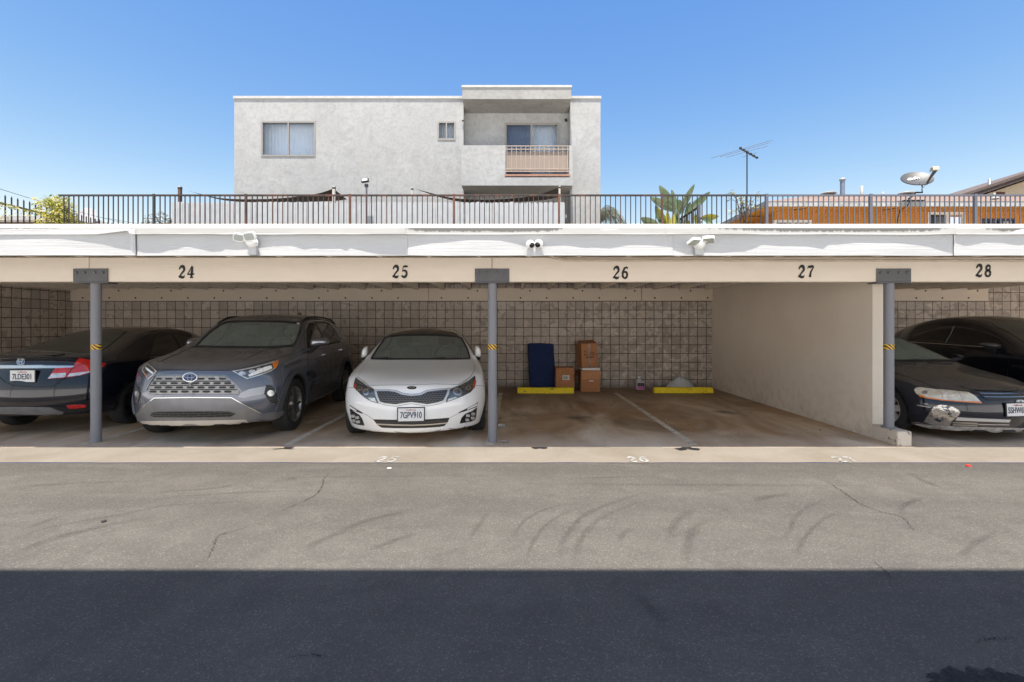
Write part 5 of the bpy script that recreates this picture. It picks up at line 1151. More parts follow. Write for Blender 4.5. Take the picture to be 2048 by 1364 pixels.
            T = {i: out.verts.new(top[i][0] + nn[i]*off) for i in top}
            for f in bm.faces:
                try: nf = out.faces.new([T[v.index] for v in f.verts]); nf.material_index = mi; nf.smooth = True
                except ValueError: pass
            for e in bm.edges:
                if len(e.link_faces) == 1:
                    a, b = e.verts[0].index, e.verts[1].index
                    q = [out.verts.new(T[a].co), out.verts.new(T[b].co), out.verts.new(top[b][0] + nn[b]*(off - thick)), out.verts.new(top[a][0] + nn[a]*(off - thick))]
                    nf = out.faces.new(q); nf.material_index = mi
            bm.free()
        layer(P, off, thick, 0)
        if seam: layer(grow(P, seam), min(seamoff, off - .001), .004, 1)
        if mirror:
            for v in out.verts: v.co.x = -v.co.x
        # outward normals
        out.normal_update()
        for f in out.faces:
            c = f.calc_center_median(); 
            if mirror: c = Vector((-c.x, c.y, c.z))
            q = s.bvh.find_nearest(c); n_ = q[1] if q[0] is not None else Vector((0, 0, 1))
            if f.smooth:
                fn = Vector((-f.normal.x, f.normal.y, f.normal.z)) if mirror else f.normal
                if fn.dot(n_) < 0: f.normal_flip()
        out.to_mesh(me); out.free(); me.materials.append(mat)
        if seam: me.materials.append(SEAM)
        o = bpy.data.objects.new(name, me); COL.objects.link(o); o.parent = parent or s.root
        if both: s.patch(name, P, mat, off, thick, kind, step, parent, not mirror, seam, mats, 0, False, seamoff)
        return o
    def hole(s, P, kind='cam', shrink=0, ylim=None):
        """open the body shell under a pane"""
        if shrink: P = grow(P, -shrink)
        bm = bmesh.new(); bm.from_mesh(s.body.data); dead = []
        for f in bm.faces:
            c = f.calc_center_median()
            if kind == 'cam':
                w_ = s.M @ c; px = CX + w_.x/w_.y*F; py = CY - (w_.z - CAMZ)/w_.y*F; a, b = (px - s.crop[0])*s.crop[2], (py - s.crop[1])*s.crop[2]
                h, _ = s.pick(px, py)
            elif kind in ('front', 'rear'): a, b = c.x, c.z; h, _ = s.hit(kind, a, b)
            elif kind == 'right': a, b = c.y, c.z; h, _ = s.hit('right' if c.x > 0 else 'left', a, b)
            if pip(a, b, P) and (h - c).length < .12: dead.append(f)
        bmesh.ops.delete(bm, geom=dead, context='FACES'); bm.to_mesh(s.body.data); bm.free()
    def ell(s, cx, cy, rx, ry, n=24): return [(cx + rx*math.cos(2*PI*k/n), cy + ry*math.sin(2*PI*k/n)) for k in range(n)]
    def wheel(s, x, y, spokes=5, mat=ALLOY, steer=0, rim=None, double=False, width=.215, parent=None, label=None, dish=.02):
        Rr = s.R; rim = rim or Rr*.68; sg = 1 if x > 0 else -1; t = empty('wheel'); t.parent = s.root; t.location = (x, y, Rr - .006); t.rotation_euler = (0, 0, R(steer))
        hw = width/2; mb = MB(); pr = [(rim, -hw*.92), (rim + .02, -hw), (Rr - .03, -hw*1.02), (Rr - .008, -hw*.86), (Rr, -hw*.5), (Rr, hw*.5), (Rr - .008, hw*.86), (Rr - .03, hw*1.02), (rim + .02, hw), (rim, hw*.92)]
        mb.lathe(pr, 'x', (0, 0, 0), 48); 
        mb.build('tyre', TYRE, t, local=True)
        mb = MB(); o_ = sg*hw
        mb.lathe([(rim*1.0, -o_*.9), (rim*.93, -o_*.85), (rim*.90, o_*.2), (rim*.93, o_*.8), (rim*.97, o_*.93), (rim*1.005, o_*.92)], 'x', (0, 0, 0), 48)
        mb.lathe([(0, o_*.75), (rim*.12, o_*.75), (rim*.2, o_*.6), (rim*.22, o_*.2)], 'x', (0, 0, 0), 24)
        for k in range(spokes):
            for off_ in ((-.085, .085) if double else (0,)):
                a = 2*PI*k/spokes + .3; ca, sa = math.cos(a), math.sin(a); w0, w1 = (.024, .018) if double else (.05, .042)
                def P_(r, w_, dx): 
                    yy = off_*(.35 + .65*r/rim)*.9 + w_; return Vector((dx, r*ca - yy*sa, r*sa + yy*ca))
                xo, xi = o_*.72, o_*.4
                vs = [P_(rim*.15, -w0, xo), P_(rim*.15, w0, xo), P_(rim*.96, w1, o_*.84), P_(rim*.96, -w1, o_*.84), P_(rim*.15, -w0, xi), P_(rim*.15, w0, xi), P_(rim*.96, w1, o_*.5), P_(rim*.96, -w1, o_*.5)]
                mb.add(vs, [(0, 1, 2, 3), (0, 3, 7, 4), (1, 5, 6, 2), (2, 6, 7, 3)])
        mb.build('rim', mat, t, local=True)
        mb = MB(); mb.lathe([(0, o_*.1), (rim*.91, o_*.1), (rim*.91, o_*.0)], 'x', (0, 0, 0), 32); mb.build('brake_disc', TRIMB, t, local=True)
        return t
    def allwheels(s, **k):
        st = k.pop('steer', 0)
        for i, y in enumerate(s.wheels):
            for sg in (-1, 1): s.wheel(sg*(s.track/2), y, steer=st if i == 0 else 0, **k)
    def mirrorh(s, x, y, z, sx, sy, sz, mat, root=None, tilt=0, both=True, base=None, arm=None):
        for sg in ((1, -1) if both else (1,)):
            mb = MB()
            def fn(u, v):
                a = u*2*PI; b = (v - .5)*PI; cx_ = math.copysign(abs(math.cos(a))**.7, math.cos(a))*math.cos(b)**.6; cy_ = math.copysign(abs(math.sin(a))**.9, math.sin(a))*math.cos(b)**.8; cz_ = math.copysign(abs(math.sin(b))**.8, math.sin(b))
                p = Vector((cx_*sx, cy_*sy if cy_ < 0 else cy_*sy*.4, cz_*sz)); p.x += -.12*p.z*(1 if cx_ else 1); p.z *= 1 - .22*(p.x/sx) if p.z < 0 else 1; p.z += tilt*p.x
                return Vector((sg*(x + p.x), y + p.y, z + p.z))
            mb.grid(28, 16, fn); o = mb.build('side_mirror', mat, s.root, local=True)
            mb = MB(); mb.tube([(sg*(x + sx*.1), y - .01, z - sz*.7), (sg*(x - sx*.8), y + .02, z - sz*1.1), (sg*(x - sx*1.25), y + .03, z - sz*1.15)] if arm is None else [(sg*a_[0], a_[1], a_[2]) for a_ in arm], [.03, .035, .03], 8); m_ = mb.build('mirror_stalk', TRIMB, o, local=True)
            mb = MB(); mb.lathe([(0, 0), (1, 0)], 'y', (0, 0, 0), 20, 0, False, Matrix.Diagonal((sx*.82, 1, sz*.75, 1))); mb.v = [(v[0] + sg*x, y + sy*.42, v[2] + z) for v in mb.v]; mb.build('mirror_glass', CHROME, o, local=True)
    def mirror_from(s, pts, yl, depth, mat, stalk=None):
        o0 = s.o; L = []
        for a, b in rounded(pts, 4, .3):
            px, py = s.crop[0] + a/s.crop[2], s.crop[1] + b/s.crop[2]; d = s.Mi.to_3x3() @ Vector(((px - CX)/F, 1, (CY - py)/F)); k = (yl - o0.y)/d.y; L.append(o0 + d*k)
        c = sum(L, Vector())/len(L); n = len(L); rings = 7; vs = []
        for r in range(rings):
            a = (r/(rings - 1))*PI/2*.97; k = math.cos(a)**.55; dy = -depth*math.sin(a)
            vs += [Vector((c.x + (p.x - c.x)*k, yl + dy, c.z + (p.z - c.z)*k)) for p in L]
        mb = MB(); mb.add(vs, [(r*n + i, r*n + (i+1) % n, (r+1)*n + (i+1) % n, (r+1)*n + i) for r in range(rings - 1) for i in range(n)], 0, True)
        mb.add(vs[-n:], [list(range(n))], 0, True); mb.add([v + Vector((0, .012, 0)) for v in L], [list(range(n))[::-1]]); mb.add(L + [v + Vector((0, .012, 0)) for v in L], [(i, (i+1) % n, n + (i+1) % n, n + i) for i in range(n)])
        o = mb.build('side_mirror', mat, s.root, local=True)
        mb = MB(); mb.add([Vector((c.x + (p.x - c.x)*.88, yl + .0135, c.z + (p.z - c.z)*.85)) for p in L], [list(range(n))[::-1]]); mb.build('mirror_glass', CHROME, o, local=True)
        lo = min(p.z for p in L); q = s.bvh.find_nearest(Vector((c.x, yl + .02, lo - .02)))[0]
        mb = MB(); mb.tube([Vector((c.x, yl - depth*.4, lo + .03)), Vector((c.x*.6 + q.x*.4, yl - depth*.1, lo - .005)), q], [.035, .036, .036], 8); mb.build('mirror_stalk', TRIMB, o, local=True)
        return o
    def interior(s, yd, zd, wd, ys, zs, yr, xs=.36, zb=.5, zseat=.52, roofz=1.3):
        S = lambda mb, n, m, par=s.root: mb.build(n, m, par, local=True)
        mb = MB(); mb.box((-wd, yd, zb - .25), (wd, yd + .42, zd), bev=.06); d = S(mb, 'dashboard', SEATD)
        for sg in (-1, 1):
            mb = MB(); Mx = Matrix.Translation((sg*xs, ys, zb)) @ Matrix.Rotation(R(-14), 4, 'X')
            mb.box((-.24, -.06, -.05), (.24, .07, zs - zb), 0, Mx, .05); mb.box((-.25, -.5, -.12), (.25, .05, .06), 0, Mx, .05); st_ = S(mb, 'seat', SEATM)
            mb = MB(); mb.box((-.135, -.05, zs - zb + .05), (.135, .05, zs - zb + .22), 0, Mx, .04); S(mb, 'headrest', SEATM, st_)
            mb = MB()
            for q in (-.05, .05): mb.tube([Mx @ Vector((q, -.02, zs - zb - .02)), Mx @ Vector((q, -.02, zs - zb + .07))], .008, 6)
            S(mb, 'headrest_rods', CHROME, st_)
        mb = MB(); Mx = Matrix.Translation((0, yr, zb)) @ Matrix.Rotation(R(-20), 4, 'X'); mb.box((-.62, -.06, -.1), (.62, .1, zs - zb + .02), 0, Mx, .06); S(mb, 'rear_seat', SEATM)
        mb = MB(); Mx = Matrix.Translation((xs, yd + .5, zd + .02)) @ Matrix.Rotation(R(65), 4, 'X'); mb.tube([Mx @ Vector((.18*math.cos(k*PI/12), .18*math.sin(k*PI/12), 0)) for k in range(25)], .016, 8, 0, False); mb.box((-.16, -.03, -.01), (.16, .03, .015), 0, Mx, .008); S(mb, 'steering_wheel', SEATD)
    def plate(s, kind, a, b, w_, h_, txt, tilt=0, frame=TRIMB, y=None, sink=.0, sub_=True):
        h, n = s.hit(kind, a, b); n = Vector((0, -1, 0)) if n.y < 0 else n; c = h + Vector((0, -.014, 0))
        t = empty('license_plate'); t.parent = s.root; t.location = c; t.rotation_euler = (R(tilt), 0, 0)
        mb = MB(); mb.box((-w_/2 - .012, 0, -h_/2 - .012), (w_/2 + .012, .012 + sink, h_/2 + .012), bev=.004); mb.build('plate_frame', frame, t, local=True)
        mb = MB(); mb.box((-w_/2, -.003, -h_/2), (w_/2, -.0005, h_/2)); p = mb.build('plate_blank', PLATE, t, local=True)
        lettering('plate_number', txt, h_*.48, Matrix.Translation((0, -.0045, -h_*.06)) @ UPRIGHT, PLINK, p, w_*.86/(len(txt)*h_*.48*.78), .002, .002)
        lettering('plate_state', 'California', h_*.15, Matrix.Translation((0, -.0045, h_*.36)) @ UPRIGHT, PLRED, p, .95, 0, .002)
        return t
    def emblem_h(s, kind, cx, cy, w_, h_, mat=CHROME, par=None):
        e = s.patch('emblem', rounded([(cx - w_*.42, cy - h_/2), (cx + w_*.42, cy - h_/2), (cx + w_/2, cy + h_*.1), (cx + w_*.36, cy + h_/2), (cx - w_*.36, cy + h_/2), (cx - w_/2, cy + h_*.1)], 3, .3), mat, .012, .014, kind, step=w_)
        k = -1 if kind == 'cam' else 1; k = 1
        f = s.patch('emblem_field', rounded([(cx - w_*.32, cy - h_*.4), (cx + w_*.32, cy - h_*.4), (cx + w_*.38, cy + h_*.1), (cx + w_*.26, cy + h_*.4), (cx - w_*.26, cy + h_*.4), (cx - w_*.38, cy + h_*.1)], 3, .3), GLOSSB, .0135, .003, kind, step=w_, parent=e)
        for P in ([(cx - w_*.30, cy - h_*.38), (cx - w_*.16, cy - h_*.38), (cx - w_*.10, cy + h_*.38), (cx - w_*.22, cy + h_*.38)], [(cx + w_*.30, cy - h_*.38), (cx + w_*.16, cy - h_*.38), (cx + w_*.10, cy + h_*.38), (cx + w_*.22, cy + h_*.38)], [(cx - w_*.14, cy - h_*.08), (cx + w_*.14, cy - h_*.08), (cx + w_*.14, cy + h_*.10), (cx - w_*.14, cy + h_*.10)]):
            s.patch('emblem_letter', P, mat, .016, .005, kind, step=w_, parent=e)
        return e
    def line(s, name, pts, wd, mat, kind='cam', off=.003, parent=None, thick=.006, mirror=False, both=False):
        """thin strip along a polyline"""
        L = []; Rr_ = []; n = len(pts)
        for i, p in enumerate(pts):
            a, b = Vector(pts[max(i-1, 0)]), Vector(pts[min(i+1, n-1)]); t = (b-a).normalized(); q = Vector((-t.y, t.x))*wd/2; L.append((p[0]+q.x, p[1]+q.y)); Rr_.append((p[0]-q.x, p[1]-q.y))
        return s.patch(name, L + Rr_[::-1], mat, off, thick, kind, parent=parent, mirror=mirror, both=both)
def ST(rows): return [(r[0], r[1], r[2], r[3]) for r in rows]
# ---------------------------------------------------------------- white sedan
WP = mat_paint('white_car_paint', (.78, .78, .77), .3, .3, dustcol=(.52, .48, .42), sidedust=.02)
K = Car('parked_car', -1.215, 5.87, 7.0, 'white sedan with black roof panel facing out in stall 25', WP, ST([
 (.00, (.155, .36, .56, .69, .745), (.76, .85, .85, .80, .72), .765),
 (.62, (.165, .39, .60, .775, .82), (.85, .915, .915, .875, .79), .85),
 (.96, (.19, .41, .63, .82, .87), (.87, .925, .925, .885, .79), .91),
 (1.30, (.19, .41, .65, .875, .955), (.88, .925, .925, .885, .765), .995),
 (1.75, (.19, .41, .66, .89, 1.145), (.88, .925, .925, .885, .695), 1.195),
 (2.25, (.19, .41, .66, .91, 1.335), (.88, .925, .925, .885, .605), 1.395),
 (2.8, (.19, .41, .66, .92, 1.365), (.88, .925, .925, .885, .58), 1.425),
 (3.4, (.19, .41, .66, .935, 1.34), (.88, .925, .925, .88, .565), 1.40),
 (3.9, (.19, .41, .66, .95, 1.19), (.88, .925, .925, .875, .60), 1.25),
 (4.25, (.2, .42, .68, .955, 1.03), (.86, .915, .915, .86, .66), 1.07),
 (4.6, (.22, .44, .69, .93, .99), (.82, .89, .89, .81, .68), 1.02),
 (4.845, (.27, .46, .69, .86, .95), (.74, .83, .83, .77, .68), .97)]), .40, (.05, 0, .02, .06, .14), .3, (.08, 0, .03, .08, .12), (.96, 3.755), .328, 1.60, (670, 630, 5.247))
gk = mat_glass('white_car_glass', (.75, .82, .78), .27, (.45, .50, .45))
WSH = [(372, 462), (440, 350), (520, 238), (560, 222), (720, 208), (900, 205), (1080, 208), (1270, 220), (1335, 238), (1390, 350), (1424, 455), (1424, 462), (1150, 466), (800, 468), (560, 467)]
K.hole(WSH, shrink=14)
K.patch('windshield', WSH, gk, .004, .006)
for L in ([(380, 462), (446, 352), (524, 244), (565, 228), (720, 214), (900, 211), (1080, 214), (1266, 226), (1330, 244), (1384, 352), (1416, 455)], [(380, 459), (600, 463), (800, 464), (1150, 462), (1416, 457)]): K.line('windshield_frit', L, 17, TRIMB, off=.0055)
K.patch('roof_panel', [(530, 232), (575, 185), (632, 155), (760, 146), (960, 143), (1160, 146), (1298, 153), (1320, 190), (1332, 232), (1270, 214), (1080, 202), (900, 199), (720, 202), (565, 216)], GLOSSB, .004, .006)
K.patch('hood', [(352, 478), (600, 474), (900, 473), (1200, 474), (1440, 474), (1462, 520), (1455, 590), (1420, 650), (1300, 728), (1050, 722), (800, 732), (560, 733), (355, 737), (240, 650), (265, 600), (320, 520)], WP, .005, .009, seam=3.2)
hl = [(217, 657), (262, 695), (335, 745), (400, 772), (414, 795), (432, 860), (452, 926), (385, 908), (300, 858), (228, 790), (194, 752), (205, 700)]
hr = [(1468, 640), (1478, 700), (1465, 760), (1420, 808), (1340, 850), (1250, 885), (1165, 915), (1178, 875), (1200, 810), (1216, 772), (1300, 742), (1395, 695)]
for P, cs, br, am, low in ((hl, ((262, 775, 30, 28), (328, 810, 30, 32)), [(217, 657), (262, 700), (340, 756), (404, 780), (400, 770), (335, 742), (262, 692)], [(208, 715), (232, 745), (224, 785), (198, 755)], [(350, 868), (420, 870), (444, 918), (385, 903)]),
        (hr, ((1394, 765, 30, 28), (1282, 805, 46, 38)), [(1468, 645), (1400, 705), (1300, 752), (1216, 782), (1216, 772), (1300, 742), (1395, 695)], [(1470, 665), (1478, 705), (1466, 755), (1438, 780), (1450, 715)], [(1190, 880), (1260, 860), (1280, 868), (1175, 908)])):
    h = K.patch('headlight', P, LAMPD, .006, .014, step=14, seam=2.5)
    for cx, cy, rx, ry in cs:
        K.patch('lamp_ring', K.ell(cx, cy, rx, ry), CHROME, .009, .006, parent=h, step=40); K.patch('projector_lens', K.ell(cx, cy, rx*.68, ry*.68), M('projector_glass', (.16, .17, .18), .08, .6, var=.5, scale=30, coat=1), .0105, .004, parent=h, step=40)
    K.patch('lamp_brow', br, M('bronze_lamp_brow', (.20, .19, .16), .35, .5, var=.1), .010, .006, parent=h, step=30); K.patch('side_marker', am, REDR, .010, .006, parent=h, step=30); K.patch('turn_lamp', low, CLEAR, .010, .006, parent=h, step=30)
GO = [(412, 783), (560, 783), (640, 792), (715, 822), (800, 833), (890, 825), (965, 790), (1060, 780), (1206, 768), (1192, 830), (1152, 908), (1090, 932), (970, 954), (890, 942), (800, 930), (710, 942), (640, 957), (520, 942), (458, 922), (430, 850)]
g = K.patch('grille', GO, M('satin_silver', (.5, .5, .5), .32, .6, var=.05), .008, .02, step=14, seam=4)
GIN = [(442, 800), (560, 800), (630, 808), (705, 838), (800, 849), (900, 841), (975, 806), (1060, 796), (1180, 785), (1168, 830), (1135, 896), (1080, 916), (970, 936), (890, 925), (800, 913), (710, 925), (640, 938), (525, 925), (474, 908), (452, 850)]
K.patch('grille_mesh', GIN, mesh_pat('grille_mesh', .036, .024, .0045, (.07, .07, .075), (.006, .006, .007)), .0095, .006, parent=g, step=20)
LI = [(405, 1097), (560, 1101), (800, 1103), (1000, 1095), (1200, 1080), (1185, 1115), (1150, 1160), (1100, 1172), (950, 1182), (800, 1186), (620, 1185), (490, 1180), (460, 1160), (430, 1130)]
li = K.patch('lower_intake', LI, mesh_pat('intake_slats', .6, .036, .012, (.035, .035, .037), (.008, .008, .009)), .005, .01, step=20, seam=2)
K.patch('chrome_bar', [(438, 1134), (620, 1142), (800, 1146), (1000, 1139), (1180, 1122), (1172, 1134), (1000, 1153), (800, 1161), (620, 1157), (446, 1147)], CHROME, .012, .01, parent=li, step=30)
for strip, lit, pod, cells in (([(156, 942), (200, 972), (292, 1026), (286, 1034), (230, 1014), (162, 985)], [(160, 952), (196, 976), (232, 999), (228, 1008), (164, 980)], [(160, 985), (205, 1018), (255, 1048), (285, 1090), (308, 1158), (245, 1150), (185, 1130), (170, 1065)], ((192, 1060), (237, 1076), (200, 1108), (247, 1120))),
        ([(1496, 914), (1470, 936), (1300, 1020), (1294, 1030), (1360, 1010), (1488, 962)], [(1490, 926), (1430, 958), (1385, 980), (1385, 994), (1486, 952)], [(1488, 972), (1478, 1060), (1468, 1096), (1420, 1118), (1310, 1137), (1330, 1078), (1368, 1038), (1440, 1010)], ((1392, 1055), (1446, 1038), (1384, 1098), (1442, 1080)))):
    f = K.patch('fog_light', pod, GLOSSB, .006, .012, step=20, seam=2)
    K.patch('running_light', strip, TRIMB, .006, .01, parent=f, step=30); K.patch('led_strip', lit, M('white_led_strip', (.75, .75, .73), .3, var=0), .008, .006, parent=f, step=30)
    for cx, cy in cells: K.patch('fog_lens', rounded([(cx - 21, cy - 15), (cx + 19, cy - 17), (cx + 21, cy + 13), (cx - 19, cy + 15)], 3, .3), CLEAR, .009, .006, parent=f, step=40)
for L in ([(292, 1030), (345, 1055), (405, 1097)], [(1294, 1032), (1245, 1055), (1200, 1082)]): K.line('bumper_crease_shade', L, 4, M('grey_crease_shade', (.30, .30, .30), .6, var=0), off=.002)  # grey lines paint the shade along the bumper creases
K.patch('chin_spoiler', [(255, 1226), (500, 1232), (800, 1234), (1100, 1226), (1330, 1206), (1310, 1222), (1100, 1243), (800, 1250), (500, 1248), (320, 1246)], M('grey_chin', (.30, .28, .25), .6), .004, .01, step=30)
SCM = mat_smear('scraped_black', (.012, .012, .012), 1.3, 22)
K.patch('paint_scrape', [(1195, 1188), (1300, 1196), (1400, 1184), (1500, 1158), (1480, 1180), (1400, 1200), (1300, 1212), (1215, 1205)], SCM, .003, .004, step=20)
K.line('bumper_seam', [(125, 765), (160, 764), (195, 762)], 3, SEAM, off=.002); K.line('bumper_seam', [(1476, 742), (1520, 742), (1562, 742)], 3, SEAM, off=.002)
e = K.patch('emblem', K.ell(806, 765, 50, 16), GLOSSB, .007, .008, step=60)
h_, n_ = K.hit('cam', 806, 765); _T = n_.to_track_quat('Z', 'Y').to_matrix().to_4x4()
_rt = Vector((1, 0, 0)); _up = n_.cross(_rt).normalized(); _T = Matrix(((_rt.x, _up.x, n_.x, 0), (_rt.y, _up.y, n_.y, 0), (_rt.z, _up.z, n_.z, 0), (0, 0, 0, 1)))
lettering('emblem_letters', 'KIA', .026, Matrix.Translation(h_ + n_*.0085) @ _T, CHROME, e, 1.25, .001, .003)
K.plate('cam', 799, 1043, .300, .152, '7GPV910', -4)
K.mirror_from([(342, 322), (351, 385), (347, 432), (300, 453), (284, 448), (278, 415), (290, 362), (315, 333)], 1.80, .11, WP); K.mirror_from([(1488, 314), (1520, 340), (1535, 390), (1529, 440), (1502, 446), (1462, 428), (1464, 370), (1472, 332)], 1.80, .11, WP)
K.allwheels(spokes=5, double=True, mat=ALLOY)
K.interior(1.45, .93, .68, 2.55, 1.08, 3.35, zb=.5)
for a, b in (((560, 452), (390, 464)), ((1160, 456), (880, 464))): K.line('wiper', [a, ((a[0]+b[0])/2, (a[1]+b[1])/2 + 1), b], 4, TRIMB, off=.014, thick=.008)
K.patch('hood_ornament', K.ell(1122, 456, 7, 6), WHITEP, .012, .012, step=40) if 0 else None

for P in ([(1.75, .985), (2.62, 1.0), (2.62, 1.27), (2.35, 1.25), (2.05, 1.15)], [(2.70, 1.0), (3.55, 1.01), (3.72, 1.06), (3.4, 1.22), (2.70, 1.275)]):
    K.hole(P, 'right', shrink=.015); K.patch('side_window', P, gk, .004, .006, 'right', both=True); K.line('window_trim', P + P[:1], .03, TRIMB, 'right', .005, both=True)
P = [(-.52, 1.08), (.52, 1.08), (.46, 1.3), (-.46, 1.3)]; K.hole(P, 'rear', shrink=.015); K.patch('rear_window', P, gk, .004, .006, 'rear')

# ---------------------------------------------------------------- grey crossover
SP = mat_paint('grey_blue_car_paint', (.10, .113, .150),   .22, .42, .5, dustcol=(.235, .20, .165), sidedust=.05)
SPL = M('satin_grey_cladding', (.085, .088, .098), .45, .3, var=.15); SPB = M('satin_grey_bumper', (.20, .20, .205), .4, .5, var=.12)
S = Car('parked_car', -3.905, 5.90, 4.5, 'slate grey crossover with wide chrome grille parked facing out in stall 24', SP, ST([
 (.00, (.235, .45, .68, .86, .945), (.83, .88, .87, .84, .76), .965),
 (.55, (.24, .49, .73, .945, 1.015), (.89, .935, .935, .90, .79), 1.04),
 (.93, (.27, .51, .76, .985, 1.06), (.90, .94, .94, .90, .79), 1.09),
 (1.22, (.26, .51, .77, 1.03, 1.12), (.91, .94, .94, .90, .78), 1.15),
 (1.68, (.26, .51, .77, 1.05, 1.35), (.91, .94, .94, .90, .72), 1.395),
 (2.1, (.26, .51, .77, 1.065, 1.565), (.91, .94, .94, .90, .655), 1.615),
 (2.7, (.26, .51, .77, 1.08, 1.615), (.91, .94, .94, .90, .635), 1.66),
 (3.5, (.27, .51, .77, 1.10, 1.59), (.90, .94, .94, .90, .62), 1.64),
 (4.0, (.29, .52, .78, 1.12, 1.53), (.88, .93, .93, .88, .61), 1.58),
 (4.32, (.31, .54, .80, 1.10, 1.33), (.85, .90, .90, .84, .62), 1.36),
 (4.6, (.34, .56, .80, .98, 1.08), (.76, .84, .84, .79, .66), 1.10)]), .34, (.05, .0, .03, .05, .08), .25, (.06, 0, .03, .05, .06), (.93, 3.62), .362, 1.64, (250, 600, 4.267), arch=.075)
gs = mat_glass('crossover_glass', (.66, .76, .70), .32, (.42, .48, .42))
WSS = [(590, 400), (640, 350), (720, 272), (810, 208), (868, 182), (1000, 176), (1180, 176), (1340, 180), (1508, 192), (1500, 250), (1478, 330), (1440, 395), (1300, 410), (1000, 410), (760, 406)]
S.hole(WSS, shrink=12)
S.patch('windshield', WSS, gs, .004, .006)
for L in ([(598, 398), (648, 352), (726, 276), (815, 213), (872, 189), (1000, 183), (1180, 183), (1340, 187), (1502, 199), (1494, 250), (1472, 328), (1436, 390)], [(598, 397), (760, 401), (1000, 404), (1300, 404), (1436, 390)]): S.line('windshield_frit', L, 16, TRIMB, off=.0055)
S.patch('hood', [(212, 548), (280, 590), (600, 600), (895, 603), (1080, 562), (1260, 512), (1430, 455), (1418, 418), (1300, 416), (1000, 416), (760, 412), (585, 408), (400, 460), (260, 512)], SP, .006, .010, seam=2.6)
S.line('hood_crease', [(560, 412), (420, 470), (300, 530)], 5, SP, off=.011); S.line('hood_crease', [(1210, 418), (1120, 460), (1010, 520)], 5, SP, off=.011)
hR = [(915, 607), (1000, 592), (1110, 570), (1210, 545), (1310, 515), (1303, 555), (1288, 582), (1240, 612), (1150, 645), (1042, 676), (980, 645)]
hL = [(192, 540), (235, 572), (275, 608), (250, 640), (205, 678), (168, 632), (148, 600), (165, 568)]
for P, dr, am in ((hR, [(1190, 575), (1245, 562), (1255, 585), (1225, 600), (1060, 655), (1050, 640), (1205, 592)], [(1255, 540), (1308, 518), (1300, 555), (1288, 580), (1268, 590)]), (hL, [(178, 575), (200, 585), (250, 622), (240, 634), (192, 600)], [(168, 622), (180, 628), (200, 655), (200, 668)])):
    h = S.patch('headlight', P, CLEAR, .008, .016, step=16, seam=2.6); S.patch('lamp_housing', grow(P, -9), LAMPD, .0095, .005, parent=h, step=24)
    S.patch('running_light', dr, M('white_led_strip', (.75, .75, .73), .3, var=0), .012, .006, parent=h, step=30); S.patch('side_marker', am, AMB, .0125, .006, parent=h, step=30)
h = [o for o in COL.objects if o.name.startswith('headlight') and o.parent is S.root][0]
for cx, cy in ((1000, 628), (1085, 612), (1150, 598)): S.patch('projector_lens', S.ell(cx, cy, 30, 16), CLEAR, .012, .006, parent=h, step=60)
# chrome grille: rows of slim bars with slotted gaps
GS = [(272, 648), (420, 648), (560, 650), (700, 650), (850, 650), (900, 685), (945, 735), (975, 775), (966, 802), (800, 800), (560, 800), (380, 802), (248, 803), (205, 797), (194, 770), (228, 705)]
g = S.patch('grille', GS, M('brushed_grille_silver', (.27, .265, .26), .35, .6, var=.25, scale=25), .006, .02, step=18, seam=3)
import itertools as _it
def gspan(y):
    xs = [];
    for (x0, y0), (x1, y1) in zip(GS, GS[1:] + GS[:1]):
        if (y0 - y)*(y1 - y) < 0: xs.append(x0 + (x1-x0)*(y - y0)/(y1 - y0))
    return min(xs), max(xs)
mbs = []
for r, y in enumerate((672, 710, 746, 782)):
    a, b = gspan(y); a += 16; b -= 16; pitch = 91; k0 = 560 + (pitch/2 if r % 2 else 0); x = k0 - pitch*6
    S.line('grille_slot', [(a, y - 17), (560, y - 17), (b, y - 17)], 9, TRIMB, off=.0078, parent=g) if r else None
    while x < b:
        lo, hi = max(a, x - 31), min(b, x + 31)
        if hi - lo > 14: S.patch('grille_slot', rounded([(lo, y - 9), (hi, y - 9), (hi, y + 9), (lo, y + 9)], 2, .3), TRIMB, .0085, .004, parent=g, step=40)
        x += pitch
S.line('grille_surround', [(262, 642), (560, 643), (858, 643), (955, 735), (985, 776)], 7, DCHROME, off=.011); S.line('grille_surround', [(262, 642), (222, 700), (186, 768)], 7, DCHROME, off=.011)
eb_ = S.patch('emblem', S.ell(560, 660, 64, 40), CHROME, .016, .02, step=60); S.patch('emblem_field', S.ell(560, 660, 55, 33), M('emblem_blue', (.006, .028, .12), .45, 0, var=0), .0175, .004, parent=eb_, step=60)
def ring(cx, cy, rx, ry, w_, n=28): 
    return [(cx + rx*math.cos(2*PI*k/n), cy + ry*math.sin(2*PI*k/n)) for k in range(n + 1)]
for rx, ry, cy in ((20, 31, 660), (46, 14, 650)): S.line('emblem_ring', ring(560, cy, rx, ry, 6), 5, DCHROME, off=.020, parent=eb_)
S.patch('camera_lens', S.ell(562, 722, 14, 12), GLOSSB, .02, .02, step=40)
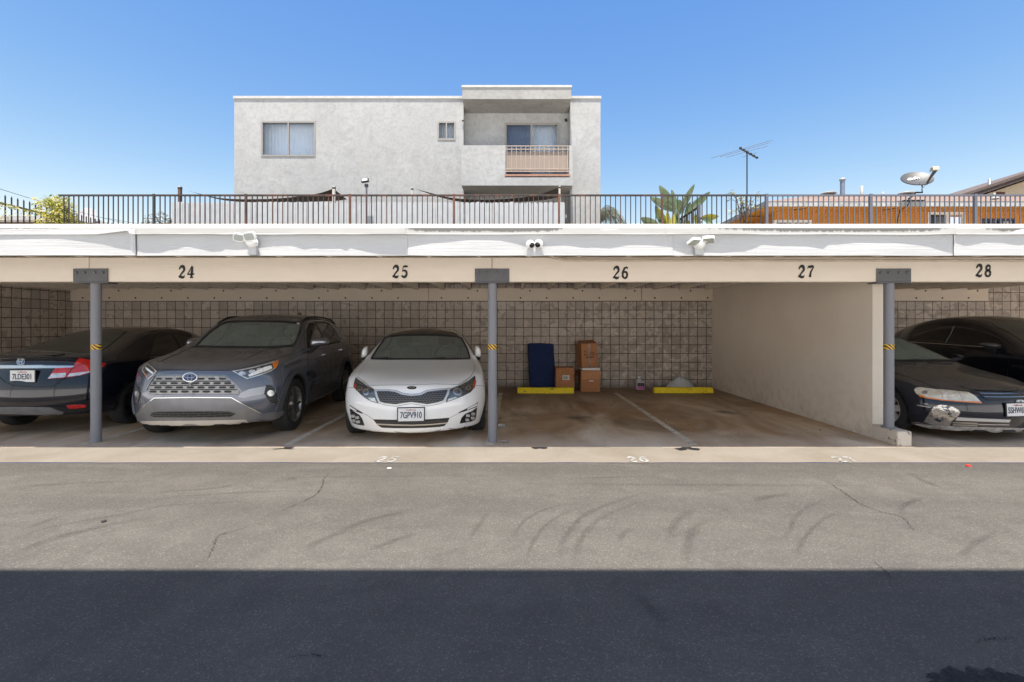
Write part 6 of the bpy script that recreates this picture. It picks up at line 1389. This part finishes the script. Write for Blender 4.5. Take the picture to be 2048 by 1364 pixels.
# lower cladding, intake and skid strip
VL = [(262, 832), (560, 828), (905, 830), (960, 862), (1060, 915), (1166, 968), (1260, 952), (1350, 945), (1335, 1005), (1290, 1050), (1062, 1060), (800, 1066), (520, 1069), (150, 1065), (84, 1020), (80, 985), (120, 945), (190, 890)]
lv = S.patch('lower_bumper', VL, SPB, .012, .02, step=18)
S.line('bumper_trim', [(84, 985), (150, 920), (258, 836), (560, 831), (908, 833), (1000, 884), (1166, 968)], 7, CHROME, off=.016, parent=lv)
S.patch('lower_intake', [(238, 957), (300, 950), (560, 948), (880, 948), (946, 966), (900, 995), (560, 999), (262, 998), (224, 985)], mesh_pat('intake_grid', .115, .028, .004, (.06, .06, .06), (.006, .006, .006)), .0145, .006, parent=lv, step=24)
S.patch('skid_strip', [(143, 1030), (560, 1026), (1030, 1018), (1066, 1057), (880, 1060), (850, 1050), (780, 1050), (740, 1062), (640, 1064), (610, 1056), (520, 1056), (480, 1066), (400, 1066), (370, 1058), (250, 1060), (160, 1062)], M('pale_skid_paint', (.52, .48, .42), .5, .2, var=.1), .0165, .012, parent=lv, step=24)
for P, lx, ly in (([(1205, 722), (1250, 728), (1276, 760), (1306, 862), (1284, 886), (1246, 882), (1188, 800)], 1240, 795), ([(84, 740), (104, 734), (128, 800), (108, 868), (92, 876)], 106, 800)):
    f = S.patch('fog_light', P, mesh_pat('fog_slats', .5, .03, .008, (.05, .05, .05), (.008, .008, .008)), .008, .014, step=24)
    S.line('fog_surround', P[2:5] + P[5:6] if lx > 500 else P[:2] + P[2:4], 9, CHROME, off=.013, parent=f)
    if lx > 500: S.patch('fog_lens', S.ell(lx, ly, 29, 26), CHROME, .016, .012, parent=f, step=50); S.patch('fog_bulb', S.ell(lx - 3, ly + 2, 19, 17), CLEAR, .0175, .004, parent=f, step=50)
    else: S.patch('fog_lens', S.ell(lx, ly, 13, 24), CLEAR, .012, .01, parent=f, step=50)
S.patch('bumper_facet', [(985, 795), (1060, 760), (1200, 735), (1185, 800), (1010, 835), (965, 830)], M('silver_bumper_insert', (.36, .37, .40), .35, .4, var=.05), .006, .01, step=24)
# flank seen on the right: windows, doors, flared arches, handles
tg_ = mat_glass('tinted_side_glass', (.35, .37, .38), .05, (.2, .2, .2))
for P in ([(1.62, 1.11), (2.5, 1.125), (2.5, 1.49), (2.22, 1.47), (2.0, 1.38)], [(2.56, 1.127), (3.4, 1.15), (3.42, 1.47), (3.1, 1.505), (2.56, 1.50)]):
    S.hole(P, 'right', shrink=.015); S.patch('side_window', P, tg_, .004, .006, 'right', both=True); S.line('window_seal', P + P[:1], .03, TRIMB, 'right', .005, both=True)
P = [(-.52, 1.16), (.52, 1.16), (.48, 1.45), (-.48, 1.45)]; S.hole(P, 'rear', shrink=.015); S.patch('rear_window', P, tg_, .004, .006, 'rear')
S.patch('quarter_window', [(3.5, 1.16), (3.95, 1.24), (3.85, 1.38), (3.5, 1.455)], GLOSSB, .005, .008, 'right', both=True)
S.line('window_trim', [(1.50, 1.075), (1.75, 1.25), (1.98, 1.41), (2.22, 1.505), (2.5, 1.53), (3.1, 1.54), (3.5, 1.49), (3.95, 1.38)], .018, CHROME, 'right', .006, both=True)
for P, hy, hz_ in (([(1.42, .36), (2.50, .36), (2.53, .7), (2.53, 1.08), (1.55, 1.065), (1.42, .9)], 2.32, .97), ([(2.56, .36), (3.22, .36), (3.35, .55), (3.5, .78), (3.5, 1.10), (2.56, 1.083)], 3.36, 1.0)):
    d = S.patch('door', P, SP, .003, .006, 'right', .08, seam=.006); S.patch('door_handle', [(hy - .12, hz_ - .014), (hy + .09, hz_ - .01), (hy + .09, hz_ + .014), (hy - .12, hz_ + .014)], SP, .03, .03, 'right', parent=d); S.line('handle_trim', [(hy - .11, hz_ - .004), (hy + .08, hz_)], .01, CHROME, 'right', .033, d, .006)
    S.patch('door', P, SP, .003, .006, 'right', .08, seam=.006, mirror=True)
S.patch('door_cladding', [(1.40, .30), (3.18, .30), (3.2, .40), (2.9, .47), (1.75, .47), (1.42, .42)], SPL, .012, .014, 'right', both=True)
S.line('door_crease', [(1.55, .62), (2.2, .66), (3.1, .72)], .02, SPL, 'right', .008, both=True)
lettering('side_badge', 'HYBRID', .022, Matrix.Translation(S.hit('right', 1.33, .83)[0] + Vector((.006, 0, 0))) @ Matrix(((0, 0, 1, 0), (1, 0, 0, 0), (0, 1, 0, 0), (0, 0, 0, 1))), CHROME, S.root, 1, .001, .004)
for yw in S.wheels:
    P1 = [(yw + (.53 - .03*math.sin(a))*math.cos(a), .34 + .50*math.sin(a)) for a in [R(x) for x in range(-8, 189, 9)]]; P0 = [(yw + .435*math.cos(a), .34 + .435*math.sin(a)) for a in [R(x) for x in range(-8, 189, 9)]]
    S.patch('arch_flare', P1 + P0[::-1], SPL, .022, .03, 'right', .06, both=True)
for sg in (-1, 1):
    mb = MB(); L_ = []
    for i in range(21):
        y = 1.98 + i/20*2.0; q = S.hit('top', sg*(.635 - .02*i/20), y)[0]; L_.append(q + Vector((0, 0, .036*min(1, i*.34, (20 - i)*.34))))
    mb.tube(L_, .017, 6); mb.build('roof_rail', TRIMB, S.root, local=True)
mb = MB(); q = S.hit('top', .1, 3.5)[0].z; mb.tube([(.1, 3.4, q), (.1, 3.5, q + .06), (.1, 3.58, q + .01)], [.03, .02, .008], 6); mb.build('roof_antenna', GLOSSB, S.root, local=True)
_mg = M('mirror_grey_paint', (.20, .205, .225), .15, .6, var=.1, coat=1); S.mirror_from([(1578, 392), (1586, 342), (1608, 324), (1690, 324), (1735, 334), (1746, 368), (1700, 384), (1600, 402)], 1.60, .10, _mg); S.mirror_from([(534, 372), (543, 340), (568, 326), (640, 326), (655, 345), (640, 385), (590, 402), (550, 398)], 1.60, .10, _mg)
S.allwheels(spokes=5, double=True, mat=M('machined_rim', (.30, .29, .27), .3, .8, var=.5, scale=9), steer=-2)
S.interior(1.38, 1.10, .70, 2.35, 1.26, 3.2, zb=.68)
for a, b in (((1050, 408), (700, 410)), ((700, 404), (560, 404))): S.line('wiper', [a, ((a[0]+b[0])/2, a[1] + 1), b], 4, TRIMB, off=.014, thick=.008)
S.patch('windshield_sticker', [(1468, 195), (1492, 197), (1490, 209), (1465, 207)], WHITEP, .0075, .003, step=60)

# ---------------------------------------------------------------- black sedan seen from behind
BP = mat_paint('black_car_paint', (.005, .006, .012), .2, .42, .0, dustcol=(.20, .17, .135), sidedust=.0, coat=.8)
C = Car('parked_car', -6.46, 6.36, 3.5, 'black sedan parked nose in with its red tail lamps facing the lane', BP, ST([
 (.00, (.26, .42, .66, .90, 1.035), (.74, .81, .82, .78, .70), 1.065),
 (.5, (.25, .43, .68, .94, 1.045), (.84, .885, .885, .84, .70), 1.085),
 (.97, (.22, .43, .68, .94, 1.13), (.86, .885, .885, .86, .665), 1.18),
 (1.45, (.20, .43, .68, .93, 1.30), (.86, .885, .885, .86, .60), 1.355),
 (1.95, (.19, .43, .67, .92, 1.385), (.86, .885, .885, .86, .565), 1.435),
 (2.5, (.19, .42, .66, .91, 1.395), (.86, .885, .885, .86, .565), 1.445),
 (2.95, (.19, .42, .65, .90, 1.345), (.86, .885, .885, .86, .60), 1.395),
 (3.45, (.19, .41, .63, .87, 1.08), (.86, .885, .885, .85, .69), 1.12),
 (3.75, (.19, .40, .61, .83, .92), (.86, .885, .885, .83, .73), .95),
 (4.2, (.19, .37, .55, .73, .80), (.82, .87, .87, .80, .70), .83),
 (4.55, (.2, .36, .50, .62, .68), (.72, .78, .78, .74, .66), .70)]), .26, (.10, 0, .02, .10, .11), .35, (.06, 0, .02, .06, .1), (.97, 3.64), .316, 1.52, (0, 540, 3.79))
DUSTG = M('dusty_dark_glass', (.085, .085, .072), .35, var=.3, scale=3)
RW = [(90, 608), (200, 552), (330, 500), (430, 468), (520, 450), (640, 442), (800, 446), (950, 462), (890, 520), (800, 590), (745, 625), (690, 640), (420, 618), (250, 610)]
C.patch('rear_window', RW, DUSTG, .004, .008, rnd=.2)
C.line('window_seal', [(960, 462), (890, 525), (800, 596), (745, 630)], 6, TRIMB, off=.005)
tl = [(364, 826), (392, 785), (420, 746), (490, 741), (555, 738), (575, 700), (602, 668), (700, 688), (803, 710), (790, 728), (766, 746), (700, 772), (640, 794), (560, 808), (500, 816)]
t = C.patch('tail_light', tl, REDL, .010, .02, step=16, seam=2.5)
C.patch('reverse_lamp', [(366, 824), (398, 785), (500, 780), (504, 812)], CLEAR, .0125, .006, parent=t, step=24); C.patch('reverse_lamp', [(512, 810), (530, 786), (690, 768), (745, 735), (765, 742), (690, 774), (600, 800)], CLEAR, .0125, .006, parent=t, step=24)
C.line('lamp_gap', [(485, 830), (520, 785), (556, 738)], 4, SEAM, off=.0135, parent=t)
for L in ([(420, 760), (500, 752), (560, 748), (640, 700)], [(580, 720), (680, 712), (780, 718)]): C.line('lamp_gap', L, 3, M('dark_red_lens', (.25, .006, .005), .2, var=0), off=.0128, parent=t)
C.patch('tail_light', tl, REDL, .010, .02, step=16, mirror=True)
C.patch('trunk_strip', [(0, 722), (300, 724), (566, 726), (552, 742), (300, 745), (0, 746)], CHROME, .009, .012, step=24)
C.patch('trunk_strip', [(0, 722), (300, 724), (566, 726), (552, 742), (300, 745), (0, 746)], CHROME, .009, .012, step=24, mirror=True)
C.line('spoiler_lip', [(0, 652), (200, 657), (420, 668), (570, 676)], 9, BP, off=.02, thick=.03); C.line('spoiler_lip', [(0, 652), (200, 657), (420, 668), (570, 676)], 9, BP, off=.02, thick=.03, mirror=True)
C.emblem_h('cam', 162, 697, 62, 46)
C.plate('cam', 178, 804, .300, .150, '7LDE301', 0)
C.line('trunk_seam', [(0, 812), (40, 850), (110, 878), (300, 888), (400, 880), (440, 862), (485, 818)], 4, SEAM, off=.003)
C.patch('lower_valance', [(0, 1036), (200, 1036), (380, 1040), (430, 1058), (485, 1078), (470, 1090), (300, 1095), (0, 1090)], M('grey_valance', (.14, .14, .14), .6, var=.2), .008, .014, step=24)
C.patch('valance_trim', [(380, 1036), (640, 1045), (690, 1060), (640, 1072), (500, 1082), (440, 1062)], TRIMB, .006, .012, step=24)
C.patch('rear_reflector', [(505, 1025), (580, 1020), (656, 1020), (645, 1040), (580, 1046), (520, 1047)], REDL, .012, .014, step=24)
C.line('bumper_edge', [(650, 895), (668, 950), (672, 1010), (690, 1050)], 5, CHROME, off=.003, thick=.004) if 0 else None
C.patch('side_window', [(1.35, .985), (2.15, .96), (2.2, 1.29), (1.75, 1.25)], GLOSSB, .004, .008, 'right', both=True); C.patch('side_window', [(2.22, .96), (3.0, .945), (3.08, 1.0), (2.75, 1.22), (2.27, 1.30)], GLOSSB, .004, .008, 'right', both=True)
C.line('window_sill', [(1.3, .955), (2.2, .935), (3.1, .92)], .014, DCHROME, 'right', .006, both=True)
for P, hy in (([(1.62, .30), (2.18, .30), (2.2, .92), (1.36, .94), (1.40, .72)], 1.52), ([(2.2, .30), (3.15, .30), (3.2, .6), (3.18, .9), (2.22, .918)], 2.38)):
    d = C.patch('door', P, BP, .003, .006, 'right', .08, seam=.006); C.patch('door_handle', [(hy - .09, .80), (hy + .10, .80), (hy + .10, .83), (hy - .09, .83)], BP, .03, .03, 'right', parent=d)
C.mirrorh(.97, 3.02, .97, .10, .07, .065, BP)
C.patch('mud_flap', [(700, 1062), (790, 1058), (850, 1050), (905, 960), (915, 955), (860, 1075), (820, 1090), (720, 1085)], M('dusty_black_plastic', (.05, .048, .045), .8), .006, .012, step=24) if 0 else None
C.allwheels(spokes=7, mat=ALLOYD)

# ---------------------------------------------------------------- black sedan with the broken bumper, facing out at right
BP2 = mat_paint('dark_navy_paint', (.006, .008, .016), .2, .42, .0, dustcol=(.18, .155, .125), sidedust=.0, coat=.75)
A = Car('parked_car', 6.10, 6.02, 6.0, 'old black sedan with a scraped silver bumper corner facing out of stall 28', BP2, ST([
 (.00, (.13, .32, .50, .60, .65), (.76, .86, .85, .80, .70), .67),
 (.6, (.14, .35, .55, .70, .735), (.84, .895, .895, .85, .75), .765),
 (.95, (.18, .36, .57, .74, .785), (.86, .90, .90, .86, .76), .82),
 (1.3, (.18, .37, .59, .80, .865), (.86, .90, .90, .86, .74), .90),
 (1.75, (.18, .37, .60, .83, 1.08), (.86, .90, .90, .86, .665), 1.12),
 (2.25, (.18, .37, .60, .85, 1.285), (.86, .90, .90, .86, .59), 1.335),
 (2.8, (.18, .37, .60, .87, 1.335), (.86, .90, .90, .86, .57), 1.38),
 (3.4, (.18, .37, .60, .88, 1.30), (.86, .90, .90, .85, .56), 1.35),
 (3.85, (.19, .38, .60, .89, 1.11), (.86, .90, .90, .85, .61), 1.16),
 (4.2, (.2, .38, .60, .88, .96), (.85, .89, .89, .84, .66), .99),
 (4.55, (.22, .4, .62, .86, .93), (.82, .87, .87, .80, .68), .95),
 (4.8, (.27, .42, .62, .80, .88), (.74, .82, .82, .77, .68), .90)]), .34, (.05, 0, .02, .05, .10), .3, (.08, 0, .03, .06, .08), (.95, 3.66), .31, 1.56, (1720, 560, 3.79), arch=.05)
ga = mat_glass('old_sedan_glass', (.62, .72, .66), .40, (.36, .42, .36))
WSA = [(-.69, .90), (-.60, 1.05), (-.50, 1.22), (-.47, 1.26), (-.2, 1.29), (.2, 1.29), (.47, 1.26), (.50, 1.22), (.60, 1.05), (.69, .90), (.3, .915), (-.3, .915)]
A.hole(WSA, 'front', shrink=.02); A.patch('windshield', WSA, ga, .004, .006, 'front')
for L in ([(-.68, .91), (-.59, 1.06), (-.49, 1.215), (-.46, 1.245), (-.2, 1.275), (.2, 1.275), (.46, 1.245), (.49, 1.215), (.59, 1.06), (.68, .91)], [(-.67, .915), (-.3, .925), (.3, .925), (.67, .915)]): A.line('windshield_frit', L, .03, TRIMB, 'front', .0055)
A.patch('hood', [(-.66, .30), (-.72, .62), (-.72, 1.0), (-.70, 1.24), (.70, 1.24), (.72, 1.0), (.72, .62), (.66, .30), (.4, .18), (.2, .13), (-.2, .13), (-.4, .18)], BP2, .005, .009, 'top', .06, seam=.006)
HA = [(413, 835), (425, 818), (450, 815), (560, 830), (640, 835), (740, 845), (820, 852), (870, 880), (905, 915), (920, 932), (780, 922), (620, 908), (520, 893), (460, 880), (428, 862)]
h = A.patch('headlight', HA, OLDLENS, .010, .018, step=14, seam=2); A.patch('turn_lamp', [(440, 868), (470, 878), (540, 893), (640, 908), (780, 918), (912, 922), (922, 936), (780, 926), (620, 914), (520, 900), (455, 886)], AMB, .013, .01, parent=h, step=24)
A.line('lamp_gap', [(604, 836), (622, 870), (628, 902)], 5, M('grey_lens_rib', (.2, .2, .19), .3, var=0), off=.0115, parent=h); A.line('lamp_gap', [(742, 848), (765, 885), (775, 914)], 4, _mc['grey_lens_rib'], off=.0115, parent=h)
A.patch('projector_lens', A.ell(492, 852, 22, 14), CHROME, .0115, .006, parent=h, step=60); A.patch('projector_lens', A.ell(690, 872, 50, 22), M('pale_reflector', (.6, .6, .58), .2, .5, var=.2), .0115, .006, parent=h, step=60)
A.patch('headlight', HA, OLDLENS, .010, .018, step=14, mirror=True)
GA = [(-.40, .625), (.40, .625), (.36, .585), (.30, .53), (-.30, .53), (-.36, .585)]
g = A.patch('grille', GA, TRIMB, .008, .014, 'front', .05); A.line('grille_brow', [(-.44, .66), (-.30, .645), (0, .64), (.30, .645), (.44, .66)], .022, BP2, 'front', .016, thick=.02)
for z in (.605, .568): A.line('grille_bar', [(-.36 + (.61 - z)*.6, z), (0, z), (.36 - (.61 - z)*.6, z)], .012, DCHROME, 'front', .016, g, .012)
A.emblem_h('cam', 1206, 930, 62, 42)
BCH = NT('torn_silver_paint'); _p = BCH.pos(); _f = BCH.ramp(BCH.noise(BCH.mapping(_p, (1, 1, 2.2)), 7, 5, .6, 1.2), [(.40, 0), (.47, 1)]); _g = BCH.ramp(BCH.noise(_p, 38, 4, .7), [(.55, 0), (.65, .8)])
BCH = BCH.fin(BCH.mix(_g, BCH.mix(_f, (.05, .055, .075), (.42, .41, .39)), (.04, .04, .045)), .2, BCH.bump(BCH.noise(_p, 11, 3), .5, .02), .85)
A.patch('bumper_damage', [(540, 985), (565, 958), (610, 946), (660, 950), (705, 962), (745, 985), (760, 1005), (735, 1040), (700, 1065), (680, 1105), (610, 1128), (500, 1110), (400, 1088), (388, 1070), (480, 1078), (560, 1082), (585, 1060), (555, 1040)], BCH, .006, .01, step=14)
A.patch('bumper_band', [(735, 1040), (900, 1048), (1140, 1058), (1125, 1078), (900, 1070), (720, 1062)], SILVERP, .010, .014, step=24)
A.patch('lower_intake', [(690, 1064), (900, 1070), (1125, 1078), (1150, 1100), (1120, 1116), (900, 1112), (690, 1104)], GLOSSB, .005, .01, step=24)
A.patch('intake_grille', [(700, 1075), (890, 1078), (888, 1108), (702, 1102)], mesh_pat('fog_slat_chrome', .4, .03, .012, (.35, .34, .32), (.01, .01, .01)), .008, .01, step=24)
A.line('intake_bar', [(895, 1092), (1000, 1095), (1125, 1096)], 5, SILVERP, off=.009)
A.patch('lower_lip', [(400, 1088), (520, 1112), (690, 1106), (900, 1114), (1120, 1118), (1243, 1122), (1243, 1152), (1000, 1156), (830, 1150), (700, 1140), (600, 1134), (480, 1112)], M('scraped_grey_lip', (.34, .33, .31), .5, .3, var=.4, scale=12), .007, .012, step=24)
for L in ([(432, 948), (490, 958), (536, 968)], [(485, 938), (515, 940)]): A.line('paint_scratch', L, 4, M('white_scratch', (.6, .6, .58), .5, var=0), off=.003, thick=.003)
A.plate('front', .03, .42, .300, .152, '5SHW692', -3)
A.mirror_from([(702, 562), (745, 564), (766, 575), (769, 602), (745, 602), (715, 590)], 1.75, .08, BP2)
A.allwheels(spokes=7, mat=ALLOY, steer=8)
A.interior(1.45, .86, .66, 2.5, 1.02, 3.25, zb=.45)
for L in ([(520, 632), (600, 636), (700, 640)], [(262, 636), (330, 640), (420, 642)]): A.line('wiper', L, 5, TRIMB, off=.014, thick=.01)

# ---------------------------------------------------------------- black crossover at the right edge
E = Car('parked_car', 8.70, 6.15, 1.0, 'tall black crossover parked beyond the old black sedan, cut by the frame', BP, ST([
 (.00, (.22, .42, .64, .80, .90), (.78, .87, .88, .84, .74), .92),
 (.6, (.22, .45, .69, .90, .955), (.90, .96, .96, .92, .80), .98),
 (.95, (.22, .46, .71, .94, 1.0), (.91, .965, .965, .93, .80), 1.03),
 (1.4, (.22, .46, .72, .98, 1.07), (.91, .965, .965, .93, .79), 1.10),
 (1.9, (.22, .46, .72, 1.03, 1.33), (.91, .965, .965, .93, .72), 1.37),
 (2.35, (.22, .46, .72, 1.06, 1.51), (.91, .965, .965, .93, .65), 1.56),
 (2.9, (.22, .46, .73, 1.09, 1.60), (.91, .965, .965, .92, .62), 1.655),
 (3.5, (.24, .47, .74, 1.12, 1.57), (.90, .965, .965, .91, .60), 1.62),
 (4.1, (.26, .48, .75, 1.13, 1.43), (.88, .95, .95, .88, .58), 1.48),
 (4.45, (.3, .5, .78, 1.10, 1.25), (.85, .92, .92, .85, .60), 1.29),
 (4.75, (.34, .55, .80, .98, 1.08), (.76, .85, .85, .80, .66), 1.10)]), .36, (.05, 0, .03, .05, .08), .25, (.06, 0, .03, .05, .06), (.95, 3.75), .36, 1.66, (1780, 600, 4.873), arch=.06)
E.patch('windshield', [(-.71, 1.11), (-.63, 1.3), (-.57, 1.46), (-.5, 1.50), (-.2, 1.525), (.2, 1.525), (.5, 1.50), (.57, 1.46), (.63, 1.3), (.71, 1.11), (.3, 1.13), (-.3, 1.13)], DUSTG, .004, .008, 'front')
E.line('pillar_trim', [(-.735, 1.10), (-.65, 1.3), (-.585, 1.48)], .014, DCHROME, 'front', .004)
E.patch('side_window', [(1.75, 1.115), (2.75, 1.135), (2.75, 1.43), (2.45, 1.40), (2.1, 1.29)], GLOSSB, .004, .008, 'left', both=True); E.patch('side_window', [(2.83, 1.137), (3.7, 1.16), (3.75, 1.36), (3.3, 1.45), (2.83, 1.445)], GLOSSB, .004, .008, 'left', both=True)
E.line('window_sill', [(1.75, 1.085), (2.7, 1.11), (3.6, 1.13)], .016, CHROME, 'left', .008, both=True); E.line('pillar_trim', [(2.79, 1.14), (2.79, 1.3), (2.82, 1.44)], .03, M('pale_pillar_trim', (.22, .27, .27), .3, .3, var=0), 'left', .008)
E.patch('fender_vent', [(1.28, .80), (1.36, .83), (1.55, .835), (1.57, .815), (1.30, .79)], CHROME, .006, .01, 'left', both=True); E.patch('vent_slot', [(1.33, .803), (1.36, .822), (1.52, .825), (1.53, .815)], GLOSSB, .009, .005, 'left')
for P in ([(1.62, .34), (2.76, .34), (2.78, 1.08), (1.70, 1.06), (1.62, .9)], [(2.80, .34), (3.3, .34), (3.55, .75), (3.6, 1.1), (2.80, 1.08)]): E.patch('door', P, BP, .003, .006, 'left', .08, seam=.006)
E.patch('headlight', [(.42, .74), (.62, .78), (.80, .84), (.78, .74), (.6, .70)], CLEAR, .008, .014, 'front', both=True); E.patch('grille', [(-.4, .80), (.4, .80), (.36, .55), (-.36, .55)], GLOSSB, .008, .014, 'front')
E.mirror_from([(858, 432), (900, 415), (1000, 414), (1062, 432), (1068, 455), (1040, 478), (960, 476), (890, 448)], 1.85, .10, M('black_mirror_shell', (.03, .03, .032), .3, var=.1, coat=1)); E.mirror_from([(2300, 430), (2420, 420), (2480, 440), (2440, 480), (2340, 480)], 1.85, .10, _mc['black_mirror_shell'])
E.allwheels(spokes=5, mat=ALLOYD)

for o in COL.objects:                      # everything that carries a label of its own is a thing unless said otherwise
    if o.parent is None and 'label' in o and 'kind' not in o: o['kind'] = 'thing'
